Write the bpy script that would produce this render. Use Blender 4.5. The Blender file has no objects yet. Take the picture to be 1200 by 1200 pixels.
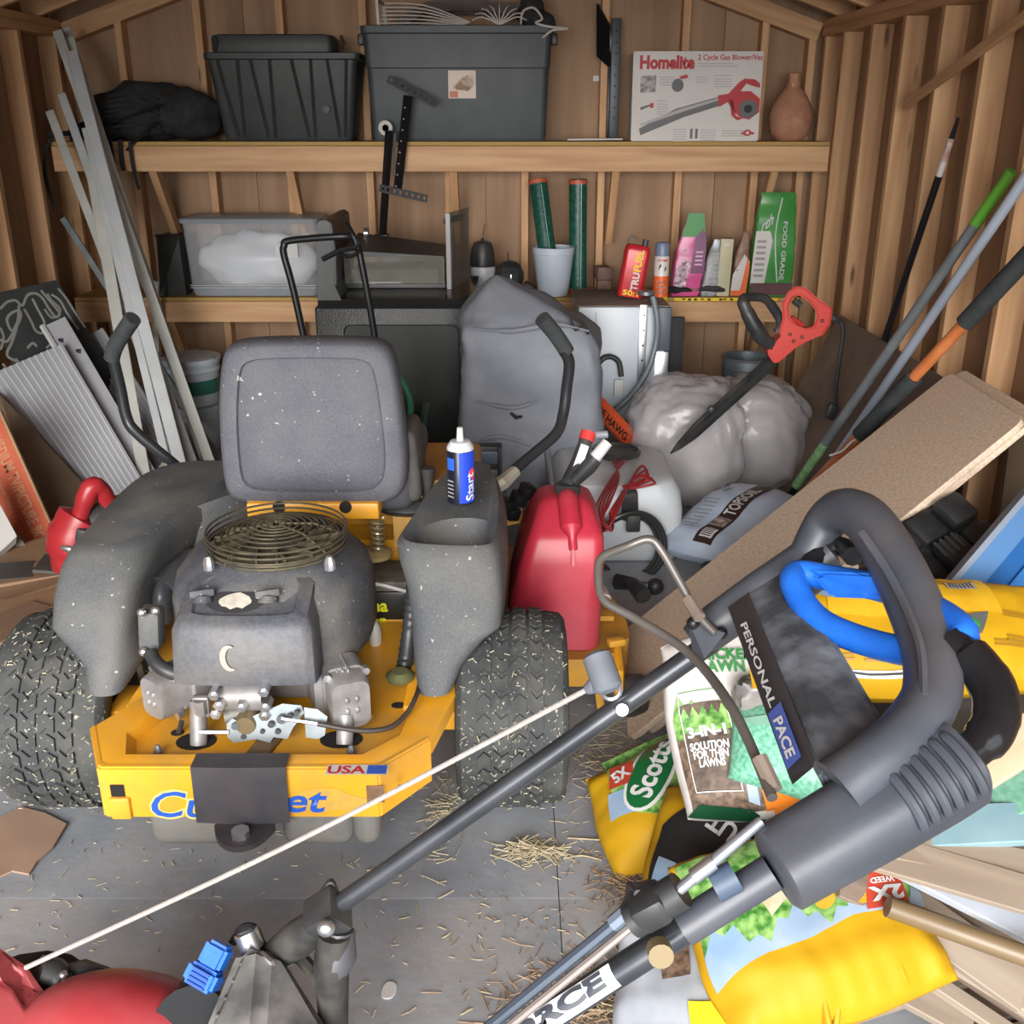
import bpy, bmesh, math, random
from mathutils import Vector, Matrix, noise
from math import sin, cos, pi, radians, tan, atan2, sqrt
random.seed(7)
S = bpy.context.scene
COL = S.collection
V = Vector

# ---------------- camera, world, exposure ----------------
CZ, PITCH, FPX = 1.55, radians(21.0), 1200.0
cd = bpy.data.cameras.new('camera'); cam = bpy.data.objects.new('camera', cd); COL.objects.link(cam)
cd.sensor_fit = 'HORIZONTAL'; cd.sensor_width = 36.0; cd.lens = 36.0
cd.clip_start = 0.05; cd.clip_end = 200
cam.location = (0, 0, CZ); cam.rotation_euler = (pi/2 - PITCH, 0, 0)
S.camera = cam
S.view_settings.view_transform = 'Standard'; S.view_settings.look = 'None'
S.view_settings.gamma = 1.0; S.view_settings.exposure = 0.78; S.view_settings.use_curve_mapping = False
W = bpy.data.worlds.new('sky'); S.world = W; W.use_nodes = True
_bg = W.node_tree.nodes['Background']
_bg.inputs[0].default_value = (0.93, 0.97, 1.05, 1); _bg.inputs[1].default_value = 1.35
sd = bpy.data.lights.new('sun', 'SUN'); sd.energy = 4.5; sd.angle = radians(42); sd.color = (1.0, 0.97, 0.93)
sun = bpy.data.objects.new('sun', sd); COL.objects.link(sun)
sun.location = (0, -6, 4)
sun.rotation_euler = (radians(74), 0, radians(-5))

# ---------------- view helpers: photo pixel -> point of the place ----------------
_s, _c = sin(PITCH), cos(PITCH)
def ray(px, py):
    u = (px-600)/FPX; v = (py-600)/FPX
    return V((u, _c - v*_s, -_s - v*_c))
def py_(px, py, y): d = ray(px, py); return V((0,0,CZ)) + d*(y/d.y)
def pz_(px, py, z): d = ray(px, py); return V((0,0,CZ)) + d*((z-CZ)/d.z)
def px_(px, py, x): d = ray(px, py); return V((0,0,CZ)) + d*(x/d.x)
def pd_(px, py, t): return V((0,0,CZ)) + ray(px, py)*t

# ---------------- materials ----------------
def lin(c):
    o = []
    for x in c[:3]:
        x /= 255.0
        o.append(x/12.92 if x <= 0.04045 else ((x+0.055)/1.055)**2.4)
    return (o[0], o[1], o[2], 1.0)
_M = {}
def mk(name, c1, c2=None, rough=0.6, metal=0.0, scale=8.0, bump=0.0, bscale=60.0, axis=None, dust=None, rand=0.0,
       trans=0.0, alpha=1.0, speck=None, detail=4.0, knots=False, spec=0.5, coat=0.0, lo=0.35, hi=0.65):
    if name in _M: return _M[name]
    m = bpy.data.materials.new(name); m.use_nodes = True; _M[name] = m
    nt = m.node_tree; N = nt.nodes; L = nt.links
    b = N['Principled BSDF']
    b.inputs['Roughness'].default_value = rough; b.inputs['Metallic'].default_value = metal
    b.inputs['Specular IOR Level'].default_value = spec
    if coat: b.inputs['Coat Weight'].default_value = coat; b.inputs['Coat Roughness'].default_value = 0.15
    if trans: b.inputs['Transmission Weight'].default_value = trans
    if alpha < 1: b.inputs['Alpha'].default_value = alpha
    tc = N.new('ShaderNodeTexCoord'); mp = N.new('ShaderNodeMapping')
    L.new(tc.outputs['Object'], mp.inputs['Vector'])
    if axis is not None:
        sc = [1.0, 1.0, 1.0]; sc[axis] = 0.07
        mp.inputs['Scale'].default_value = sc
    vec = mp.outputs['Vector']
    if rand or axis is not None:
        oi = N.new('ShaderNodeObjectInfo'); ad = N.new('ShaderNodeVectorMath'); ad.operation = 'ADD'
        mu = N.new('ShaderNodeMath'); mu.operation = 'MULTIPLY'; mu.inputs[1].default_value = 37.0
        L.new(oi.outputs['Random'], mu.inputs[0]); L.new(vec, ad.inputs[0]); L.new(mu.outputs[0], ad.inputs[1]); vec = ad.outputs[0]
    col = None
    if c2 is not None:
        n = N.new('ShaderNodeTexNoise'); n.inputs['Scale'].default_value = scale; n.inputs['Detail'].default_value = detail
        L.new(vec, n.inputs['Vector'])
        r = N.new('ShaderNodeValToRGB'); r.color_ramp.elements[0].position = lo; r.color_ramp.elements[1].position = hi
        r.color_ramp.elements[0].color = lin(c1); r.color_ramp.elements[1].color = lin(c2)
        L.new(n.outputs['Fac'], r.inputs['Fac']); col = r.outputs['Color']
    if knots:
        m2 = N.new('ShaderNodeMapping'); sc = [1, 1, 1]; sc[axis] = 3.2
        m2.inputs['Scale'].default_value = sc; L.new(vec, m2.inputs['Vector'])
        vo = N.new('ShaderNodeTexVoronoi'); vo.inputs['Scale'].default_value = 9.0; L.new(m2.outputs[0], vo.inputs['Vector'])
        kr = N.new('ShaderNodeValToRGB'); kr.color_ramp.elements[0].position = 0.05; kr.color_ramp.elements[1].position = 0.13
        kr.color_ramp.elements[0].color = (1,1,1,1); kr.color_ramp.elements[1].color = (0,0,0,1)
        L.new(vo.outputs['Distance'], kr.inputs['Fac'])
        mx = N.new('ShaderNodeMix'); mx.data_type = 'RGBA'; L.new(kr.outputs['Color'], mx.inputs['Factor'])
        L.new(col, mx.inputs['A']); mx.inputs['B'].default_value = lin([x*0.62 for x in c1]); col = mx.outputs['Result']
    if dust is not None:
        dc, amt, dsc = dust
        n2 = N.new('ShaderNodeTexNoise'); n2.inputs['Scale'].default_value = dsc; n2.inputs['Detail'].default_value = 6
        L.new(tc.outputs['Object'], n2.inputs['Vector'])
        r2 = N.new('ShaderNodeValToRGB'); r2.color_ramp.elements[0].position = 0.42; r2.color_ramp.elements[1].position = 0.72
        r2.color_ramp.elements[0].color = (0,0,0,1); r2.color_ramp.elements[1].color = (amt,amt,amt,1)
        L.new(n2.outputs['Fac'], r2.inputs['Fac'])
        mx = N.new('ShaderNodeMix'); mx.data_type = 'RGBA'; L.new(r2.outputs['Color'], mx.inputs['Factor'])
        if col is not None: L.new(col, mx.inputs['A'])
        else: mx.inputs['A'].default_value = lin(c1)
        mx.inputs['B'].default_value = lin(dc); col = mx.outputs['Result']
    if speck is not None:
        n3 = N.new('ShaderNodeTexNoise'); n3.inputs['Scale'].default_value = speck[1]; n3.inputs['Detail'].default_value = 2
        L.new(tc.outputs['Object'], n3.inputs['Vector'])
        r3 = N.new('ShaderNodeValToRGB'); r3.color_ramp.elements[0].position = speck[2]; r3.color_ramp.elements[1].position = speck[2]+.035
        r3.color_ramp.elements[0].color = (0,0,0,1); r3.color_ramp.elements[1].color = (.8,.8,.8,1)
        L.new(n3.outputs['Fac'], r3.inputs['Fac'])
        mx = N.new('ShaderNodeMix'); mx.data_type = 'RGBA'; L.new(r3.outputs['Color'], mx.inputs['Factor'])
        if col is not None: L.new(col, mx.inputs['A'])
        else: mx.inputs['A'].default_value = lin(c1)
        mx.inputs['B'].default_value = lin(speck[0]); col = mx.outputs['Result']
    if rand:
        hs = N.new('ShaderNodeHueSaturation')
        mr = N.new('ShaderNodeMapRange'); mr.inputs['To Min'].default_value = 1-rand; mr.inputs['To Max'].default_value = 1+rand
        L.new(oi.outputs['Random'], mr.inputs['Value']); L.new(mr.outputs[0], hs.inputs['Value'])
        if col is not None: L.new(col, hs.inputs['Color'])
        else: hs.inputs['Color'].default_value = lin(c1)
        col = hs.outputs['Color']
    if col is not None: L.new(col, b.inputs['Base Color'])
    else: b.inputs['Base Color'].default_value = lin(c1)
    if bump:
        nb = N.new('ShaderNodeTexNoise'); nb.inputs['Scale'].default_value = bscale; nb.inputs['Detail'].default_value = 3
        L.new(vec, nb.inputs['Vector'])
        bp = N.new('ShaderNodeBump'); bp.inputs['Strength'].default_value = bump; bp.inputs['Distance'].default_value = 0.004
        L.new(nb.outputs['Fac'], bp.inputs['Height']); L.new(bp.outputs['Normal'], b.inputs['Normal'])
    return m
def flat(name, c, rough=0.55, metal=0.0, **k): return mk(name, c, None, rough, metal, **k)

# ---------------- mesh helpers ----------------
class MB:
    def __init__(s): s.bm = bmesh.new()
    def _m(s, M, verts):
        if M is not None:
            for v in verts: v.co = M @ v.co
    def box(s, c, sz, R=None, bev=0.0, seg=2):
        r = bmesh.ops.create_cube(s.bm, size=1.0); vs = r['verts']
        for v in vs: v.co = V((v.co.x*sz[0], v.co.y*sz[1], v.co.z*sz[2]))
        if bev > 0:
            es = list({e for v in vs for e in v.link_edges})
            rr = bmesh.ops.bevel(s.bm, geom=es, offset=bev, segments=seg, affect='EDGES', profile=0.5)
            vs = list({v for f in rr['faces'] for v in f.verts} | {v for v in vs if v.is_valid})
        M = Matrix.Translation(V(c)) @ (R.to_4x4() if R is not None else Matrix.Identity(4))
        s._m(M, vs); return s
    def bb(s, x0, x1, y0, y1, z0, z1, bev=0.0):
        return s.box(((x0+x1)/2, (y0+y1)/2, (z0+z1)/2), (x1-x0, y1-y0, z1-z0), None, bev)
    def loft(s, secs, cap0=True, cap1=True, closed=True):
        rings = [[s.bm.verts.new(p) for p in sec] for sec in secs]
        n = len(rings[0]); m = n if closed else n-1
        for a, b in zip(rings, rings[1:]):
            for i in range(m):
                j = (i+1) % n
                try: s.bm.faces.new((a[i], a[j], b[j], b[i]))
                except ValueError: pass
        if closed:
            if cap0 and n > 2: s.bm.faces.new(list(reversed(rings[0])))
            if cap1 and n > 2: s.bm.faces.new(rings[-1])
        return s
    def tube(s, pts, r, n=10, caps=True, smooth=0, closed=False):
        pts = [V(p) for p in pts]
        if smooth: pts = curve(pts, smooth, closed)
        N_ = len(pts); rs = r if isinstance(r, (list, tuple)) else [r]*N_
        if len(rs) != N_:
            rs = [rs[min(len(rs)-1, int(i*len(rs)/N_))] for i in range(N_)]
        prev = None; secs = []
        for i, p in enumerate(pts):
            if closed: t = pts[(i+1) % N_] - pts[i-1]
            else: t = pts[min(i+1, N_-1)] - pts[max(i-1, 0)]
            if t.length < 1e-9: t = V((0,0,1))
            t.normalize()
            if prev is None:
                a = V((0,0,1)) if abs(t.z) < 0.9 else V((1,0,0)); x = t.cross(a).normalized()
            else:
                x = prev - t*prev.dot(t)
                x = x.normalized() if x.length > 1e-6 else t.orthogonal().normalized()
            prev = x; y = t.cross(x)
            secs.append([p + (x*cos(2*pi*k/n) + y*sin(2*pi*k/n))*rs[i] for k in range(n)])
        if closed: secs.append(secs[0]); s.loft(secs, False, False)
        else: s.loft(secs, caps, caps)
        if closed: bmesh.ops.remove_doubles(s.bm, verts=s.bm.verts, dist=1e-6)
        return s
    def lathe(s, prof, c=(0,0,0), R=None, n=24):
        M = Matrix.Translation(V(c)) @ (R.to_4x4() if R is not None else Matrix.Identity(4))
        secs = [[M @ V((max(r, 1e-5)*cos(2*pi*k/n), max(r, 1e-5)*sin(2*pi*k/n), z)) for k in range(n)] for r, z in prof]
        return s.loft(secs)
    def cyl(s, a, b, r, n=14, r2=None):
        return s.tube([a, b], [r, r if r2 is None else r2], n)
    def ell(s, c, rad, R=None, u=18, v=12):
        r = bmesh.ops.create_uvsphere(s.bm, u_segments=u, v_segments=v, radius=1.0)
        for q in r['verts']: q.co = V((q.co.x*rad[0], q.co.y*rad[1], q.co.z*rad[2]))
        M = Matrix.Translation(V(c)) @ (R.to_4x4() if R is not None else Matrix.Identity(4))
        s._m(M, r['verts']); return s
    def prism(s, poly, d, M=None, holes=()):
        """poly in local xy, thickness d along +z of M"""
        M = M or Matrix.Identity(4)
        a = [s.bm.verts.new(M @ V((p[0], p[1], 0))) for p in poly]
        b = [s.bm.verts.new(M @ V((p[0], p[1], d))) for p in poly]
        n = len(a)
        s.bm.faces.new(list(reversed(a))); s.bm.faces.new(b)
        for i in range(n):
            j = (i+1) % n; s.bm.faces.new((a[i], a[j], b[j], b[i]))
        return s
    def hull(s, pts):
        vs = [s.bm.verts.new(p) for p in pts]
        r = bmesh.ops.convex_hull(s.bm, input=vs)
        bmesh.ops.delete(s.bm, geom=[v for v in r['geom_interior'] if isinstance(v, bmesh.types.BMVert)], context='VERTS')
        return s

def curve(pts, k=6, closed=False):
    """Catmull-Rom through pts"""
    pts = [V(p) for p in pts]; n = len(pts); out = []
    R = range(n if closed else n-1)
    for i in R:
        if closed: p0, p1, p2, p3 = pts[i-1], pts[i], pts[(i+1) % n], pts[(i+2) % n]
        else: p0, p1, p2, p3 = pts[max(i-1,0)], pts[i], pts[i+1], pts[min(i+2,n-1)]
        for j in range(k):
            t = j/k
            out.append(0.5*((2*p1)+(p2-p0)*t+(2*p0-5*p1+4*p2-p3)*t*t+(3*p1-p0-3*p2+p3)*t**3))
    if not closed: out.append(pts[-1])
    return out
def chaikin(pts, k=2, closed=True):
    pts = [V(p) for p in pts]
    for _ in range(k):
        o = []
        for i in range(len(pts)):
            a, b = pts[i], pts[(i+1) % len(pts)]
            o += [a*0.75+b*0.25, a*0.25+b*0.75]
        pts = o
    return pts
def rrect(w, h, r, n=5):
    o = []
    for cx, cy, a0 in ((w/2-r, h/2-r, 0), (-w/2+r, h/2-r, pi/2), (-w/2+r, -h/2+r, pi), (w/2-r, -h/2+r, 3*pi/2)):
        for i in range(n+1):
            a = a0+pi/2*i/n; o.append((cx+r*cos(a), cy+r*sin(a)))
    return o
def frame(o, x, y):
    """4x4 with origin o, local x along x, local y near y, z = x cross y"""
    x = V(x).normalized(); z = x.cross(V(y)).normalized(); y = z.cross(x)
    M = Matrix((x, y, z)).transposed().to_4x4(); M.translation = V(o); return M
def rotM(rx=0, ry=0, rz=0):
    return Matrix.Rotation(rz,3,'Z') @ Matrix.Rotation(ry,3,'Y') @ Matrix.Rotation(rx,3,'X')

WM = {}
def _link(name, me, parent):
    o = bpy.data.objects.new(name, me); COL.objects.link(o)
    if parent is not None: o.parent = parent
    return o
def obj(name, mb, mat, parent=None, smooth=True, ang=38, origin=None, kind=None):
    """world-space bmesh -> one mesh object (kept in the frame of its thing)"""
    bm = mb.bm if isinstance(mb, MB) else mb
    bmesh.ops.recalc_face_normals(bm, faces=bm.faces)
    if parent is not None: M = WM[parent.name]
    elif origin is not None: M = Matrix.Translation(V(origin)) if not isinstance(origin, Matrix) else origin
    else: M = Matrix.Identity(4)
    bm.transform(M.inverted())
    me = bpy.data.meshes.new(name); bm.to_mesh(me); bm.free()
    if smooth:
        me.polygons.foreach_set('use_smooth', [True]*len(me.polygons)); me.set_sharp_from_angle(angle=radians(ang))
    for mm in (mat if isinstance(mat, (list, tuple)) else [mat]): me.materials.append(mm)
    o = _link(name, me, parent)
    if parent is None: o.matrix_world = M
    WM[o.name] = M.copy()
    if kind: o['kind'] = kind
    return o
def tag(o, label, cat, group=None):
    o['label'] = label; o['category'] = cat; o['kind'] = 'thing'
    if group: o['group'] = group
    return o
def thing(name, label, cat, loc, group=None, M=None):
    o = bpy.data.objects.new(name, None); COL.objects.link(o)
    o.empty_display_size = 0.05
    Mx = M if M is not None else Matrix.Translation(V(loc))
    o.matrix_world = Mx; WM[o.name] = Mx.copy()
    return tag(o, label, cat, group)
def struct(name, mb, mat, parent=None, smooth=False):
    o = obj(name, mb, mat, parent, smooth)
    if parent is None: o['kind'] = 'structure'
    return o
_boxes = {}
def block(name, sx, sy, sz, M, mat, parent=None, bev=0.002):
    """a box with its own local frame (grain along local x); alike ones share mesh data"""
    key = (round(sx,3), round(sy,3), round(sz,3), mat.name, bev)
    me = _boxes.get(key)
    if me is None:
        b = MB(); b.box((0,0,0), (sx,sy,sz), None, bev, 1)
        bmesh.ops.recalc_face_normals(b.bm, faces=b.bm.faces)
        me = bpy.data.meshes.new(name); b.bm.to_mesh(me); b.bm.free(); me.materials.append(mat); _boxes[key] = me
    o = _link(name, me, parent)
    if parent is not None: o.matrix_local = WM[parent.name].inverted() @ M
    else: o.matrix_world = M
    WM[o.name] = M.copy(); return o
def beam(name, a, b, w, t, up, mat, parent=None, bev=0.002):
    """board from a to b; t = size along up, w = size across"""
    a, b = V(a), V(b); x = (b-a).normalized(); z = (V(up)-x*V(up).dot(x)).normalized(); y = z.cross(x)
    M = Matrix((x, y, z)).transposed().to_4x4(); M.translation = (a+b)/2
    return block(name, (b-a).length, w, t, M, mat, parent, bev)

# text -> mesh
_tc = {}
def text_bm(st, bold=0.0, shear=0.0):
    cu = bpy.data.curves.new('t', 'FONT'); cu.body = st; cu.size = 1.0; cu.align_x = 'CENTER'; cu.align_y = 'CENTER'
    cu.offset = bold; cu.shear = shear; cu.resolution_u = 3; cu.space_line = 0.8
    o = bpy.data.objects.new('t', cu); COL.objects.link(o)
    dg = bpy.context.evaluated_depsgraph_get(); dg.update()
    me = bpy.data.meshes.new_from_object(o.evaluated_get(dg))
    bpy.data.objects.remove(o); bpy.data.curves.remove(cu)
    bm = bmesh.new(); bm.from_mesh(me); bpy.data.meshes.remove(me); return bm
def _fit(bm, w, h=None):
    xs = [v.co.x for v in bm.verts]; ys = [v.co.y for v in bm.verts]
    cx, cy = (min(xs)+max(xs))/2, (min(ys)+max(ys))/2; k = w/max(1e-6, max(xs)-min(xs))
    k2 = k if h is None else h/max(1e-6, max(ys)-min(ys))
    for v in bm.verts: v.co = V(((v.co.x-cx)*k, (v.co.y-cy)*k2, 0))
def lettering(st, M, w, mat, parent, h=None, bold=0.02, name='lettering', shear=0.0, F=None, rot=0.0, at=(0,0)):
    """flat lettering on plane M (or bent onto surface F(x,y)->point)"""
    bm = text_bm(st, bold, shear); _fit(bm, w, h)
    R = Matrix.Rotation(rot, 4, 'Z')
    for v in bm.verts:
        p = R @ v.co; p = V((p.x+at[0], p.y+at[1], 0))
        v.co = F(p.x, p.y) if F else M @ p
    return obj(name, bm, mat, parent, smooth=False)
def patch(poly, mat, parent, M=None, F=None, name='print', z=0.0008, cut=0.05):
    """flat printed shape on plane M or bent onto F"""
    bm = bmesh.new()
    bm.faces.new([bm.verts.new((p[0], p[1], 0)) for p in poly])
    if F:
        xs = [p[0] for p in poly]; ys = [p[1] for p in poly]
        for ax, lo, hi in ((0, min(xs), max(xs)), (1, min(ys), max(ys))):
            n = max(1, int((hi-lo)/cut))
            for i in range(1, n):
                q = [0,0,0]; q[ax] = lo+(hi-lo)*i/n; nn = [0,0,0]; nn[ax] = 1
                bmesh.ops.bisect_plane(bm, geom=bm.verts[:]+bm.edges[:]+bm.faces[:], plane_co=q, plane_no=nn)
    for v in bm.verts: v.co = F(v.co.x, v.co.y, z) if F else M @ V((v.co.x, v.co.y, z))
    return obj(name, bm, mat, parent, smooth=bool(F))
def rect(x0, x1, y0, y1): return [(x0,y0),(x1,y0),(x1,y1),(x0,y1)]

# ---------------- common materials ----------------
WOODX = mk('pine_board', (192,146,104), (216,174,130), rough=0.62, scale=26, axis=0, bump=0.15, bscale=40, rand=0.10, knots=True)
PLY = mk('brown_plywood', (150,118,90), (172,140,110), rough=0.7, scale=11, axis=2, bump=0.1, bscale=30, rand=0.06)
BLK = mk('black_plastic', (38,40,42), (50,52,54), rough=0.45, scale=14, bump=0.05, dust=((105,102,96),0.35,9))
BLKM = flat('black_metal', (34,35,38), 0.35, 0.3)
BLKF = mk('black_fabric', (34,36,37), (48,50,51), rough=0.9, scale=25, bump=0.3, bscale=120)
STEEL = flat('bright_steel', (205,208,212), 0.28, 0.9)
GREYM = flat('grey_metal', (128,134,140), 0.4, 0.6)
WHITE = flat('white_print', (204,205,204), 0.6)
BLACKP = flat('black_print', (28,28,30), 0.6)
REDP = flat('red_print', (196,40,40), 0.6)
GREYP = flat('grey_print', (150,150,150), 0.7)
YELP = flat('yellow_print', (238,200,40), 0.6)
GREENP = flat('green_print', (46,126,62), 0.6)
BLUEP = flat('blue_print', (52,92,190), 0.6)
YPLY = flat('plywood_edge', (178,146,84), 0.75)
# ======================= THE SHED =======================
XL, XR, YB, Y0 = -2.34, 1.64, 5.73, -0.35       # plywood faces; front edge, brought forward to cut skylight on the foreground
ZP = 1.93                                       # underside of top plate
FLOORM = mk('grey_painted_floor', (138,144,152), (164,170,178), rough=0.55, scale=5, bump=0.25, bscale=45, dust=((170,158,140),0.4,3.2), rand=0.03)
# floor of painted plywood sheets
b = MB(); b.bb(XL-0.1, XR+0.1, -0.6, YB+0.1, -0.06, -0.022)
floor = struct('floor', b, FLOORM)
for i, (x0, x1) in enumerate(((XL, -1.12), (-1.12, 0.10), (0.10, 1.32), (1.32, XR))):
    for j, (y0, y1) in enumerate(((-0.55, 1.74), (1.74, 4.18), (4.18, YB))):
        M = Matrix.Translation(((x0+x1)/2, (y0+y1)/2, -0.011))
        block('floor_panel', x1-x0-0.0018, y1-y0-0.0018, 0.022, M, FLOORM, floor, 0.0004)
# yard outside the door, unseen, added to bounce daylight inside
b = MB(); b.bb(-12, 12, -18, -0.62, -0.2, -0.12)
bounce_ground = struct('ground', b, mk('pale_bounce_ground', (176,172,164), (192,188,180), rough=0.85, scale=3))

def zpanel(name, x0, x1, y0, y1, z0, z1, mat, parent):
    b = MB(); b.bb(x0, x1, y0, y1, z0, z1); return obj(name, b, mat, parent, smooth=False)
SLOPE = 0.34; XC = (XL+XR)/2
def roofz(x): return ZP+0.05 + (abs(XR-XL)/2 - abs(x-XC))*SLOPE
# back wall (gable end)
b = MB(); M0 = Matrix(((1,0,0,0),(0,0,1,YB+0.02),(0,1,0,0),(0,0,0,1)))
b.prism([(XL-0.05,-0.02),(XR+0.05,-0.02),(XR+0.05,ZP+0.15),(XC,roofz(XC)+.10),(XL-0.05,ZP+0.15)], 0.03, M0)
wall_back = struct('wall_back', b, PLY)
xs = [XL, -1.36, -0.14, 1.08, XR]
for i in range(4):
    b = MB(); x0, x1 = xs[i]+0.0015, xs[i+1]-0.0015
    pl = [(x0,0),(x1,0),(x1,roofz(x1)+0.08)] + ([(XC,roofz(XC)+0.08)] if x0 < XC < x1 else []) + [(x0,roofz(x0)+0.08)]
    b.prism(pl, 0.013, Matrix(((1,0,0,0),(0,0,1,YB),(0,1,0,0),(0,0,0,1))))
    obj('plywood_panel', b, PLY, wall_back, smooth=False)
for x in (-2.29, -1.97, -1.57, -1.16, -0.745, -0.335, 0.068, 0.468, 0.872, 1.27, 1.51):
    top = roofz(x)-0.1
    beam('stud', (x, YB-0.045, 0.04), (x, YB-0.045, top), 0.09, 0.038, (1,0,0), WOODX, wall_back)
beam('sole_plate', (XL+.01, YB-0.045, 0.02), (XR-.01, YB-0.045, 0.02), 0.09, 0.038, (0,0,1), WOODX, wall_back)
for sx in (-1, 1):
    xe = XR-0.0 if sx > 0 else XL
    beam('gable_rafter', (xe-sx*0.1, YB-0.05, roofz(xe-sx*0.1)-0.06), (XC, YB-0.05, roofz(XC)-0.06), 0.09, 0.09, (0,0,1), WOODX, wall_back)
# a small tag stapled to the back wall, seen beside the rail
b = MB(); p = py_(699,92,YB-0.002); b.box(p, (0.034,0.003,0.026)); obj('paper_tag', b, WHITE, wall_back)

def side_wall(name, xp, sx, studs):
    """xp plywood face, studs stand towards the inside"""
    b = MB(); x1 = xp-sx*0.045
    b.bb(min(xp+sx*0.014, xp+sx*0.034), max(xp+sx*0.014, xp+sx*0.034), Y0, YB, 0, ZP+0.17)
    w = struct(name, b, PLY)
    y = YB
    while y > Y0+0.05:
        y2 = max(Y0, y-1.22)
        zpanel('plywood_panel', min(xp, xp+sx*0.013), max(xp, xp+sx*0.013), y2+0.002, y-0.002, 0, ZP+0.16, PLY, w); y = y2
    for ys in studs:
        beam('stud', (x1, ys, 0.04), (x1, ys, ZP), 0.09, 0.038, (0,1,0), WOODX, w)
    beam('sole_plate', (x1, Y0, 0.02), (x1, YB-0.1, 0.02), 0.09, 0.038, (0,0,1), WOODX, w)
    for k in range(2):
        beam('top_plate', (x1, Y0, ZP+0.02+0.039*k), (x1, YB-0.1, ZP+0.02+0.039*k), 0.09, 0.038, (0,0,1), WOODX, w)
    return w
wall_left = side_wall('wall_left', XL, -1, [5.56-0.415*i for i in range(14)])
wall_right = side_wall('wall_right', XR, 1, [5.57, 5.27]+[4.86-0.39*i for i in range(13)])
p0 = py_(1097, 107, 4.55); 
beam('nailer_strip', (XR-0.105, 4.30, 1.60), (XR-0.105, 3.2, 1.885), 0.02, 0.034, (0,0,1), WOODX, wall_right)
# roof: decking and rafters
b = MB()
for sx in (-1, 1):
    xe = XR+0.1 if sx > 0 else XL-0.1
    n = V((sx*SLOPE, 0, 1)).normalized()*0.015
    q = [V((xe, Y0, roofz(xe)+0.10)), V((xe, YB+0.05, roofz(xe)+0.10)), V((XC, YB+0.05, roofz(XC)+0.10)), V((XC, Y0, roofz(XC)+0.10))]
    b.hull(q+[p+n for p in q])
ceiling = struct('ceiling', b, mk('roof_deck', (178,134,96), (196,152,112), rough=0.75, scale=9, axis=1, rand=0.0))
for i in range(14):
    y = YB-0.30-0.41*i
    for sx in (-1, 1):
        xe = XR if sx > 0 else XL
        beam('rafter', (xe, y, roofz(xe)+0.05), (XC+sx*0.02, y, roofz(XC)+0.05), 0.038, 0.09, (0,0,1), WOODX, ceiling)

# unseen front wall above the door opening, added to block skylight
b = MB(); zd = 2.10
b.prism([(XL-.05,zd),(XR+.05,zd),(XR+.05,ZP+.17),(XC,roofz(XC)+.10),(XL-.05,ZP+.17)], -0.03, Matrix(((1,0,0,0),(0,0,1,Y0),(0,1,0,0),(0,0,0,1))))
added_front_wall = struct('added_front_wall', b, PLY)
for x in (-1.9, -1.45, -1.0, -.55, -.1, .35, .8, 1.25):
    beam('stud', (x, Y0+.045, zd+.1), (x, Y0+.045, roofz(x)), 0.09, 0.038, (1,0,0), WOODX, added_front_wall)
beam('added_header', (XL, Y0+.045, zd+.05), (XR, Y0+.045, zd+.05), 0.09, 0.10, (0,0,1), WOODX, added_front_wall)
# ======================= SHELVES =======================
YS = 5.28
def shelf(name, label, x0, x1, ztop, h, braces, tape=None):
    t = thing(name, label, 'shelf', ((x0+x1)/2, YS+0.2, ztop))
    b = MB(); b.bb(x0, x1, YS+0.003, YB-0.092, ztop-0.018, ztop, 0.001); obj('shelf_board', b, YPLY, t, smooth=False)
    beam('front_rail', (x0, YS+0.019, ztop-0.02-h/2), (x1, YS+0.019, ztop-0.02-h/2), 0.038, h, (0,0,1), WOODX, t)
    beam('back_rail', (x0, YB-0.112, ztop-0.02-h/2), (x1, YB-0.112, ztop-0.02-h/2), 0.038, h, (0,0,1), WOODX, t)
    for x in braces:
        beam('brace', (x, YS+0.05, ztop-0.02-h*0.5), (x, YB-0.095, ztop-0.50), 0.038, 0.07, (0,1,1), WOODX, t)
    return t
ZU, ZLO = 1.447, 0.697
up_shelf = shelf('wall_shelf', 'long upper pine shelf across the back wall carrying totes and a boxed blower', XL+0.1, 1.545, ZU, 0.118, (-1.78, -1.10, -0.29, 0.515, 1.30))
lo_shelf = shelf('wall_shelf', 'lower pine shelf on the back wall under the long one, holding bags and bins', XL+0.1, 1.47, ZLO, 0.105, (-1.78, -0.9, 0.515, 1.30))
# printed yellow edge of the lower shelf
b = MB(); b.bb(0.83, 1.36, YS-0.001, YS+0.004, ZLO-0.017, ZLO-0.001)
e = obj('edge_strip', b, YELP, lo_shelf, smooth=False)
b = MB()
for k, x in enumerate((0.87,0.90,0.93,0.965,1.0,1.06,1.08,1.115,1.17,1.215,1.25,1.29)):
    b.bb(x, x+0.016, YS-0.003, YS-0.001, ZLO-(0.014 if k % 3 else 0.011), ZLO-0.004)
e2 = obj('edge_print', b, BLACKP, e, smooth=False); e2['kind'] = 'stuff'
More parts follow.
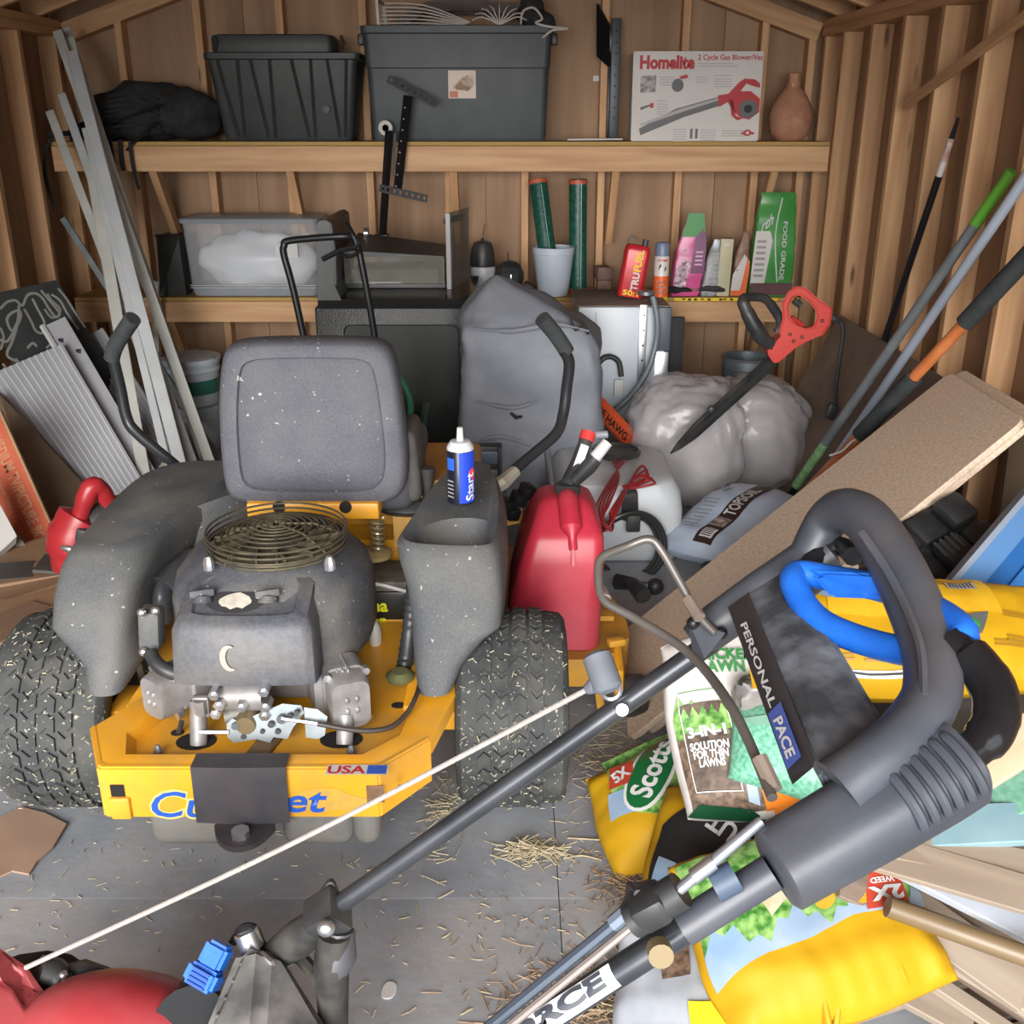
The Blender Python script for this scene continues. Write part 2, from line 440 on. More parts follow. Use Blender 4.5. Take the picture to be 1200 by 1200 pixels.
# ======================= THINGS ON THE UPPER SHELF =======================
def xat(px, y, z=1.5):
    d = y*_c + (CZ-z)*_s
    return (px-600)/FPX*d
def grid_F(M, f):
    return lambda x, y, z=0.0: M @ V((x, y, f(x, y)+z))
TOTE = mk('charcoal_tote', (60,66,70), (70,76,80), rough=0.5, scale=6, bump=0.08)
TOTE2 = mk('black_tote', (46,50,51), (58,62,62), rough=0.5, scale=7, bump=0.05)
def tub_secs(x0, x1, y0, y1, z0, z1, tx, ty, r=0.03, lip=0.012):
    """tapered tub with open-looking top: sections bottom -> rim"""
    cx, cy = (x0+x1)/2, (y0+y1)/2; w, d = x1-x0, y1-y0
    def sec(z, w, d, r): return [V((cx+p[0], cy+p[1], z)) for p in rrect(w, d, r, 4)]
    return sec, cx, cy, w, d
# large charcoal tote
yf, yb = YS+0.02, YS+0.34
x0, x1 = xat(427, yf), xat(648, yf)
t = thing('storage_tote', 'large charcoal plastic tote with a photo sticker, heaped with white wire on top', 'tote', ((x0+x1)/2, (yf+yb)/2, ZU))
zt = py_(540, 30, yf).z
sec, cx, cy, w, d = tub_secs(x0, x1, yf, yb, ZU, zt, 0, 0)
b = MB(); b.loft([sec(ZU+0.002, w-0.085, d-0.06, .02), sec(ZU+0.02, w-0.07, d-0.045, .03), sec(zt-0.185, w-0.045, d-0.028, .03), sec(zt-0.18, w-0.035, d-0.018, .03), sec(zt-0.03, w-0.02, d-0.01, .03)])
obj('body', b, TOTE, t)
b = MB(); b.loft([sec(zt-0.035, w-0.015, d-0.005, .03), sec(zt-0.03, w, d+0.012, .035), sec(zt, w+0.006, d+0.014, .035), sec(zt+0.004, w-0.02, d-0.01, .03), sec(zt-0.006, w-0.05, d-0.04, .03)])
obj('rim', b, TOTE, t)
FY = yf+0.021
for px in (468, 607):
    b = MB(); a = py_(px, 78, FY); c = py_(px-(2 if px < 540 else -8), 152, FY); 
    b.box(((a.x+c.x)/2, FY+0.004, (a.z+c.z)/2), (0.008, 0.012, a.z-c.z), None, .002); obj('rib', b, TOTE, t)
for s in (-1, 1):
    b = MB(); b.box((cx+s*(w/2+0.004), cy-0.09, zt-0.055), (0.03, 0.05, 0.05), None, .008); obj('latch', b, BLK, t)
M = frame(py_(541.5, 99, yf+.0125), (1,0,0), (0,.03,1))
b = MB(); b.prism(rect(-.066,.066,-.062,.062), .0025, M); st = obj('sticker', b, flat('sticker_paper', (206,186,170), .4), t, smooth=False)
patch([(-.05,-.02),(0,.03),(.05,.05),(.06,0),(.03,-.03)], mk('sticker_print', (150,120,96), (214,200,186), scale=30), st, M, z=.003)
patch(rect(-.06,-.02,-.058,-.03), flat('sticker_red', (200,120,100)), st, M, z=.003)
# white wire shelving pieces and cable heaped in the tote
WIRE = flat('white_coated_wire', (196,192,184), .45)
t2 = thing('wire_basket', 'white coated wire basket lying in the open top of the charcoal tote', 'basket', (cx-0.1, cy, zt+.002))
b = MB()
for k in range(6):
    z = zt+0.012+0.017*k
    b.tube([(cx-.36+.004*k, cy-.13, z), (cx-.15, cy-.135, z-.002*k), (cx+.02+.008*k, cy-.10, zt+.004+.003*k)], .0035, 6, smooth=5)
obj('wire_rows', b, WIRE, t2)['kind'] = 'stuff'
b = MB(); b.tube([(cx-.37, cy-.13, zt), (cx-.375, cy-.13, zt+.11), (cx-.37, cy+.1, zt+.115), (cx-.36, cy+.1, zt)], .009, 8); obj('frame', b, WIRE, t2)
b = MB()
for k in range(9):
    a = pi*(k+.5)/9; x = cx+.20+.13*cos(a)
    b.tube([(cx+.2, cy-.14, zt+.004), (cx+.2+.08*cos(a), cy-.15, zt+.03+.04*sin(a)), (x, cy-.12, zt+.012+.09*sin(a)*.9)], .0035, 6, smooth=4)
obj('wire_fan', b, WIRE, t2)['kind'] = 'stuff'
b = MB(); b.loft([[V((cx-.30+.75*i/20*0.95, cy+.02-.05*sin(pi*i/20), zt+.015+(.13 if 4 < i else .02*i+.05)*.9*(1-.35*abs(i/20-.45)))) + V((0, .10*j-.05, -.06*abs(j-1))) for j in range(3)] for i in range(21)], closed=False)
b.bm.faces.ensure_lookup_table(); bmesh.ops.solidify(b.bm, geom=b.bm.faces[:], thickness=.006)
tag(obj('plastic_sheet', b, mk('white_poly', (186,182,176), (204,200,194), rough=.5, scale=10, bump=.3, bscale=20), origin=(cx,cy,zt), smooth=True), 'crumpled off-white plastic sheet behind the wire in the charcoal tote', 'sheet')
b = MB()
b.tube([(cx+.30,cy-.12,zt+.01),(cx+.31,cy-.15,zt+.06),(cx+.36,cy-.16,zt+.075),(cx+.40,cy-.15,zt+.03),(cx+.37,cy-.16,zt+.012),(cx+.43,cy-.17,zt-.005),(cx+.52,cy-.15,zt-.012),(cx+.45,cy-.16,zt-.02),(cx+.40,cy-.17,zt-.055)], .0055, 7, smooth=6)
tag(obj('white_cable', b, WIRE, origin=(cx+.35,cy-.15,zt)), 'loop of white cable hanging over the right corner of the charcoal tote', 'cable')
b = MB()
for k in range(5):
    b.ell((cx+.335+.02*k, cy-.06, zt+.055-.012*k+.05*(k==1)), (.06,.05,.05), rotM(0,.5*k,0), 12, 8)
tag(obj('black_cloth_bundle', b, BLKF, origin=(cx+.36,cy-.06,zt)), 'small black bundle tucked behind the white cable on the charcoal tote', 'bundle')
# ribbed black tote
x0, x1 = xat(247, yf), xat(424, yf); zt = py_(330, 62, yf).z
t = thing('storage_tote', 'black ribbed plastic tote with a smaller lid on top, left of the large charcoal one', 'tote', ((x0+x1)/2, (yf+yb)/2, ZU))
sec, cx, cy, w, d = tub_secs(x0, x1, yf, yb, ZU, zt, 0, 0)
b = MB(); b.loft([sec(ZU+.002, w-.12, d-.10, .02), sec(ZU+.015, w-.105, d-.085, .03), sec(zt-.03, w-.015, d-.012, .03), sec(zt-.025, w+.012, d+.012, .03), sec(zt, w+.012, d+.012, .03), sec(zt+.005, w-.03, d-.03, .03)])
obj('body', b, TOTE2, t)
RIB = mk('black_tote_rib', (40,43,44), (52,56,56), rough=.45, scale=9)
tops = [262, 284, 300, 322, 348, 368, 388, 411]; bots = [277, 283, 313, 321, 361, 367, 398, 405]
tops = [262, 285, 300, 322, 347, 369, 388, 410]; bots = [279, 286, 314, 322, 362, 369, 398, 404]
for a, c in zip(tops, bots):
    b = MB(); b.tube([(xat(a, yf), yf-.002, zt-.03), (xat(c, yf+.03), yf+.032, ZU+.02)], .0075, 6); obj('rib', b, RIB, t)
lid0, lid1 = xat(256, yf+.06), xat(396, yf+.06)
b = MB(); b.loft([[V((( lid0+lid1)/2+p[0], cy+p[1], z)) for p in rrect((lid1-lid0)*k, d*.62*k, .03, 4)] for z, k in ((zt+.002,.98),(zt+.02,1.0),(zt+.07,1.0),(zt+.082,.97),(zt+.086,.9))])
obj('lid', b, TOTE2, t)
for px in (252, 400):
    b = MB(); p = py_(px, 50, yf+.06); b.tube([p+V((0,0,-.03)), p+V((.012,-.01,.0)), p+V((0,0,.03))], .008, 8); obj('latch', b, BLK, t)
b = MB(); p = py_(382, 128, yf+.012); b.lathe([(.02,0),(.02,.008),(.008,.01),(0,.01)], p, rotM(pi/2,0,0), 16); obj('moulded_boss', b, TOTE2, t)
# black heap with straps on the left end
p = py_(180, 160, YS+.15)
t = thing('folded_black_canopy', 'heap of folded black fabric and poles with dangling straps, left end of the upper shelf', 'canopy', (p.x, YS+.15, ZU))
b = MB(); bm2 = b.bm
b.ell((p.x-.02, YS+.16, ZU+.135), (.28,.14,.135), None, 36, 20)
b.ell((p.x+.19, YS+.17, ZU+.125), (.15,.14,.125), None, 30, 18)
b.ell((p.x-.25, YS+.15, ZU+.05), (.14,.10,.05), None, 20, 12)
for v in b.bm.verts:
    n = noise.noise(v.co*9)*.035 + noise.noise(v.co*V((3,8,26)))*.022
    c = V((p.x, YS+.16, ZU+.1)); dd = (v.co-c); dd.normalize(); v.co += dd*n
    if v.co.z < ZU+.002: v.co.z = ZU+.002
obj('fabric', b, BLKF, t)
for k in range(7):
    b = MB(); z = ZU+.06+.024*k
    b.tube([(p.x-.22+.012*k, YS+.035-.004*k, z), (p.x-.05, YS-.006+.008*k, z+.012), (p.x+.08, YS+.03, z-.015)], .007, 6, smooth=4); obj('fold', b, BLKF, t)
for a, c in (((122,148),(190,122)),((148,176),(182,143))):
    b = MB(); b.cyl(py_(*a, YS-.02), py_(*c, YS-.01), .006, 8); obj('pole', b, BLKM, t)
for pts, wd in ((((60,162),(53,180),(53,205),(58,225),(65,246)),.016), (((128,162),(133,195),(142,245),(149,295),(154,330)),.024), (((152,165),(154,185),(158,205),(163,222)),.016), (((140,164),(142,185),(145,200)),.02)):
    b = MB(); q = curve([py_(a, c, YS-.03) for a, c in pts], 5)
    b.loft([[x+V((-wd/2,-.003,0)), x+V((wd/2,-.003,0)), x+V((wd/2,.003,0)), x+V((-wd/2,.003,0))] for x in q]); obj('strap', b, BLKF, t)
b = MB(); b.tube([py_(56,158,YS-.02), py_(80,156,YS), py_(112,158,YS+.05)], .012, 8); obj('carry_handle', b, BLKF, t)
# tv bracket plate and perforated rail at the wall
t = thing('wall_mount_plate', 'flat black screen plate standing edge-on against the back wall', 'bracket', py_(710, 76, YB-.13))
b = MB(); yq = YB-.16
pl = [py_(700,6,yq), py_(712,32,yq-.05), py_(712,68,yq-.05), py_(701,74,yq)]
b.hull([py_(699,4,yq+.03), py_(712,28,yq-.03), py_(712,78,yq-.03), py_(699,66,yq+.03)]+[q+V((.012,.012,0)) for q in (py_(699,4,yq+.03), py_(712,28,yq-.03), py_(712,78,yq-.03), py_(699,66,yq+.03))])
obj('plate', b, BLKM, t, smooth=False)
b = MB(); b.bb(xat(709,yq), xat(718,yq), yq, yq+.03, py_(710,62,yq).z, py_(710,30,yq).z, .004); obj('bracket', b, BLKM, t)
b = MB(); b.bb(xat(711,yq), xat(713.6,yq), yq+.0, yq+.06, ZU+.003, py_(710,74,yq).z, .002); obj('post', b, BLKM, t)
t = thing('perforated_rail', 'grey steel rail with punched holes standing upright beside the blower box', 'rail', py_(719, 160, YB-.13))
xr0, xr1 = xat(713.5, yq), xat(724, yq); zr = py_(719, 21, yq).z
b = MB(); b.bb(xr0, xr1, yq-.004, yq+.03, ZU+.002, zr, .003); obj('rail', b, flat('grey_steel_rail', (72,78,84), .45, .3), t)
for k in range(9):
    b = MB(); z = zr-.06-.05*k; b.cyl(((xr0+xr1)/2, yq-.006, z), ((xr0+xr1)/2, yq+.001, z), .006, 8); obj('hole', b, BLACKP, t)
b = MB(); b.box(py_(697,163.5,YS+.06)+V((0,0,.001)), (.27,.05,.008), rotM(0,-.008,0), .002)
tag(obj('white_trim_strip', b, flat('white_strip', (206,204,200)), origin=py_(697,165,YS+.06)), 'thin white strip lying flat on the upper shelf before the steel rail', 'strip')
# boxed leaf blower
yq = YS+.035
A, B_ = py_(739,167,yq), py_(888,167,yq); Hh = py_(815,60,yq).z-ZU; bw = (B_-A).length
M = frame((A.x, yq, ZU+.002), (1,0,0), (-.015,.05,1))
t = thing('blower_box', 'white cardboard box printed with a red leaf blower, upright on the upper shelf', 'box', (A.x+bw/2, yq+.06, ZU))
def bp(p): return M @ V(p)
b = MB(); b.prism(rect(0,bw,0,Hh), -.13, M); bmesh.ops.bevel(b.bm, geom=b.bm.edges[:], offset=.004, segments=2, affect='EDGES')
bx = obj('carton', b, mk('white_carton', (206,202,198), (214,210,206), rough=.55, scale=4), t)
def bpx(px, py):   # photo pixel on the box front -> local box coords
    u = (px-739)/(888-739); v = (167-py)/107.0
    return (u*bw, v*Hh)
def bpoly(ps): return [bpx(*q) for q in ps]
RB = flat('blower_red_print', (178,34,42), .5); DG = flat('blower_grey_print', (92,94,96), .5); LG = flat('light_grey_print', (176,172,170), .6)
lettering('Homelite', M @ Matrix.Translation((bpx(778,73)[0], bpx(778,73)[1], .001)), .262, RB, bx, h=.062, bold=.05)
lettering('2 Cycle Gas Blower/Vac', M @ Matrix.Translation((bpx(850,68)[0], bpx(850,68)[1], .001)), .31, RB, bx, bold=.02)
patch(bpoly([(748,152),(790,128),(838,114),(842,124),(800,138),(750,160)]), DG, bx, M, z=.001, name='print')
patch(bpoly([(750,149),(800,131),(839,118),(839,115),(798,127),(749,146)]), LG, bx, M, z=.0012)
patch(bpoly([(838,112),(850,110),(862,96),(868,92),(880,93),(886,98),(886,103),(878,101),(870,98),(864,107),(876,107),(887,116),(887,132),(876,141),(866,139),(856,130),(850,120),(840,126)]), RB, bx, M, z=.0014)
patch(bpoly([(874+11*cos(a), 128+11*sin(a)) for a in [2*pi*k/18 for k in range(18)]]), DG, bx, M, z=.0018)
patch(bpoly([(874+5*cos(a), 128+5*sin(a)) for a in [2*pi*k/14 for k in range(14)]]), BLACKP, bx, M, z=.0022)
patch(bpoly([(852,118),(856,118),(860,136),(868,140),(862,142),(855,136)]), RB, bx, M, z=.0014)
patch(bpoly([(748,89),(766,88),(766,108),(748,109)]), mk('grey_photo_print', (110,108,106), (190,186,184), scale=40), bx, M)
patch(bpoly([(791+7*cos(a), 100+8*sin(a)) for a in [2*pi*k/14 for k in range(14)]]), DG, bx, M)
patch(bpoly([(792,90),(801,87),(803,91),(795,93)]), RB, bx, M, z=.0014)
patch(bpoly([(749,126),(762,122),(762,124),(749,130)]), DG, bx, M)
patch(bpoly([(760,121),(764,121),(764,127),(760,127)]), RB, bx, M, z=.0014)
for (px, py, n, wd) in ((770,90,4,16),(812,90,3,13),(833,88,1,20),(833,92,4,20),(768,118,1,12),(768,122,5,13),(813,74,1,40),(813,77,1,46),(788,152,6,16),(820,153,5,18),(845,154,3,26)):
    for k in range(n):
        patch(bpoly([(px,py+3*k),(px+wd,py+3*k),(px+wd,py+3*k+1.1),(px,py+3*k+1.1)]), LG, bx, M)
for px in (808, 814):
    patch(bpoly([(px,152),(px+3,152),(px+3,164),(px,164)]), DG, bx, M)
patch(bpoly([(875+5*cos(a), 157+4*sin(a)) for a in [2*pi*k/14 for k in range(14)]]), RB, bx, M)
patch(bpoly([(868,156),(883,156),(883,159),(868,159)]), RB, bx, M, z=.0012)
patch(bpoly([(875+2*cos(a), 157+2*sin(a)) for a in [2*pi*k/10 for k in range(10)]]), WHITE, bx, M, z=.0016)
# terracotta gourd vase
p = py_(924, 166, YS+.13); r = 25*(YS+.13)*_c/FPX*1.03
t = thing('gourd_vase', 'terracotta gourd-shaped vase with a narrow neck at the right end of the upper shelf', 'vase', (p.x, YS+.13, ZU))
b = MB(); b.lathe([(0,.003),(r*.55,.002),(r*.86,r*.3),(r,r*.95),(r*.93,r*1.4),(r*.62,r*1.95),(r*.33,r*2.3),(r*.26,r*2.6),(r*.30,r*2.85),(r*.22,r*2.9),(r*.18,r*2.6),(0,r*2.5)], (p.x,YS+.13,ZU), None, 30)
obj('body', b, mk('terracotta', (168,118,92), (186,138,110), rough=.75, scale=18, bump=.1), t)
b = MB(); b.tube([(p.x-.012,YS+.13-r*.28,ZU+r*2.45),(p.x-.012,YS+.13-r*.33,ZU+r*2.25)], .012, 8); obj('neck_patch', b, flat('bare_clay', (206,160,130)), t)
# ======================= TV MOUNT STANDING AT THE SHELVES =======================
yq = YS-.07
t = thing('tv_mount', 'black perforated television bracket propped upright in front of the charcoal tote', 'bracket', py_(445, 283, yq))
b = MB(); a, c = py_(448,284,yq), py_(456,153,yq-.01); b.tube([a, c], .019, 4); obj('post', b, BLKM, t, smooth=False)
b = MB(); a, c = py_(466,222,yq+.02), py_(478,112,yq+.02); b.tube([a, c], .021, 4); obj('rail', b, BLKM, t, smooth=False)
for A, B_, nm in (((455,92),(511,122),'arm'), ((445,220),(501,233),'arm')):
    a, c = py_(*A, yq-.01), py_(*B_, yq-.02)
    M = frame(a, c-a, (0,0,1)); Ln = (c-a).length
    b = MB()
    n = 8
    b.prism(rect(0,Ln,-.018,-.008), .012, M); b.prism(rect(0,Ln,.008,.018), .012, M)
    for k in range(n+1):
        x = Ln*k/n; b.prism(rect(max(0,x-.008), min(Ln,x+.008), -.010, .010), .012, M)
    obj(nm, b, BLACKP, t, smooth=False)
b = MB()
for k in range(8):
    q = py_(466+12*k/8, 218-105*k/8, yq-.003); b.cyl(q+V((-.008,0,0)), q+V((-.008,.012,0)), .004, 6)
h = obj('holes', b, GREYP, t); h['kind'] = 'stuff'
b = MB(); a, c = py_(463,156,yq-.02), py_(462,205,yq-.02); b.tube([a,c], .007, 6); obj('edge_rail', b, GREYM, t)
b = MB(); b.bb(py_(440,285,yq).x, py_(456,285,yq).x, yq-.03, yq+.03, py_(445,286,yq).z-.0, py_(445,274,yq).z, .004); obj('foot', b, BLKM, t)
b = MB(); p = py_(452, 150, yq+.045); b.lathe([(.016,-.012),(.034,-.012),(.034,.012),(.016,.012),(.016,-.012)], p, rotM(pi/2,.2,0), 20)
tag(obj('tape_roll', b, flat('tape_white', (190,186,180)), origin=p), 'small white roll hung on the television bracket post', 'tape')

# ======================= THINGS ON THE LOWER SHELF =======================
# black box behind bin
a = py_(200, 343, YS+.10); xa, xb = xat(184, YS+.1, .8), xat(219, YS+.1, .8)
t = thing('black_crate', 'black plastic crate showing behind the left end of the clear bin', 'crate', ((xa+xb)/2, YS+.24, ZLO))
b = MB(); b.loft([[V((x,y,z)) for x,y in q] for z, q in ((ZLO+.002, [(xa+.02,YS+.05),(xb,YS+.05),(xb,YS+.33),(xa+.02,YS+.33)]), (ZLO+.29, [(xa,YS+.16),(xb,YS+.03),(xb,YS+.34),(xa,YS+.34)]))]); obj('body', b, TOTE2, t, smooth=False)
b = MB(); b.tube([(xa,YS+.16,ZLO+.29),(xb,YS+.03,ZLO+.30)], .01, 6); obj('rim', b, BLK, t)
# clear bin
CLEAR = mk('clear_bin_plastic', (225,230,235), None, rough=.12, alpha=.30, spec=.6)
yf, yb = YS+.0, YS+.30; xa, xb = xat(216, yf, .85), xat(373, yf, .85); zt = py_(290, 262, yf).z
t = thing('clear_bin', 'clear plastic storage bin full of white sheeting on the lower shelf', 'bin', ((xa+xb)/2, YS+.15, ZLO))
cx, cy, w, d = (xa+xb)/2, YS+.15, xb-xa, .28
def sec(z, w, d, r=.03): return [V((cx+p[0], cy+p[1], z)) for p in rrect(w, d, r, 4)]
b = MB(); b.loft([sec(ZLO+.003,w-.05,d-.05), sec(ZLO+.02,w-.03,d-.03), sec(zt-.01,w-.005,d-.005), sec(zt,w+.004,d+.004)], True, False); obj('body', b, CLEAR, t)
b = MB(); b.loft([sec(zt,w+.02,d+.02), sec(zt+.02,w+.024,d+.024), sec(zt+.028,w,d), sec(zt+.03,w-.06,d-.06)]); obj('lid', b, mk('frosted_lid', (150,156,162), None, rough=.3, alpha=.75), t)
b = MB(); b.loft([sec(ZLO+.004,w-.052,d-.052), sec(ZLO+.05,w-.03,d-.03)], True, False); obj('base_band', b, mk('bin_base', (120,132,146), None, rough=.3, alpha=.6), t)
for k in range(2):
    b = MB(); b.tube([(xa+.02, yf-.001, ZLO+.05+.012*k), (xb-.02, yf-.001, ZLO+.05+.012*k)], .002, 5); obj('ridge', b, WHITE, t)
b = MB(); p = py_(336, 294, yf+.005); M = frame(p, (1,0,0), (0,0,1)); b.prism(rect(-.055,.055,-.035,.035), .001, M); obj('label_sticker', b, WHITE, t, smooth=False)
b = MB(); b.ell((cx+.01, cy-.005, ZLO+.155), (w*.47,d*.44,.15), None, 40, 24)
for v in b.bm.verts:
    n = abs(noise.noise(v.co*7))*.05+noise.noise(v.co*22)*.014; v.co.z += n; v.co.y += noise.noise(v.co*12)*.02
    v.co.z = max(v.co.z, ZLO+.012)
tag(obj('white_sheeting', b, mk('white_plastic_sheet', (212,217,224), (228,231,236), rough=.35, scale=8), origin=(cx,cy,ZLO)), 'crumpled white plastic sheeting packed inside the clear bin', 'sheeting')
# canister with black cap
yq = YS+.1
p = py_(566, 342, yq)
t = thing('sprayer_canister', 'white canister with a tall black cap and wire stem beside the steel panel', 'canister', (p.x, yq, ZLO))
b = MB(); b.lathe([(0,.002),(.052,.002),(.056,.02),(.066,.13),(.062,.145),(0,.145)], (p.x,yq,ZLO), None, 22); obj('body', b, mk('canister_white', (190,194,198), (206,208,210), rough=.4), t)
b = MB(); z1 = ZLO+.145; b.lathe([(0,z1-ZLO),(.062,.145),(.064,.16),(.058,.23),(.045,.262),(.02,.272),(0,.272)], (p.x+.0,yq,ZLO), None, 22); obj('cap', b, BLK, t)
b = MB(); b.tube([(p.x,yq,ZLO+.27),(p.x+.004,yq,ZLO+.30),(p.x+.012,yq,ZLO+.355)], .003, 6); obj('stem', b, mk('rust', (96,66,50)), t)
b = MB(); b.lathe([(0,.268),(.008,.268),(.008,.285),(0,.285)], (p.x,yq,ZLO), None, 10); obj('stem_nut', b, BLKM, t)
# black helmet-ish lump
p = py_(600, 345, yq)
t = thing('black_work_light', 'rounded black lamp head with a bracket on the lower shelf by the white flowerpot', 'lamp', (p.x, yq, ZLO))
b = MB(); b.ell((p.x-.012,yq,ZLO+.095), (.078,.07,.08), None, 10, 7); obj('housing', b, BLK, t, smooth=False)
b = MB(); b.tube([(p.x-.09,yq-.04,ZLO+.02),(p.x-.02,yq-.09,ZLO+.01),(p.x+.07,yq-.05,ZLO+.02),(p.x+.10,yq,ZLO+.05)], .014, 8, smooth=4); obj('base', b, BLKM, t)
b = MB(); b.box((p.x+.08,yq-.02,ZLO+.035), (.05,.05,.06), rotM(.3,.4,0), .008); obj('bracket', b, BLK, t)
b = MB(); b.box((p.x-.005,yq-.072,ZLO+.09), (.008,.01,.045), None, .002); obj('clip', b, STEEL, t)
b = MB(); b.cyl((p.x-.02,yq,ZLO+.17),(p.x-.02,yq,ZLO+.215),.003,6); obj('stem', b, BLKM, t)
# flowerpot + the two mesh rolls
p = py_(648, 347, yq-.02)
t = thing('flowerpot', 'pale grey-white plastic flowerpot on the lower shelf holding a green mesh roll', 'pot', (p.x, yq-.02, ZLO))
R0 = 26*4.95/FPX; R1 = 18.5*4.95/FPX; Hp = py_(648,289,yq-.02).z-ZLO
b = MB(); b.lathe([(0,.003),(R1,.003),(R1+.004,.02),(R0-.004,Hp-.035),(R0,Hp-.033),(R0+.001,Hp),(R0-.006,Hp),(R0-.012,Hp-.04),(R1-.008,.012),(0,.012)], (p.x,yq-.02,ZLO), None, 32)
obj('pot', b, mk('pot_plastic', (178,190,204), (188,198,210), rough=.45), t)
GM = mk('green_mesh', (18,66,56), (34,92,78), rough=.35, scale=40, bump=.5, bscale=90)
def mesh_roll(a, c, r, label):
    a, c = V(a), V(c); t = thing('mesh_roll', label, 'roll', a, 'rolls of green garden mesh')
    ax = (c-a); n = 40
    b = MB(); b.tube([a+ax*i/n for i in range(n+1)], [r*(1+.03*(i % 2)) for i in range(n+1)], 20); obj('mesh', b, GM, t)
    for q, s in ((a,1),(c,-1)):
        b = MB(); u = ax.normalized(); b.tube([q-u*.002, q+u*s*.022], r*1.07, 20); obj('end_cap', b, flat('orange_cap', (190,92,66), .5), t)
    b = MB(); u = V((1,0,0)); b.tube([a+ax*.04+V((.3*r,-r*.99,0)), a+ax*.97+V((.3*r,-r*.99,0))], .003, 5); obj('wrap_seam', b, mk('clear_wrap', (170,205,195), None, .2, alpha=.6), t)
mesh_roll((p.x-.002, yq-.02, ZLO+.02), py_(630, 211, yq+.12), .046, 'green mesh roll with orange end leaning inside the white flowerpot')
mesh_roll((xat(677.5, yq+.05, .8), yq+.05, ZLO+.004), py_(677.5, 210, yq+.05), .045, 'green mesh roll with orange ends standing right of the flowerpot')
# brick blocks
BR = mk('dusty_brick', (116,92,84), (136,112,104), rough=.9, scale=30, bump=.5)
q = py_(707, 346, YS+.2)
for k, (dx, z, lab) in enumerate(((.0,0,'lower brown brick block beside the red fuel can'), (-.008,.066,'brown brick block stacked on another beside the red fuel can'))):
    b = MB(); b.box((q.x+dx, YS+.2, ZLO+.033+z), (.072,.10,.064), rotM(0,0,.2*k), .004); tag(obj('brick_block', b, BR, origin=(q.x+dx,YS+.2,ZLO+z)), lab, 'brick')
# red fuel can
zc_ = py_(735,360,4.72).z+.010
q = pz_(737,349,zc_); yq = q.y
M = frame((q.x, yq, zc_+.008), (1,-.05,-.15), (.15,.02,1)) 
t = thing('fuel_can', 'tilted red metal fuel can with yellow and white lettering, on the white appliance', 'can', (q.x, yq, zc_))
hw, hh = .060, .240
b = MB(); b.loft([[M @ V((p[0], z_, p[1])) for p in rrect(2*hw*k, .09*k, .02, 4)] for z_, k in ((0,.97),(.006,1),(hh-.03,1),(hh-.012,.96),(hh,.8))])
cn = obj('body', b, mk('fuel_red', (172,30,38), (196,44,50), rough=.3, metal=.1, scale=5), t)
b = MB(); b.tube([M @ V((.03,hh,0)), M @ V((.03,hh+.028,0))], .014, 12); obj('cap', b, BLK, t)
b = MB(); b.tube([M @ V(v) for v in ((-.05,hh-.02,-.0),(-.05,hh+.02,0),(-.03,hh+.035,0),(0,hh+.015,0))], .004, 6, smooth=4); obj('handle', b, GREYM, t)
FZ = M @ Matrix.Translation((0,0,.0462))
lettering('TRU', FZ @ Matrix.Translation((.012,.075,0)) @ Matrix.Rotation(pi/2,4,'Z'), .085, WHITE, cn, h=.034, bold=.035)
lettering('FUEL', FZ @ Matrix.Translation((.012,.172,0)) @ Matrix.Rotation(pi/2,4,'Z'), .10, YELP, cn, h=.034, bold=.035)
lettering('50:1', FZ @ Matrix.Translation((.0,.02,0)), .075, YELP, cn, h=.026, bold=.03)
# insect spray
q = py_(774, 338, yq+.06); yy = yq+.06
t = thing('spray_can', 'orange and white insect spray can with a blue-grey cap on the lower shelf', 'can', (q.x, yy, ZLO))
r = .036; h_ = py_(774,284,yy).z-ZLO
b = MB(); b.lathe([(0,.002),(r,.002),(r,h_*.78),(r*.9,h_*.80),(0,h_*.80)], (q.x,yy,ZLO), None, 24); c_ = obj('body', b, flat('can_white', (206,200,196), .35), t)
b = MB(); b.lathe([(0,h_*.80),(r*.95,h_*.8),(r*.97,h_*.96),(r*.8,h_),(0,h_)], (q.x,yy,ZLO), None, 24); obj('cap', b, flat('cap_blue_grey', (112,126,150), .4), t)
def cylF(cx, cy, z0, r):
    return lambda x, y, z=0.001: V((cx + (r+z)*sin(x/r), cy - (r+z)*cos(x/r), z0+y))
F = cylF(q.x, yy, ZLO, r)
patch(rect(-.10,.10,.002,h_*.18), YELP, c_, F=F, cut=.012); patch(rect(-.10,.10,h_*.18,h_*.5), flat('can_orange', (222,98,46), .4), c_, F=F, cut=.012)
patch([(-.02,h_*.58),(-.005,h_*.66),(-.012,h_*.70)], BLACKP, c_, F=F, cut=.01); patch([(.006,h_*.56),(.02,h_*.62),(.014,h_*.66)], BLACKP, c_, F=F, cut=.01)
lettering('HOME', None, .05, REDP, c_, F=lambda x,y: F(x,y,.002), at=(0,h_*.74), h=.012)
for k in range(3): patch(rect(-.025,.025,h_*(.25+.07*k),h_*(.285+.07*k)), WHITE, c_, F=F, cut=.012)
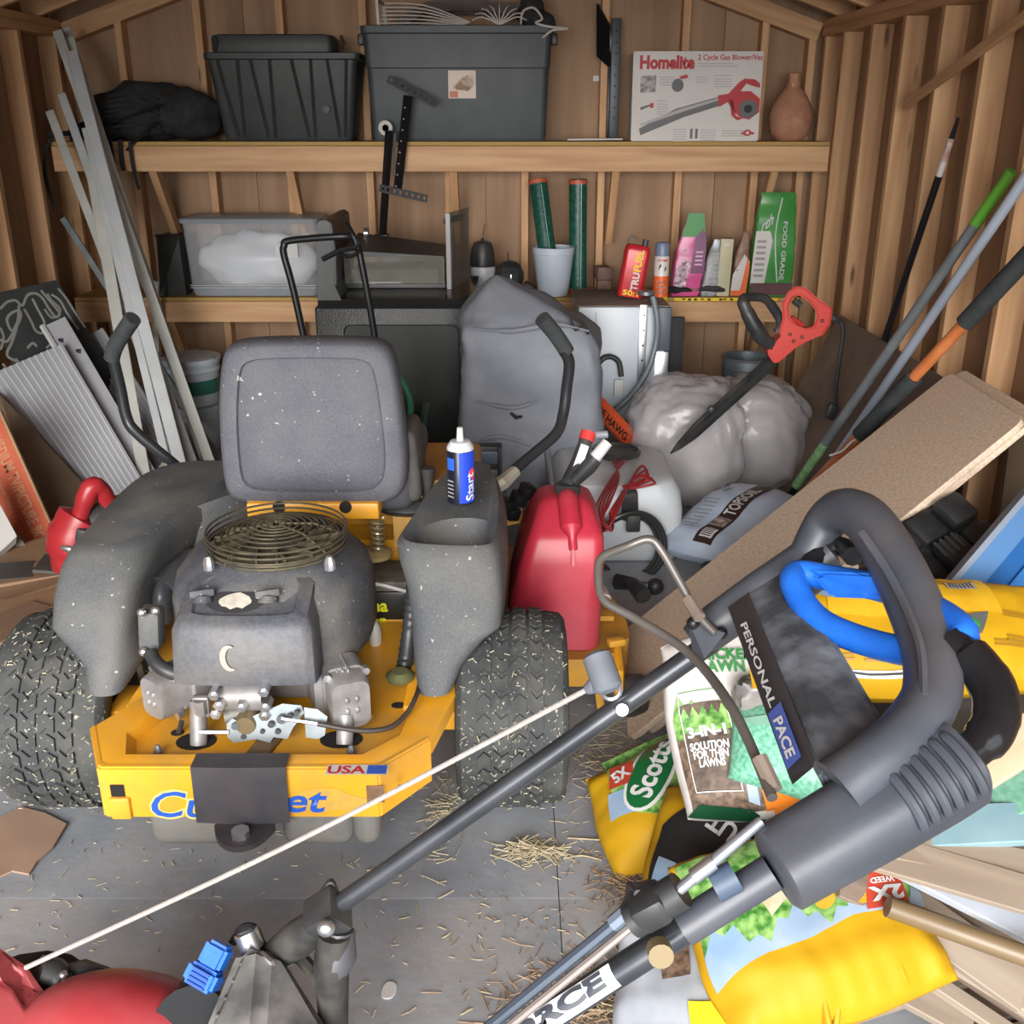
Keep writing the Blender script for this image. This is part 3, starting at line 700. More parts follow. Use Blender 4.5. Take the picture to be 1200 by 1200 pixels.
# upright pouch builder
def pouch(name, label, px0, px1, pytop, y, cols, group=None, topk=.6, dep=.07, lean=0.0, gusset=True, base=ZLO):
    """gusseted bag: boxy at the foot, flat crimped top"""
    x0, x1 = xat(px0, y, base+.1), xat(px1, y, base+.1); cx = (x0+x1)/2; w = x1-x0; H = py_((px0+px1)/2, pytop, y).z-base
    t = thing(name, label, 'bag', (cx, y, base), group)
    prof = ((.0,.9,.85),(.03,1,1),(.35,1.0,.95),(.6,.94,.7),(.8,.5+.5*topk,.38),(.93,topk,.12),(1.0,topk*1.02,.06))
    secs = []
    for i in range(25):
        f = i/24
        for (a, wa, da), (c, wc, dc) in zip(prof, prof[1:]):
            if a <= f <= c: k = (f-a)/(c-a); kw = wa+(wc-wa)*k; kd = da+(dc-da)*k; break
        ring = []
        for p in rrect(w*kw, dep*kd, min(.012, dep*kd*.45), 3):
            q = V((cx+p[0]+lean*f*H, y+p[1], base+.002+f*H)); n = noise.noise(q*26+V((px0,0,0)))*.007*min(1,f*3)
            ring.append(q+V((n,-n,0)))
        secs.append(ring)
    b = MB(); b.loft(secs); body = obj('body', b, cols, t)
    def F(u, v, z=.004):
        f = max(0,min(1,v))
        for (a, wa, da), (c, wc, dc) in zip(prof, prof[1:]):
            if a <= f <= c: k = (f-a)/(c-a); kw = wa+(wc-wa)*k; kd = da+(dc-da)*k; break
        return V((cx+u*w*kw/2+lean*f*H, y-dep*kd/2-z-.003, base+.002+f*H))
    return t, body, F, w, H
PINK = mk('pink_bag', (190,70,130), (214,96,152), rough=.3, scale=8)
t, body, F, w, H = pouch('feed_bag', 'pink and purple bag with a green top and flower print on the lower shelf', 785, 820, 250, YS+.07, PINK, topk=.5, lean=.10)
patch([(-.9,.72),(-1,.78),(-1,1),(1,1),(1,.8),(.2,.72)], flat('leaf_green', (58,140,70), .4), body, F=F, cut=.1)
patch([(.15,.72),(1,.85),(1,.28),(.1,.28)], flat('bag_purple', (104,30,88), .35), body, F=F, cut=.1)
patch([(-.9,.1),(-.1,.12),(.05,.42),(-.4,.45),(-.9,.3)], mk('flower_print', (120,60,96), (232,214,222), scale=60), body, F=lambda x,y,z=.004: F(x,y,.006), cut=.1)
lettering('X', None, .22, WHITE, body, F=lambda x,y: F(x,y,.008), at=(-.45,.55), h=.06)
for k in range(4): patch(rect(.3,.8,.38+.05*k,.4+.05*k), flat('bag_pale_pink', (220,170,200)), body, F=lambda x,y,z=.004: F(x,y,.007), cut=.2)
t, body, F, w, H = pouch('seed_bag', 'grey bag of small print between the pink bag and a cream carton', 821, 839, 281, YS+.06, mk('grey_bag', (128,134,142), (170,174,178), rough=.3, scale=30), topk=.45, lean=.12)
for k in range(9): patch(rect(-.8,.7,.1+.08*k,.13+.08*k), LG, body, F=F, cut=.3)
x0, x1 = xat(840,YS+.06,.8), xat(855,YS+.06,.8); zt = py_(848,279,YS+.06).z
t = thing('cream_carton', 'narrow cream carton between the grey bag and the orange bag', 'carton', ((x0+x1)/2, YS+.06, ZLO))
b = MB(); b.box(((x0+x1)/2, YS+.06, (ZLO+.002+zt)/2), (x1-x0, .07, zt-ZLO-.002), rotM(0,.02,0), .005); obj('box', b, mk('cream_card', (188,182,150), (200,194,166), rough=.6), t)
b = MB(); b.box(((x0+x1)/2, YS+.024, zt-.03), ((x1-x0)*.6, .006, .03), None, .003); obj('spout_flap', b, flat('cream_flap', (206,200,180)), t)
t, body, F, w, H = pouch('seed_bag', 'small white and orange bag with a crumpled brown top beside the green bag', 855, 873, 272, YS+.06, mk('brown_crumple', (122,92,76), (150,120,100), rough=.5, scale=20), topk=.35, lean=.08)
patch([(-1,.02),(1,.02),(1,.55),(.2,.66),(-1,.35)], flat('bag_white', (204,200,196)), body, F=F, cut=.1)
patch([(.1,.02),(1,.02),(1,.5),(.6,.62)], flat('bag_orange', (226,104,44)), body, F=lambda x,y,z=.004: F(x,y,.007), cut=.1)
patch(rect(-1,1,.02,.10), flat('bag_orange', (226,104,44)), body, F=lambda x,y,z=.004: F(x,y,.008), cut=.1)
GB = mk('bag_green', (58,134,62), (74,150,76), rough=.28, scale=10)
t, body, F, w, H = pouch('diatomaceous_bag', 'large green and white food grade bag at the right end of the lower shelf', 876, 925, 226, YS+.07, GB, topk=.82, dep=.12, lean=.03)
patch([(-1,.12),(-.35,.12),(-.15,.55),(-.3,.64),(-1,.64)], flat('bag_white', (204,200,196)), body, F=F, cut=.1)
patch(rect(-1,1,.02,.14), mk('bag_plum', (96,70,72), (112,84,84), rough=.25), body, F=lambda x,y,z=.004: F(x,y,.006), cut=.1)
lettering('FOOD GRADE', None, .48, WHITE, body, F=lambda x,y: F(x,y,.008), at=(.45,.45), h=.16, rot=-pi/2, bold=.01) if False else None
def FR(x, y): return F(.42 + x, .45 + y, .008)
bmL = text_bm('FOOD GRADE', .015); _fit(bmL, .56, .22)
for v in bmL.verts: v.co = FR(v.co.y, -v.co.x)
obj('lettering', bmL, WHITE, body, smooth=False)
lettering('rth', None, .60, WHITE, body, F=lambda x,y: F(x,y,.008), at=(-.5,.72), h=.11, shear=.3, rot=.15)
for k in range(7): patch(rect(-.9,-.45,.2+.055*k,.225+.055*k), GREYP, body, F=lambda x,y,z=.004: F(x,y,.007), cut=.3)
b = MB(); b.tube([F(.25,.15,.006), F(-.05,.6,.006), F(.2,.95,.006)], .004, 5, smooth=4); obj('fold', b, flat('fold_white', (206,216,206)), t)
# dark eyeglasses-like tool on shelf edge
q = py_(832, 342, YS+.02)
t = thing('pruning_shears', 'small dark curved hand tool lying on the shelf edge before the bags', 'tool', q)
b = MB(); b.tube([q+V((-.06,0,.008)), q+V((-.02,.0,.018)), q+V((.04,-.005,.014)), q+V((.075,.0,.008))], [.006,.014,.016,.008], 8); obj('handle', b, BLK, t)
b = MB(); b.tube([q+V((-.06,0,.008)), q+V((-.085,.0,.012)), q+V((-.10,.0,.016))], .005, 6); obj('tip', b, flat('tan_tip', (150,120,96)), t)
b = MB(); p = py_(790, 342, YS+.03); b.ell(p+V((0,0,.012)), (.10,.05,.013), None, 16, 8)
for v in b.bm.verts: v.co.z += noise.noise(v.co*30)*.01
tag(obj('dark_rag', b, BLKF, origin=p), 'flattened dark rag under the pink bag on the lower shelf', 'rag')
# ======================= BACK OF THE FLOOR =======================
def ctr(*ps): return sum((V(p) for p in ps), V())/len(ps)
# black range, seen from its side
yf, yb = 4.50, 5.17
xa, xb = py_(374, 450, yf).x, py_(556, 450, yf).x
zt = py_(460, 352, yf).z
t = thing('kitchen_range', 'black enamel kitchen range turned side-on, carrying a glass tank, behind the mower seat', 'range', ((xa+xb)/2, (yf+yb)/2, 0))
RNG = mk('black_enamel', (24,27,26), (32,35,34), rough=.35, scale=60, bump=.5, bscale=160)
b = MB(); b.bb(xa, xb-.008, yf+.004, yb, .03, zt-.03, .012); obj('body', b, RNG, t)
M = frame(((xa+xb)/2+.03, yf+.004, zt*.5-.02), (1,0,0), (0,0,1))
b = MB(); w2, h2 = (xb-xa)*.74, zt-.17
b.loft([[M @ V((p[0]*k, p[1]*k2, z)) for p in rrect(w2,h2,.03,4)] for z,k,k2 in ((0,1,1),(.006,1,1),(.006,.985,.988),(.001,.97,.978))]); obj('side_panel', b, mk('black_side', (19,23,22), (26,30,29), rough=.5, scale=6), t)
b = MB(); b.loft([[V((x,y,z)) for y,z in ((yf-.006,zt-.035),(yf-.012,zt-.015),(yf,zt+.006),(yf+.03,zt+.012),(yb-.01,zt+.012),(yb,zt-.02),(yb,zt-.035))] for x in (xa+.02, xb-.04, xb-.012, xb+.004)])
obj('cooktop', b, flat('glossy_black', (36,38,38), .15), t)
b = MB(); b.bb(xb-.004, xb+.012, yf+.01, yb-.03, zt-.12, zt-.035, .006); obj('door_edge', b, STEEL, t)
b = MB(); b.bb(xb-.004, xb+.010, yf+.015, yb-.03, .12, zt-.13, .006); obj('oven_door', b, BLK, t)
pr = [(372,352),(370,266),(374,259),(380,258),(386,262),(391,300),(392,334),(400,352)]
b = MB(); pp = [py_(a, c, yf-.004) for a, c in pr]
b.loft([pp, [p+V((0,.30,0)) for p in pp], [p+V((0,.56,.0)) for p in pp]]); obj('backguard', b, mk('range_grey_black', (34,38,39), (42,46,46), rough=.4), t)
b = MB(); b.loft([[V((p.x*.985+.004, p.y-.003, p.z)) for p in pp[3:7]]+[V((p.x+.008, p.y-.003, p.z)) for p in reversed(pp[3:7])]]*1+[[V((p.x+.002, p.y-.008, p.z)) for p in pp[3:7]]+[V((p.x+.010, p.y-.008, p.z)) for p in reversed(pp[3:7])]]); obj('trim_line', b, BLKM, t)
b = MB(); p = py_(427, 273, yb-.15); b.lathe([(0,0),(.028,0),(.024,.02),(0,.022)], p, rotM(0,pi/2,0), 18); obj('knob', b, STEEL, t)
# glass tank with a lid on the range
GLS = mk('tank_glass', (150,150,140), None, rough=.05, alpha=.28, spec=.8)
ya, ybk = 4.74, 5.02; x0, x1 = py_(404,330,ya).x, py_(521,330,ya).x; z0 = zt+.014; z1 = py_(460,301,ya).z
t = thing('glass_tank', 'low glass tank with a dark lid standing on the black range', 'tank', ((x0+x1)/2, (ya+ybk)/2, z0))
for q in ((x0,x1,ya,ya+.006),(x0,x1,ybk-.006,ybk),(x0,x0+.006,ya+.007,ybk-.007),(x1-.006,x1,ya+.007,ybk-.007)):
    b = MB(); b.bb(*q, z0+.02, z1); obj('pane', b, GLS, t, smooth=False)
b = MB(); b.bb(x0-.006,x1+.006,ya-.006,ybk+.006,z0,z0+.022,.004); obj('base', b, BLK, t)
b = MB(); b.hull([(x0-.005,ya-.008,z1+.03),(x1+.01,ya-.008,z1+.002),(x1+.01,ybk+.02,z1+.02),(x0+.03,ybk+.03,z1+.075),(x0-.005,ya-.008,z1+.002),(x0+.03,ybk+.03,z1+.01),(x1+.01,ybk+.02,z1)]); obj('lid', b, mk('lid_grey', (56,58,57),(70,72,70), rough=.45), t)
b = MB(); b.bb(x0+.03,x1-.03,ya+.02,ybk-.02,z0+.023,z0+.09,.01)
for v in b.bm.verts: v.co.z += noise.noise(v.co*14)*.02
obj('residue', b, mk('tank_dirt', (84,84,78),(120,114,104), rough=.9, scale=14), t)
# steel-framed panel
a, c = py_(524,338,4.72), py_(549,322,5.04); z0 = a.z; z1 = py_(524,250,4.72).z
t = thing('glass_door_panel', 'upright narrow glass panel with a bright metal edge standing on the black range', 'panel', (a.x, a.y, zt+.014))
u = V((c.x-a.x, c.y-a.y, 0)); M = frame((a.x,a.y,zt+.014), u, (0,0,1)); Ln = u.length; Hh = z1-zt-.014
b = MB(); b.prism(rect(.012,Ln,.0,Hh), .006, M); obj('pane', b, mk('smoke_glass', (120,118,112), None, rough=.15, alpha=.55), t, smooth=False)
b = MB(); b.prism(rect(-.002,.014,0,Hh), .02, M); obj('edge_frame', b, STEEL, t, smooth=False)
b = MB(); b.tube([M @ V((.06,Hh-.04,-.02)), M @ V((Ln-.03,Hh-.04,-.02))], .014, 10); obj('handle', b, BLK, t)
# spreader with a bent tube handle
yy = 3.95
t = thing('broadcast_spreader', 'push spreader whose bent black tube handle rises behind the mower seat', 'spreader', py_(385, 590, yy)+V((0,0,-py_(385,590,yy).z)))
b = MB(); b.tube([py_(372,470,yy), py_(345,345,yy), py_(333,300,yy), py_(333,288,yy), py_(340,282,yy), py_(400,277,yy-.02), py_(414,280,yy), py_(421,295,yy), py_(440,400,yy), py_(446,470,yy)], .0135, 10, smooth=5); obj('handle_tube', b, BLKM, t)
b = MB(); b.tube([py_(378,304,yy-.03), py_(400,293,yy-.03), py_(418,288,yy-.02), py_(412,272,yy-.01), py_(406,262,yy+.02)], .010, 8, smooth=3); obj('lever', b, BLKM, t)
b = MB(); b.tube([py_(396,298,yy-.02), py_(413,300,yy-.04), py_(422,292,yy-.02)], .007, 8, smooth=3); obj('lever_link', b, BLKM, t)
for px in (435, 441):
    b = MB(); b.ell(py_(px, 403, yy-.012), (.011,.011,.011), None, 10, 6); obj('bolt', b, STEEL, t)
c0 = py_(410, 520, yy)
b = MB(); b.lathe([(.05,.16),(.07,.18),(.19,.42),(.2,.43),(.18,.42),(.05,.2)], (c0.x, yy, 0.02), None, 20); obj('hopper', b, mk('spreader_green', (36,88,66),(46,100,76)), t)
for s in (-1,1):
    b = MB(); b.lathe([(.03,-.02),(.12,-.025),(.125,0),(.12,.025),(.03,.02)], (c0.x+s*.2, yy, .126), rotM(0,pi/2,0), 20); obj('wheel', b, BLK, t)
b = MB(); b.cyl((c0.x-.22,yy,.126),(c0.x+.22,yy,.126),.012,8); obj('axle', b, BLKM, t)
b = MB(); b.tube([py_(446,470,yy), (c0.x+.06,yy,.2)], .013, 8); b.tube([py_(372,470,yy), (c0.x-.06,yy,.2)], .013, 8); obj('frame', b, BLKM, t)
# green container and small stick beside the seat
p = py_(464, 500, 3.9)
t = thing('green_hose_reel', 'green plastic rim of a coiled hose showing right of the mower seat', 'hose', (p.x-.03, 3.9, 0))
for k in range(7):
    b = MB(); r = .15-.006*(k % 3); b.tube([(p.x-.045+r*.75*cos(2*pi*i/20), 3.9+.012*(k % 3)-.02*(k//3), .50+r*1.0*sin(2*pi*i/20)) for i in range(20)], .009, 6, closed=True); obj('coil', b, flat('hose_green', (46,110,84), .4), t)
b = MB(); b.bb(p.x-.15, p.x-.03, 3.92, 3.98, 0, .45, .01); obj('stand', b, BLK, t)
p1, p2 = py_(500,472,4.3), py_(488,545,4.2)
b = MB(); b.tube([p1, p2, V((p2.x-.06, 4.15, .0))], .018, 6); tag(obj('green_garden_stake', b, flat('dull_green', (44,62,50), .6), origin=(p2.x-.06,4.15,0)), 'short dull green stake leaning against the black range', 'stake')
# covered grill
yg = 4.22; cxg = py_(622, 450, yg).x
t = thing('grill_cover', 'grey fabric cover draped over a squarish grill in the middle of the shed', 'cover', (cxg, yg, 0))
prof = [(0,.305,.26),(.10,.305,.26),(.25,.315,.265),(.36,.30,.25),(.55,.29,.24),(.70,.28,.23),(.78,.25,.20),(.84,.19,.15),(.89,.115,.10),(.925,.065,.06),(.945,.035,.03),(.95,.005,.005)]
secs = []
for i in range(46):
    z = .95*i/45
    for (a,wa,da),(c,wc,dc) in zip(prof, prof[1:]):
        if a <= z <= c+1e-9: k = (z-a)/(c-a); w_, d_ = wa+(wc-wa)*k, da+(dc-da)*k; break
    ring = []
    for j in range(72):
        a = 2*pi*j/72; ca, sa = cos(a), sin(a)
        ex = .28 if z < .8 else .5
        x = abs(ca)**ex*(1 if ca > 0 else -1)*w_; y = abs(sa)**ex*(1 if sa > 0 else -1)*d_
        q = V((x, y, z)); sk = 0
        if z > .72: sk = (z-.72)/.17; 
        q.x -= sk*.10; 
        n = noise.noise(V((q.x*6, q.y*6, z*3)))*.030 + noise.noise(V((q.x*16+3*z, q.y*14, z*8)))*.018 + .012*noise.noise(V((q.x*3+z*11, q.y*3, z*22)))
        f = (1+n/.3*(0.5+ .6*(z < .25)+.5*(z > .65)))
        ring.append(V((cxg+q.x*f, yg+q.y*f, .004+z+ (noise.noise(V((q.x*9,q.y*9,0)))*.02 if z > .8 else 0))))
    secs.append(ring)
b = MB(); b.loft(secs); GCM = mk('grey_cover_cloth', (120,126,136), (142,147,156), rough=.75, scale=5, bump=.35, bscale=14, dust=((96,98,104),.5,4)); obj('cloth', b, GCM, t, ang=60)
for pts in (((552,385),(600,388),(650,380),(690,388)), ((556,470),(600,478),(630,470)), ((548,520),(590,512),(640,530))):
    b = MB(); b.tube([py_(a,c,yg-.25) for a,c in pts], [.004,.010,.010,.004], 8, smooth=5); obj('crease', b, GCM, t)
b = MB(); p = py_(605,488,yg-.262); b.tube([p+V((-.022,0,.014)), p+V((0,-.012,-.002)), p+V((.024,-.006,.002))], [.005,.009,.005], 8); obj('tear', b, BLKF, t)
p = py_(674, 378, yg-.2); b = MB(); b.tube([p+V((-.02,-.03,.02)), p+V((.0,-.05,-.02)), p+V((.03,-.04,.0)), p+V((.05,-.03,-.04))], .006, 6, smooth=3); obj('drawstring', b, BLKF, t)
# white dishwasher / metal cabinet
yw, ywb = 4.72, 5.2; xa, xb = py_(676,450,yw).x, py_(779,450,yw).x; zw = py_(735,360,yw).z
t = thing('dishwasher', 'white metal appliance with hoses and a steel strip, right of the grey cover', 'appliance', ((xa+xb)/2, (yw+ywb)/2, 0))
b = MB(); b.bb(xa, xb-.012, yw, ywb, .02, zw, .006); obj('cabinet', b, mk('appliance_white', (184,194,204), (196,204,212), rough=.35, scale=4), t)
b = MB(); b.bb(xa-.004, xb+.004, yw-.004, ywb, zw+.001, zw+.008, .002); obj('top_board', b, mk('dusty_brown_top', (112,98,92), (132,116,108), rough=.8), t)
xs_ = py_(754,400,yw).x; b = MB(); b.bb(xs_-.024, xs_+.012, yw-.014, yw-.001, .30, zw+.012, .002); s_ = obj('steel_strip', b, STEEL, t)
for k in range(7):
    b = MB(); z = .36+.07*k; b.cyl((xs_-.004, yw-.017, z), (xs_-.004, yw-.012, z), .005, 8); obj('hole', b, BLACKP, s_)
xs2 = py_(774,360,yw).x; b = MB(); b.bb(xs2-.016, xb+.012, yw-.012, yw+.05, zw-.20, zw+.0, .004); obj('corner_bracket', b, flat('dark_bracket', (82,90,100),.5,.2), t)
b = MB(); b.bb(xs2-.016, xb+.010, yw-.008, yw+.05, .1, zw-.205, .003); obj('edge_flange', b, STEEL, t)
b = MB(); xl = py_(697,400,yw).x; b.bb(xl, xl+.004, yw-.002, yw, .1, zw-.02); obj('seam', b, GREYP, t)
CORR = BLK
pts = [py_(700,470,yw-.03), py_(699,440,yw-.03), py_(703,424,yw-.03), py_(714,418,yw-.03), py_(725,424,yw-.03), py_(728,441,yw-.03)]
cc = curve(pts, 9); b = MB(); b.tube(cc, [.012+.002*(i % 2) for i in range(len(cc))], 10); obj('drain_hose', b, CORR, t)
b = MB(); b.box(py_(725,452,yw-.015)+V((0,0,-.01)), (.045,.02,.085), None, .006); obj('hose_clip', b, WHITE, t)
b = MB(); b.tube([py_(765,347,yw-.04), py_(770,375,yw-.05), py_(768,405,yw-.05), py_(757,438,yw-.07), py_(735,468,yw-.09), py_(708,492,yw-.1), py_(690,512,yw-.12)], .0135, 10, smooth=6); obj('grey_hose', b, flat('grey_hose', (112,120,128), .4), t)
b = MB(); b.lathe([(.0,0),(.04,0),(.04,.015),(0,.02)], py_(757,345,yw-.01), None, 14); obj('hose_clamp', b, GREYM, t)
# dark board behind the appliance and the galvanised can
b = MB(); a, c = py_(785,372,5.0), py_(799,440,5.0); b.bb(a.x, c.x, 5.0, 5.03, 0.005, a.z, .004)
tag(obj('dark_board', b, mk('dark_board', (40,42,44), (52,52,52), rough=.7), origin=(a.x,5.0,0)), 'dark narrow board standing behind the white appliance', 'board')
q = py_(876, 418, 5.0); r = 29*4.95/FPX
t = thing('galvanised_can', 'grey galvanised metal can standing behind the clear plastic bag', 'can', (q.x, 5.0, 0))
zc = q.z; b = MB(); b.lathe([(0,.004),(r*.9,.004),(r*.9,zc-.10),(r,zc-.09),(r,zc),(r*.96,zc),(r*.95,zc-.1),(r*.8,zc-.12),(0,zc-.12)], (q.x,5.0,0), None, 32); obj('body', b, mk('galvanised', (104,116,124), (140,150,156), rough=.4, metal=.5, scale=14), t)
b = MB(); b.tube([(q.x+(r+.003)*cos(2*pi*k/28), 5.0+(r+.003)*sin(2*pi*k/28), zc) for k in range(28)], .006, 6, closed=True); obj('rim', b, GREYM, t)
b = MB(); b.tube([(q.x+(r+.003)*cos(2*pi*k/28), 5.0+(r+.003)*sin(2*pi*k/28), zc-.05) for k in range(28)], .004, 6, closed=True); obj('band', b, GREYM, t)
# hardboard sheet leaning on the right wall
HB = mk('hardboard', (112,98,86), (130,114,100), rough=.7, scale=6)
def slab(name, pts, th, mat, label, cat, group=None, parent=None):
    pts = [V(p) for p in pts]; n = (pts[1]-pts[0]).cross(pts[2]-pts[0]).normalized()
    if n.dot(V((0,0,CZ))-pts[0]) < 0: n = -n
    b = MB(); b.loft([[p for p in pts], [p-n*th for p in pts]]); bmesh.ops.bevel(b.bm, geom=b.bm.edges[:], offset=min(.0015,th*.2), segments=1, affect='EDGES')
    M = frame(ctr(*pts), pts[1]-pts[0], pts[2]-pts[1])
    o = obj(name, b, mat, parent, origin=M, smooth=False)
    return tag(o, label, cat, group) if label else o
slab('hardboard_sheet', [(1.17,4.72,0.004),(1.49,4.66,.72),(1.52,3.5,.70),(1.30,3.5,.004)], .012, HB, 'thin dark brown hardboard sheet leaning on the right wall behind the poles', 'board')
# clear plastic bags full of bubble film
FILM = mk('clear_film', (186,182,186), (208,205,208), rough=.2, alpha=.45, spec=.6, scale=5, bump=.9, bscale=8)
FILL = mk('packed_film', (146,142,145), (186,182,185), rough=.5, scale=7, bump=.4, bscale=12)
def lumpy(c, r, seed, amp=.06, u=64, v=40, fl=0.004):
    b = MB(); b.ell((0,0,0), (1,1,1), None, u, v)
    for q in b.bm.verts:
        d = q.co.copy(); s = V((seed,seed*2,0))
        k = 1+amp*.7*(.35-abs(noise.noise(d*5.5+s)))+amp*2.2*noise.noise(d*1.7+s)+amp*1.5*(abs(noise.noise(d*3.4+s))*2-.6)+amp*.5*noise.noise(d*9+s)
        e = V([abs(x)**.75*(1 if x > 0 else -1) for x in d])
        q.co = V((c[0]+e.x*r[0]*k, c[1]+e.y*r[1]*k, max(fl, c[2]+e.z*r[2]*k)))
    return b
for (a, c0, y, rx, rz, ry, lab, sd) in (((800,515),None,4.25,.26,.30,.24,'large clear plastic bag of crumpled film beside the white tank',3.1), ((880,505),None,4.45,.24,.27,.22,'second clear plastic bag, under the hedge trimmer handle by the hardboard',7.7)):
    p = py_(a[0], a[1], y); zc = max(.2, p.z)
    t = thing('plastic_bag', lab, 'bag', (p.x, y, 0))
    obj('contents', lumpy((p.x,y,zc-.04),(rx*.85,ry*.85,rz*.86),sd+2,.03), FILL, t, ang=70)
    obj('film', lumpy((p.x,y,zc-.02),(rx,ry,rz),sd,.042,80,50), FILM, t, ang=65)
# orange hedge trimmer scabbard
a, c = py_(678,455,4.35), py_(738,512,4.15); c = py_(740,520,4.12); M = frame(a, c-a, (0.1,-.2,1)); Ln = (c-a).length
t = thing('blade_cover', 'orange blade scabbard with black lettering lying against the white appliance', 'cover', a)
b = MB(); b.prism([(-.02,-.035),(Ln,-.04),(Ln+.004,.04),(-.02,.045)], -.03, M); bmesh.ops.bevel(b.bm, geom=b.bm.edges[:], offset=.006, segments=2, affect='EDGES'); s_ = obj('scabbard', b, flat('scabbard_orange', (200,84,46), .45), t)
lettering('HEDGE HAWG', M @ Matrix.Translation((Ln*.52,.004,.0015)), Ln*.78, BLACKP, s_, h=.042, bold=.03)
b = MB(); b.prism(rect(-.02,Ln,-.037,-.026), .002, M); obj('rib', b, flat('scabbard_dark', (150,60,36)), s_)
# white sprayer tank
yt = 3.5; x0, x1 = py_(648,640,yt).x, py_(800,640,yt).x; zt = .31; ytb = 4.02
t = thing('sprayer_tank', 'translucent white spot sprayer tank with black lid, red wires and coiled black hose', 'sprayer', ((x0+x1)/2, 3.75, 0))
cx, cy = (x0+x1)/2, (yt+ytb)/2
TK = mk('tank_white', (196,204,212), (206,212,218), rough=.4, scale=6, dust=((150,146,136),.35,3))
def tsec(z, k, ky, r=.05, dx=0): return [V((cx+dx+p[0], cy+p[1], z)) for p in rrect((x1-x0)*k, (ytb-yt)*ky, r, 5)]
b = MB(); b.loft([tsec(.006,.92,.94,.04), tsec(.03,1,1,.05), tsec(.2,1,1,.06), tsec(.26,.97,.97,.08), tsec(.30,.88,.90,.08), tsec(zt,.80,.82,.08)]); obj('tank', b, TK, t)
pl = pz_(722,532,zt); b = MB(); b.lathe([(.095,.0),(.098,.012),(.085,.022),(.075,.012),(.03,.008),(0,.01)], (pl.x,pl.y,zt+.001), None, 26); obj('lid', b, BLK, t)
WR = flat('red_wire', (150,40,46), .5)
for k in range(5):
    o = .012*k
    b = MB(); b.tube([pz_(718,540,zt+.02)+V((o,0,0)), pz_(725-2*k,560,zt+.03), pz_(714-4*k,590+2*k,zt+.02), pz_(704+3*k,610+3*k,zt-.02), pz_(710+2*k,622-4*k,zt-.03), pz_(724-2*k,598,zt+.02), pz_(737+2*k,568-2*k,zt+.03), pz_(752+4*k,546+5*k,zt+.03), pz_(758-4*k,560+3*k,zt+.02), pz_(730,570,zt+.035)], .0045, 6, smooth=5); obj('red_wire', b, WR, t)
p = py_(737,585,yt-.02); b = MB(); b.box(py_(738,592,yt-.03), (.06,.035,.12), rotM(.25,-.1,0), .008); obj('wand_bracket', b, BLK, t)
b = MB(); b.box(py_(742,612,yt-.045), (.05,.03,.07), None, .006); obj('hose_clip', b, BLK, t)
b = MB(); b.ell(py_(737,570,yt-.04), (.014,.012,.014), None, 10, 8); obj('screw', b, STEEL, t)
for k, (r, dx) in enumerate(((.115,0),(.122,.008),(.128,.014))):
    q = py_(734,640,yt-.05-.012*k)
    b = MB(); b.tube([q+V((dx+r*cos(2*pi*i/30), .02*sin(4*pi*i/30)-.0, r*1.02*sin(2*pi*i/30))) for i in range(30)], .0085, 8, closed=True); obj('hose_coil', b, flat('black_hose', (44,46,46), .35), t)
b = MB(); q = py_(735,682,yt-.12); b.tube([py_(700,690,yt-.1), q, py_(760,680,yt-.1)], .010, 8); obj('spray_wand', b, BLK, t)
b = MB(); b.box(py_(712,688,yt-.13), (.05,.02,.012), None, .003); obj('nozzle', b, STEEL, t)
# clutter right behind the gas can
yc = 4.05
t = thing('hand_sprayer_pump', 'black pump head with a white bottle beside the white tank', 'pump', py_(690, 512, yc))
b = MB(); b.tube([py_(668,515,yc), py_(690,505,yc), py_(712,512,yc)], .02, 8); obj('body', b, BLK, t)
b = MB(); b.cyl(py_(697,470,yc), py_(697,505,yc), .022, 10); obj('pump_head', b, BLK, t)
b = MB(); b.cyl(py_(690,510,yc-.06), py_(712,509,yc-.06), .016, 10); obj('label_band', b, flat('pale_bottle', (180,186,196), .4), t)
b = MB(); b.cyl(py_(672,515,yc-.02), V((py_(672,515,yc).x, yc+.02, 0)), .014, 8); b.cyl(py_(706,515,yc+.02), V((py_(706,515,yc).x, yc+.03, 0)), .014, 8); obj('stand', b, BLKM, t)
b = MB(); b.cyl(py_(640,520,3.5), V((py_(662,565,3.42).x, 3.40, 0)), .012, 8); tag(obj('grey_rod', b, GREYM, origin=V((py_(662,565,3.42).x,3.40,0))), 'short grey rod leaning beside the white sprayer tank', 'rod')
# grey-blue organiser tray behind the mower
ya = 3.80; x0, x1 = py_(494,540,ya).x, py_(588,540,ya).x; z0, z1 = py_(540,548,ya).z, py_(540,528,ya).z
t = thing('plastic_drawer_unit', 'black frame with blue-grey plastic drawers standing behind the mower', 'drawers', ((x0+x1)/2, ya+.15, 0))
b = MB(); b.bb(x0, x1, ya+.01, ya+.07, .0, z1+.012, .006); obj('frame', b, BLK, t)
for k in range(3):
    zz = z1-.075*k; b = MB(); b.bb(x0+.015, x1-.015, ya-.004, ya+.012, zz-.055, zz-.004, .004); d_ = obj('drawer', b, flat('drawer_blue_grey', (108,124,146), .35), t)
    b = MB(); b.bb((x0+x1)/2-.002, (x0+x1)/2+.002, ya-.008, ya-.004, zz-.045, zz-.012); obj('divider', b, BLACKP, d_)
for s in (x0+.008, x1-.008):
    b = MB(); b.bb(s-.008, s+.008, ya-.008, ya+.01, .0, z1+.014, .003); obj('post', b, BLK, t)
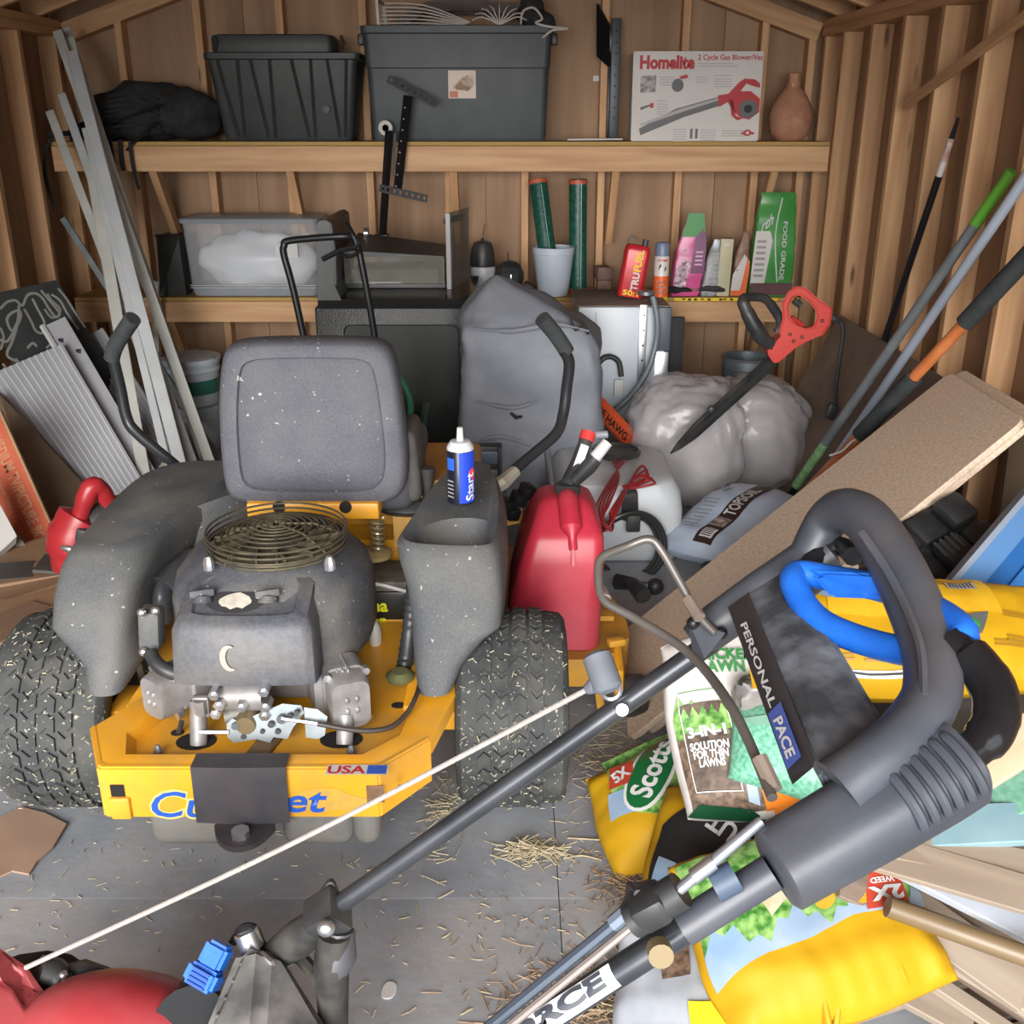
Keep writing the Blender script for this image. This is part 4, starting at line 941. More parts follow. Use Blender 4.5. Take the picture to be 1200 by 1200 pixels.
# hedge trimmer
ty = 4.05
def tp(px, py, dy=0): return py_(px, py, ty+dy)
t = thing('hedge_trimmer', 'red electric hedge trimmer with black front handle, tip down on the clear bags', 'trimmer', tp(785,532,-.15))
a, c = tp(783,530,-.22), tp(906,420,.06)
M = frame(a, c-a, (0,-.2,1)); Ln = (c-a).length
b = MB(); b.prism([(0,-.006),(.05,-.018),(.14,-.034),(Ln,-.036),(Ln,.036),(.16,.032),(.06,.01)], .016, M); bmesh.ops.bevel(b.bm, geom=b.bm.edges[:], offset=.004, segments=1, affect='EDGES'); bl = obj('blade_cover', b, BLK, t)
b = MB(); b.prism(rect(.15,Ln-.02,-.006,.006), .021, M); obj('blade_ridge', b, flat('ridge_black', (58,60,60), .4), bl)
b = MB(); q = M @ V((Ln*.40,.03,.01)); b.ell(q, (.018,.012,.018), None, 10, 6); obj('bolt', b, BLK, bl)
TR = mk('trimmer_red', (184,54,46), (196,64,54), rough=.38, scale=5)
def pxpoly(pts, dy, th, dyf=None):
    """solid plate whose outline is given at distance ty+dy"""
    P = [tp(x, y, dy if dyf is None else dyf(x, y)) for x, y in pts]; return P, [p+V((0,th,0)) for p in P]
# body: outline ring with a hand hole
outer = [(901,418),(898,408),(912,398),(921,385),(920,374),(917,358),(922,344),(932,336),(941,335),(957,349),(965,360),(975,364),(973,378),(966,390),(955,396),(944,398),(928,410),(909,429)]
b = MB(); 
body_o = chaikin([V((x,y,0)) for x,y in [(901,418),(899,409),(912,398),(921,386),(920,376),(926,379),(937,385),(948,386),(957,384),(966,386),(964,392),(955,397),(944,399),(928,411),(909,429)]], 1)
A0, A1 = pxpoly([(p.x,p.y) for p in body_o], -.02, .07); b.loft([A0, A1]); bmesh.ops.bevel(b.bm, geom=[e for e in b.bm.edges], offset=.004, segments=2, affect='EDGES'); bd = obj('motor_housing', b, TR, t)
def ring(o_, i_, c_, n=44):
    def at(pl, a):
        d = V((cos(a), sin(a), 0)); best = None
        for k in range(len(pl)):
            p, q = V((*pl[k],0))-c_, V((*pl[(k+1) % len(pl)],0))-c_; e = q-p; den = d.x*e.y-d.y*e.x
            if abs(den) < 1e-9: continue
            s_ = (p.x*e.y-p.y*e.x)/den; u_ = (p.x*d.y-p.y*d.x)/den
            if s_ > 0 and -1e-6 <= u_ <= 1+1e-6: best = s_ if best is None else max(best, s_)
        return c_+d*(best or 1)
    A = [2*pi*k/n for k in range(n)]
    return [at(o_,a) for a in A], [at(i_,a) for a in A]
O_, I_ = ring([(912,392),(917,374),(916,356),(923,342),(934,335),(944,337),(959,350),(976,362),(973,380),(964,393),(945,399),(925,402)], [(927,374),(924,360),(929,349),(937,346),(946,352),(955,362),(957,372),(953,383),(944,385),(934,381)], V((941,367,0)))
b = MB(); b.loft([[tp(p.x,p.y,dy) for p in R_] for R_, dy in ((I_,-.018),(O_,-.018),(O_,.05),(I_,.05),(I_,-.018))], False, False)
bmesh.ops.remove_doubles(b.bm, verts=b.bm.verts, dist=1e-6); bmesh.ops.bevel(b.bm, geom=[e for e in b.bm.edges if e.calc_face_angle(0) > .9], offset=.007, segments=3, affect='EDGES'); obj('rear_handle', b, TR, t)
b = MB(); b.tube([tp(930,352,.0), tp(938,358,-.005)], .012, 8); obj('switch', b, BLK, t)
b = MB(); b.tube([tp(927,372,.0), tp(941,381,.0)], .010, 8); obj('trigger', b, flat('trigger_red', (170,50,44), .4), t)
b = MB(); b.tube([tp(902,402,-.03), tp(893,396,-.06), tp(882,378,-.07), tp(873,360,-.06), tp(871,351,-.05), tp(880,348,-.03), tp(896,350,-.0), tp(907,362,.02), tp(915,378,.03), tp(910,390,.03)], [.026,.03,.028,.024,.02,.017,.017,.019,.018,.016], 12, smooth=5); obj('front_handle', b, BLK, t)
for x, y in ((904,408),(930,400),(940,395),(926,392),(964,376)):
    b = MB(); b.ell(tp(x,y,-.026), (.007,.006,.007), None, 8, 6); obj('screw', b, flat('screw_grey', (120,80,76), .4, .4), bd)
b = MB(); b.cyl(tp(970,370,.02), tp(978,374,.02), .016, 10); obj('strain_relief', b, BLK, t)
b = MB(); b.tube([tp(978,374,.02), tp(986,378,.02), tp(988,390,.01), tp(984,420,0), tp(980,450,0), tp(979,476,0)], .0085, 8, smooth=6); cd_ = obj('power_cord', b, flat('cord_black', (40,42,44), .45), t)
b = MB(); b.box(tp(974,482,0), (.045,.04,.065), rotM(0,.35,0), .008); b.cyl(tp(966,490,0), tp(970,486,0), .006, 6); obj('plug', b, BLK, cd_)
# bags of soil
def pillow(name, label, M, w, h, T, mat, seed, cat='bag', wr=.5, n=56, group=None, fold=None, sag=0):
    """stuffed sack: M local xy is the face, z out of it. Returns thing, body, F(x,y,z)"""
    def top(x, y):
        u, v = min(1,abs(2*x/w)), min(1,abs(2*y/h))
        e = max(0.0, (1-u**3.2))**.55*max(0.0, (1-v**3.0))**.55
        s = V((seed,0,0)); q = V((x,y,0))
        wv = (noise.noise(q*9+s)*.022 + noise.noise(V((x*26,y*7,seed)))*.012 + noise.noise(V((x*7,y*24,seed+5)))*.010)*wr
        edge = 1-e
        return T*.5*e*(1+.25*noise.noise(q*5+s)) + wv*(.35+.65*edge)*(1 if max(u,v) < .999 else .5)
    def xy(x, y):
        u, v = 2*x/w, 2*y/h
        return x*(1-.06*(v*v)*(abs(u))**2) + .012*noise.noise(V((y*8,seed,x*3))), y*(1-.07*(u*u)*abs(v)**2) + .012*noise.noise(V((x*8,seed+3,y*3)))
    def F(x, y, z=.0025):
        X, Y = xy(x, y); return M @ V((X, Y, top(x,y)+z-sag*x*x))
    b = MB(); m = max(20, int(n*h/w)); G = [[b.bm.verts.new(F(w*(i/n-.5), h*(j/m-.5), 0)) for j in range(m+1)] for i in range(n+1)]
    for i in range(n):
        for j in range(m): b.bm.faces.new((G[i][j], G[i+1][j], G[i+1][j+1], G[i][j+1]))
    def Fb(x, y):
        X, Y = xy(x, y); u, v = min(1,abs(2*x/w)), min(1,abs(2*y/h))
        e = max(0.0,(1-u**6))**.5*max(0.0,(1-v**6))**.5
        return M @ V((X, Y, -T*.5*e-.001-sag*x*x))
    H = [[b.bm.verts.new(Fb(w*(i/n-.5), h*(j/m-.5))) for j in range(m+1)] for i in range(n+1)]
    for i in range(n):
        for j in range(m): b.bm.faces.new((H[i][j], H[i][j+1], H[i+1][j+1], H[i+1][j]))
    for i in range(n):
        b.bm.faces.new((G[i][0], H[i][0], H[i+1][0], G[i+1][0])); b.bm.faces.new((G[i+1][m], H[i+1][m], H[i][m], G[i][m]))
    for j in range(m):
        b.bm.faces.new((G[0][j+1], H[0][j+1], H[0][j], G[0][j])); b.bm.faces.new((G[n][j], H[n][j], H[n][j+1], G[n][j+1]))
    t = thing(name, label, cat, M.translation, group)
    body = obj('sack', b, mat, t, ang=60)
    return t, body, F
def GF(F, z): return lambda x, y, q=0: F(x, y, z+q)
c = ctr(py_(855,610,3.55)); a = pz_(800,665,.03); d_ = py_(905,560,3.95)
M = frame(py_(855,612,3.55), py_(903,572,3.75)-py_(808,650,3.40), py_(835,590,3.75)-py_(870,640,3.40))
t, body, F = pillow('topsoil_bag', 'blue-white bag of topsoil with a brown lettered band beside the white tank', M, .50, .35, .14, mk('topsoil_white', (168,184,206), (184,198,216), rough=.35, scale=5), 2.0)
patch(rect(-.22,.225,-.075,.0), flat('topsoil_brown', (58,42,38), .35), body, F=GF(F,.003), cut=.02)
lettering('TOPSOIL', None, .19, WHITE, body, h=.05, F=lambda x,y: F(x,y,.008), at=(.045,-.036), bold=.02)
patch(rect(-.2,-.15,-.065,-.015), WHITE, body, F=GF(F,.006), cut=.02)
for k in range(5): patch(rect(-.195+.009*k,-.191+.009*k,-.06,-.02), BLACKP, body, F=GF(F,.009), cut=.02)
patch(rect(-.13,-.07,-.068,-.006), mk('topsoil_pic', (90,76,66), (170,160,150), scale=60), body, F=GF(F,.006), cut=.02)
for k in range(9): patch(rect(-.16+.022*k,-.152+.022*k,.04,.09+.012*(k % 3)), GREYP, body, F=GF(F,.005), cut=.02)
lettering('hero', None, .085, BLACKP, body, F=lambda x,y: F(x,y,.006), at=(.15,.11), bold=.02)
lettering('SOIL', None, .05, BLACKP, body, F=lambda x,y: F(x,y,.006), at=(.11,.07), bold=.01)
b = lumpy((py_(855,660,3.32).x, 3.3, .05),(.10,.07,.05),5.,.08,24,16); tag(obj('black_film', b, mk('black_film', (34,36,38), (56,58,62), rough=.2, bump=.5, bscale=14), origin=(py_(855,660,3.32).x,3.3,0)), 'scrap of crumpled black film on the floor below the topsoil bag', 'film')
b = MB()
q = pz_(745,690,.03)
b.tube([q+V((-.06,.06,0)), q+V((-.01,.02,.01)), q+V((.02,-.06,0))], [.03,.025,.03], 8); b.ell(q+V((.07,.02,.0)), (.03,.03,.03), None, 10, 8); b.tube([q+V((-.03,.03,0)), q+V((.06,.02,0))], .015, 6)
tag(obj('black_nozzle', b, BLK, origin=V((q.x,q.y,0))), 'small black plastic fitting on the floor before the white tank', 'fitting')
# ======================= RIGHT SIDE: POLES AND BOARDS =======================
def pole(name, label, a, c, segs, cat='pole'):
    """segs: (t0,t1,radius,material,partname)"""
    a, c = V(a), V(c); t = thing(name, label, cat, a)
    for t0, t1, r, m, nm in segs:
        rr = r if isinstance(r, tuple) else (r, r)
        b = MB(); b.tube([a+(c-a)*t0, a+(c-a)*t1], list(rr), 14); obj(nm, b, m, t)
    return t
BLKP = flat('pole_black', (30,31,34), .3)
a, c = V((1.50,4.45,.004)), py_(1123,138,3.78)
def tt(px, py, A, C):  # fraction along the pole for a photo row
    best = 0; bd = 1e9
    for i in range(401):
        q = A+(C-A)*i/400; d = q.y*_c+(CZ-q.z)*_s; u = 600+FPX*q.x/d; v = 600-FPX*((q.z-CZ)*_c+q.y*_s)/d
        e = (u-px)**2+(v-py)**2
        if e < bd: bd = e; best = i/400
    return best
k1, k2, k3 = tt(1103,206,a,c), tt(1118,162,a,c), tt(1108,190,a,c)
pole('extension_pole', 'thin black extension pole with a red and white label leaning by the right wall studs', a, c, [(0,k1,.0135,BLKP,'lower_tube'),(k1,k3,.0125,flat('label_white',(210,206,200),.5),'label'),(k3,k2,.011,mk('label_red', (170,110,100), (206,196,190), scale=40),'label'),(k2,1,(.010,.005),BLKP,'upper_tube')])
a, c = V((1.075,3.93,.006)), py_(1186,200,3.25)
k1, k2, k3 = tt(935,572,a,c), tt(965,518,a,c), tt(1146,266,a,c)
pole('rake_pole', 'grey pole with a bright green grip end, leaning between the black and the silver pole', a, c, [(0,k1,.015,BLKP,'ferrule'),(k1,k2,.018,mk('green_label', (90,150,90), (150,190,140), rough=.35, scale=30),'label'),(k2,k3,.018,mk('grey_pole', (100,106,110), (116,122,126), rough=.4, scale=8),'tube'),(k3,1,(.019,.017),flat('grip_green', (96,164,52), .45),'grip')])
a, c = V((1.225,4.05,.006)), py_(1226,172,3.05)
pole('aluminium_pole', 'bare silver aluminium pole leaning right of the green-gripped pole', a, c, [(0,.97,.0165,flat('aluminium', (180,192,208), .35, .15),'tube'),(.97,1,.0175,BLKP,'end_cap')])
a, c = V((1.03,3.80,.008)), py_(1212,292,2.92)
OR = mk('orange_fibreglass', (186,106,58), (206,128,76), rough=.3, scale=10)
FO = mk('foam_grip', (44,48,50), (56,60,62), rough=.85, scale=30, bump=.2)
k0, k1, k2, k3, k4 = tt(915,585,a,c), tt(1003,505,a,c), tt(1070,440,a,c), tt(1128,376,a,c), 1
t = pole('pruner_pole', 'orange pole with two black foam grips resting against the particleboard', a, c, [(0,k0,.016,BLKP,'ferrule'),(k0,k1,.019,OR,'tube'),(k1,k2,.0285,FO,'foam_grip'),(k2,k3,.019,OR,'tube'),(k3,k4,.0285,FO,'foam_grip')])
q = a+(c-a)*(k1-.02); b = MB(); b.tube([q+V((.0,-.02,.01)), q+V((-.025,-.03,.0)), q+V((-.05,-.03,-.03)), q+V((-.09,-.02,-.05))], .004, 6, smooth=4); obj('cord', b, WHITE, t)
# particleboard panels leaning on the right wall
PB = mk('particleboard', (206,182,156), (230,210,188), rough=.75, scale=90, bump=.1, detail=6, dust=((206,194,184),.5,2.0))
P1 = [pz_(737,868,.006), pz_(729,742,.006), py_(1112,434,3.25), None]
P1[3] = P1[2] + (P1[0]-P1[1])*1.0 + V((.02,.03,0))
n_ = (P1[1]-P1[0]).cross(P1[2]-P1[1]).normalized()
if n_.z < 0: n_ = -n_
lift = n_*.004
def board_round(name, P, th, label, r=.03):
    o = ctr(*P); M = frame(P[0], P[3]-P[0], P[1]-P[0])
    inv = M.inverted(); Q = [inv @ p for p in P]
    n = Q[0].z
    def cut(p, a, c): return [p+(a-p).normalized()*r, p+(a-p).normalized()*r*.4+(c-p).normalized()*r*.4*0, p+(c-p).normalized()*r]
    pl = [];
    L_ = [Q[0], Q[3], Q[2], Q[1]]
    for i, p in enumerate(L_):
        a_, c_ = L_[i-1], L_[(i+1) % 4]
        pl += [p+(a_-p).normalized()*r, p+((a_-p).normalized()+(c_-p).normalized())*r*.3, p+(c_-p).normalized()*r]
    b = MB(); b.prism([(p.x,p.y) for p in pl], -th, M)
    bmesh.ops.bevel(b.bm, geom=[e for e in b.bm.edges], offset=.0015, segments=1, affect='EDGES')
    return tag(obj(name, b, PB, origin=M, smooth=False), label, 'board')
Ptop = [p+lift for p in P1]
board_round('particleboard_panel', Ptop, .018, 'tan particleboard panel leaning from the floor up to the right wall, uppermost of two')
al_ = (P1[3]-P1[0]).normalized()
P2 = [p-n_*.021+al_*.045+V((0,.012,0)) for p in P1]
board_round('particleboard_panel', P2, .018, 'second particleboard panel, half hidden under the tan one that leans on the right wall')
# cardboard behind, tool bag, blue panels
slab('cardboard_sheet', [(1.20,2.30,.02),(1.46,2.85,.02),(1.535,3.05,.72),(1.50,2.25,.80)], .006, mk('brown_card', (140,120,98), (158,136,112), rough=.8, scale=4), 'brown cardboard sheet under the particleboard by the right wall', 'cardboard')
cxb = py_(1092, 652, 2.50)
t = thing('tool_bag', 'black ribbed plastic tool case lying under the edge of the particleboard', 'case', (cxb.x, 2.55, 0))
TB = mk('case_black', (36,38,40), (50,52,54), rough=.5, scale=20, bump=.1)
Rm = rotM(radians(28), radians(-16), radians(26))
o_ = cxb
def tb(x, y, z): return o_ + Rm @ V((x,y,z))
b = MB(); b.box(tb(0,0,-.02), (.31,.22,.15), Rm, .015); obj('body', b, TB, t)
for i in range(3):
    for j in range(2):
        b = MB(); b.box(tb(-.098+.098*i, -.05+.10*j, .058+.009*((i*2+j) % 3)), (.088,.092,.045), Rm, .016); obj('moulded_cell', b, TB, t)
b = MB(); b.box(tb(.0,-.125,.01), (.30,.02,.06), Rm, .006); obj('front_rib', b, TB, t)
for k in range(4):
    b = MB(); b.box(tb(-.04+.02*k,-.03,.098), (.008,.05,.006), Rm, .001); obj('slot', b, flat('slot_grey',(66,68,70)), t)
b = MB(); b.box((o_.x, 2.58, max(.02,(o_.z-.12)/2)), (.3,.2,max(.03,o_.z-.13))); obj('base', b, TB, t)
BL = [mk('blue_plastic_%d' % i, c_, None, rough=.4) for i, c_ in enumerate(((78,118,164),(34,88,148),(46,102,162),(26,74,132)))]
A0, A1 = py_(1106,700,2.12), py_(1215,572,2.30)
D = V((.22,-.06,-.17))
t = thing('blue_plastic_tray', 'blue plastic tray with stepped rims standing on edge at the right', 'tray', ctr(A0,A1)+D)
st = [(0,.18,.0,0),(.18,.36,.02,1),(.36,.52,.008,2),(.52,1.15,.035,3)]
nn = (A1-A0).cross(D).normalized(); 
if nn.y > 0: nn = -nn
for f0, f1, dp, mi in st:
    q = [A0+D*f0, A1+D*f0, A1+D*f1, A0+D*f1]; q = [p-nn*dp for p in q]
    b = MB(); b.loft([q, [p-nn*.02 for p in q]]); obj('rim' if mi < 3 else 'panel', b, BL[mi], t, smooth=False)
q = [A0-D*.05, A1-D*.05, A1, A0]; b = MB(); b.loft([[p+nn*.004 for p in q], [p-nn*.03 for p in q]]); obj('edge', b, flat('tray_edge',(120,132,148),.5), t, smooth=False)
b = MB(); q = [A0+D*1.1, A1+D*1.1, V((A1.x+D.x,A1.y,0.003)), V((A0.x+D.x,A0.y,0.003))]; b.loft([[p-nn*.03 for p in q], [p-nn*.05 for p in q]]); obj('back_panel', b, BL[3], t, smooth=False)

# ======================= LEFT SIDE =======================
# black carpet with scribbles
y1, y2 = 4.55, 4.75
Q = [py_(-40,365,y1-.1), py_(66,328,y2), py_(150,455,y2-.1), py_(60,540,y1-.2)]
Q = [py_(-16,346,4.34), py_(66,328,4.62), None, py_(80,590,4.20)]
Mm = frame(Q[0], Q[1]-Q[0], Q[3]-Q[0])
def on_plane(px, py):
    d = ray(px, py); n = Mm.to_3x3().col[2]; k = n.dot(Q[0]-V((0,0,CZ)))/n.dot(d); return V((0,0,CZ))+d*k
Q[2] = on_plane(190,520)
SB = mk('black_mat', (52,56,56), (64,68,67), rough=.8, scale=8)
o = slab('patterned_mat', Q, .012, SB, 'black mat with a looping white pattern leaning in the left corner', 'mat')
LINE = flat('mat_white', (150,152,144), .8)
nl = Mm.to_3x3().col[2]; 
if nl.y > 0: nl = -nl
for pts in (((0,362),(8,354),(18,352),(26,358),(32,346),(42,344),(50,350),(56,360),(66,372),(70,362),(60,352),(55,344)),
            ((0,398),(8,400),(16,388),(24,372),(22,364),(12,368),(8,376),(14,388),(20,378)),
            ((22,358),(20,380),(14,400),(8,414),(12,420),(22,424)), ((28,362),(36,376),(42,388),(50,390),(52,378),(44,362),(38,350)),
            ((60,345),(70,352),(78,366),(86,378),(92,386)), ((68,338),(78,350),(88,366),(100,384)), ((32,408),(38,402),(43,406)), ((54,408),(60,402),(62,396)), ((0,384),(4,396),(0,410)),
            ((3,426),(8,432)), ((18,420),(24,428)), ((48,340),(58,352),(70,368),(60,372),(52,362))):
    b = MB(); b.tube([on_plane(*p)+nl*.0015 for p in pts], .006, 5, smooth=4); 
    for v in b.bm.verts:
        dd = (v.co-Q[0]).dot(nl); v.co -= nl*(dd-.0015)*.75
    obj('pattern_line', b, LINE, o)
# ribbed white panels
WP = mk('grey_white_vinyl', (164,166,172), (176,178,184), rough=.45, scale=4)
WP2 = mk('white_vinyl_rib', (206,210,216), None, rough=.4)
def panel(name, label, Q, th, ribs=0, mat=None, r0=0.0, r1=1.0):
    Q = [V(p) for p in Q]   # TL, TR, BR, BL
    n = (Q[1]-Q[0]).cross(Q[3]-Q[0]).normalized()
    if n.y > 0: n = -n
    t = thing(name, label, 'panel', ctr(Q[2],Q[3]))
    b = MB(); N_ = 12
    T_ = [Q[0].lerp(Q[1],i/N_) for i in range(N_+1)]; B_ = [Q[3].lerp(Q[2],i/N_) for i in range(N_+1)]
    b.loft([[T_[i], T_[i].lerp(B_[i],.25), T_[i].lerp(B_[i],.5), T_[i].lerp(B_[i],.75), B_[i], B_[i]-n*th, T_[i]-n*th] for i in range(N_+1)]); s_ = obj('sheet', b, mat or WP, t, smooth=False)
    for k in range(ribs):
        f = r0+(r1-r0)*(k+.5)/ribs
        a_, c_ = Q[0].lerp(Q[1], f), Q[3].lerp(Q[2], f); wv = (Q[1]-Q[0])/max(ribs,1)*.11*(r1-r0)
        b = MB(); q = [a_-wv, a_+wv, c_+wv, c_-wv]; b.loft([[p+n*.004 for p in q], [p-n*.002 for p in q]]); obj('rib', b, WP2, t, smooth=False)
    return t, Q, n
panel('ribbed_panel', 'ribbed white vinyl panel behind the smooth one, in the left corner', [py_(94,400,4.72), py_(120,384,4.75), py_(238,568,4.34), py_(205,585,4.30)], .012, 7)
t, Qs, n = panel('smooth_panel', 'smooth white vinyl board with small square holes between two ribbed panels', [py_(50,383,4.40), py_(76,371,4.44), py_(190,565,4.10), py_(165,572,4.06)], .012)
for a_, c_ in ((.35,.11),(.75,.20)):
    q = Qs[0].lerp(Qs[1],a_).lerp(Qs[3].lerp(Qs[2],a_),c_)+n*.001; b = MB(); b.box(q, (.02,.006,.02)); obj('hole', b, BLACKP, t)
b = MB(); b.tube([Qs[0]+n*.008, Qs[3]+n*.008], .013, 6); obj('edge_trim', b, WHITE, t)
panel('ribbed_panel', 'nearest ribbed white vinyl panel leaning behind the red blower, left of the smooth board', [py_(-14,440,4.14), py_(73,403,4.30), py_(182,588,3.98), py_(96,588,3.90)], .014, 12)
# pale trim strips in the corner
TRIM = mk('white_trim', (188,190,184), (204,206,200), rough=.5, scale=5)
TRB = mk('bluish_trim', (188,194,196), (202,207,209), rough=.5, scale=5)
strips = [((67,36),(263,590),.030,TRIM,5.30,4.30),((78,32),(255,575),.024,TRIM,5.42,4.42),((80,44),(248,560),.034,TRIM,5.34,4.50),((72,110),(236,570),.026,TRB,5.28,4.22),((58,130),(222,562),.026,TRIM,5.2,4.16),((84,60),(214,555),.034,TRB,5.24,4.12),((100,150),(200,560),.022,TRB,5.1,4.08),((106,190),(176,598),.034,TRIM,5.0,3.98),((110,220),(228,575),.020,TRB,5.06,4.26)]
places = ['whose top leans furthest left','tallest of all','second tallest, right of the tallest','bluish, its top just below the tallest ones','whose top stands apart at the left','bluish, its foot behind the left lever','thin and bluish, near the left lever','foremost, its foot beside the red blower','thinnest and bluish, its top lowest']
for (a_, c_, w_, m_, ya, yb_), pl in zip(strips, places):
    A_, C_ = py_(a_[0],a_[1],ya), py_(c_[0],c_[1],yb_)
    if C_.z < 0.01: C_ = A_.lerp(C_, (A_.z-.01)/(A_.z-C_.z))
    if C_.z > .05:
        C2 = A_ + (C_-A_)*((A_.z-.012)/(A_.z-C_.z)); C_ = C2
    A_.x = max(A_.x, XL+.11)
    o = beam('trim_strip', A_, C_, w_*1.5, .010, (0.2,-1,.3), m_)
    tag(o, 'pale trim strip leaning in the left corner, '+pl, 'strip', 'trim strips leaning in the left corner')
o = beam('metal_channel', py_(74,256,5.2), py_(122,330,5.05), .03, .02, (0,-1,.3), mk('grey_channel', (120,128,130), (140,148,148), rough=.5)); 
A_, C_ = py_(74,256,5.2), py_(122,330,5.05); C2 = A_+(C_-A_)*(A_.z-.02)/(A_.z-C_.z)
bpy.data.objects.remove(o); o = beam('metal_channel', A_, C2, .03, .02, (0,-1,.3), _M['grey_channel']); tag(o, 'grey channel strip crossing behind the pale trim strips, short of the lower shelf', 'strip')
A_, C_ = py_(183,329,5.2), py_(184,420,5.15); C2 = A_+(C_-A_)*(A_.z-.006)/(A_.z-C_.z)
o = beam('white_stake', A_, C2, .024, .016, (0,-1,0), TRIM); tag(o, 'single upright white stake in front of the lower shelf, right of the trim strips', 'stake')
# white pails
t = None
pb = py_(232, 520, 4.95); 
PW = mk('pail_white', (170,182,190), (186,196,202), rough=.4, scale=4)
z = 0
for k, lab in enumerate(('white plastic pail at the bottom of the stack left of the mower seat', 'white pail with a green band, upper of the stack left of the mower seat')):
    r, h_ = .135, .235
    t = thing('plastic_pail', lab, 'pail', (pb.x+.01*k, 4.95, z+.002))
    b = MB(); b.lathe([(0,z+.002),(r*.86,z+.002),(r*.9,z+.02),(r*.97,z+h_-.07),(r*1.03,z+h_-.065),(r*.98,z+h_-.045),(r*1.04,z+h_-.03),(r*1.04,z+h_-.022),(0,z+h_-.02)], (pb.x+.01*k,4.95,0), None, 32); bd = obj('body', b, PW, t)
    b = MB(); b.lathe([(r*1.0,z+h_-.02),(r*1.07,z+h_-.02),(r*1.07,z+h_-.004),(r*.9,z+h_-.002),(0,z+h_-.006)], (pb.x+.01*k,4.95,0), None, 32); obj('lid', b, PW, t)
    if k == 1:
        b = MB(); b.lathe([(r*.925,z+.06),(r*.945,z+.06),(r*.975,z+.13),(r*.95,z+.13)], (pb.x+.01*k,4.95,0), None, 32); obj('green_band', b, flat('pail_green', (54,112,96), .4), t)
        b = MB(); b.tube([(pb.x-.13,4.95,z+.2),(pb.x-.12,4.86,z+.255),(pb.x+.01,4.80,z+.262),(pb.x+.13,4.86,z+.255),(pb.x+.14,4.95,z+.2)], .005, 6, smooth=5); obj('handle', b, STEEL, t)
    z += h_
q = py_(224,411,YB-.1); b = MB(); b.box(q, (.082,.012,.02), None, .003); obj('white_bracket', b, WHITE, wall_back)
b = MB(); q = py_(196,460,4.9); b.ell((q.x,4.9,.19), (.11,.09,.19), None, 18, 12)
for v in b.bm.verts: v.co.z = max(.003, v.co.z)
tag(obj('brown_sack', b, mk('brown_sack', (110,80,60), (130,98,74), rough=.8), origin=(q.x,4.9,0)), 'brown sack mostly hidden behind the trim strips, left of the white pails', 'sack')
# boxes at left
CB = mk('kraft_card', (124,106,88), (140,122,100), rough=.8, scale=5)
Q = [py_(-20,452,4.02), py_(40,468,4.02), py_(150,600,3.75), py_(72,645,3.55)]
Qb = [py_(-30,440,4.05), py_(10,455,4.05), py_(140,598,3.85), py_(66,660,3.45)]
slab('cardboard_box', [py_(-60,470,3.95), py_(0,462,4.0), py_(140,612,3.82), py_(70,680,3.42)], .05, CB, 'large plain brown cardboard box leaning behind the orange-printed one at the left', 'box')
Q = [py_(-60,435,3.62), py_(-12,458,3.66), py_(72,645,3.40), py_(40,668,3.34)]
Q = [py_(-52,520,3.58), py_(0,480,3.62), py_(72,641,3.36), py_(42,666,3.30)]
_pl = frame(Q[0], Q[1]-Q[0], Q[2]-Q[0]); _n = _pl.to_3x3().col[2]; _d = ray(42,666); Q[3] = V((0,0,CZ))+_d*(_n.dot(Q[0]-V((0,0,CZ)))/_n.dot(_d))
t = thing('picture_box', 'cardboard box with an orange panel lettered for televisions and pictures, at the left edge', 'box', ctr(Q[2],Q[3]))
n = (Q[1]-Q[0]).cross(Q[3]-Q[0]).normalized()
if n.y > 0: n = -n
b = MB(); b.loft([Q, [p-n*.012 for p in Q]]); bx = obj('carton', b, mk('tan_card', (178,140,104), (190,154,118), rough=.75), t, smooth=False)
q = [Q[0].lerp(Q[1],a_).lerp(Q[3].lerp(Q[2],a_),c_)+n*.001 for a_, c_ in ((.0,.0),(.95,.0),(.95,.97),(.0,.97))]
b = MB(); b.loft([q, [p-n*.0005 for p in q]]); obj('orange_panel', b, mk('box_orange', (200,98,70), (208,110,80), rough=.7), bx, smooth=False)
Mt = frame(Q[0].lerp(Q[1],.5).lerp(Q[3].lerp(Q[2],.5),.56)+n*.002, Q[2]-Q[1], Q[1]-Q[2]+ (Q[1]-Q[0])*3)
BT = flat('box_tan_print', (206,150,112), .7)
Ld = ((Q[2]-Q[1]).length)
lettering('MEDIUM TV/PICTURE BOX', Mt @ Matrix.Translation((-.02,.022,.0005)), Ld*.80, BT, bx, h=.045, bold=.02)
lettering('CAJA MEDIANA PARA TV/CUADROS', Mt @ Matrix.Translation((.0,-.035,.0005)), Ld*.72, BT, bx, h=.018, bold=.01)
slab('white_carton', [py_(-40,560,3.25), py_(-8,575,3.25), py_(20,628,3.15), py_(-20,665,3.1)], .05, flat('white_carton_dull', (186,184,180), .7), 'corner of a white carton leaning at the far left edge below the orange-printed box', 'carton')
slab('grey_carton', [py_(-50,640,3.2), py_(12,615,3.25), py_(52,668,3.2), py_(-30,720,3.05)], .02, mk('grey_card', (112,102,92), (128,116,104), rough=.8), 'grey-brown piece of card lying under the boxes at the left', 'cardboard')
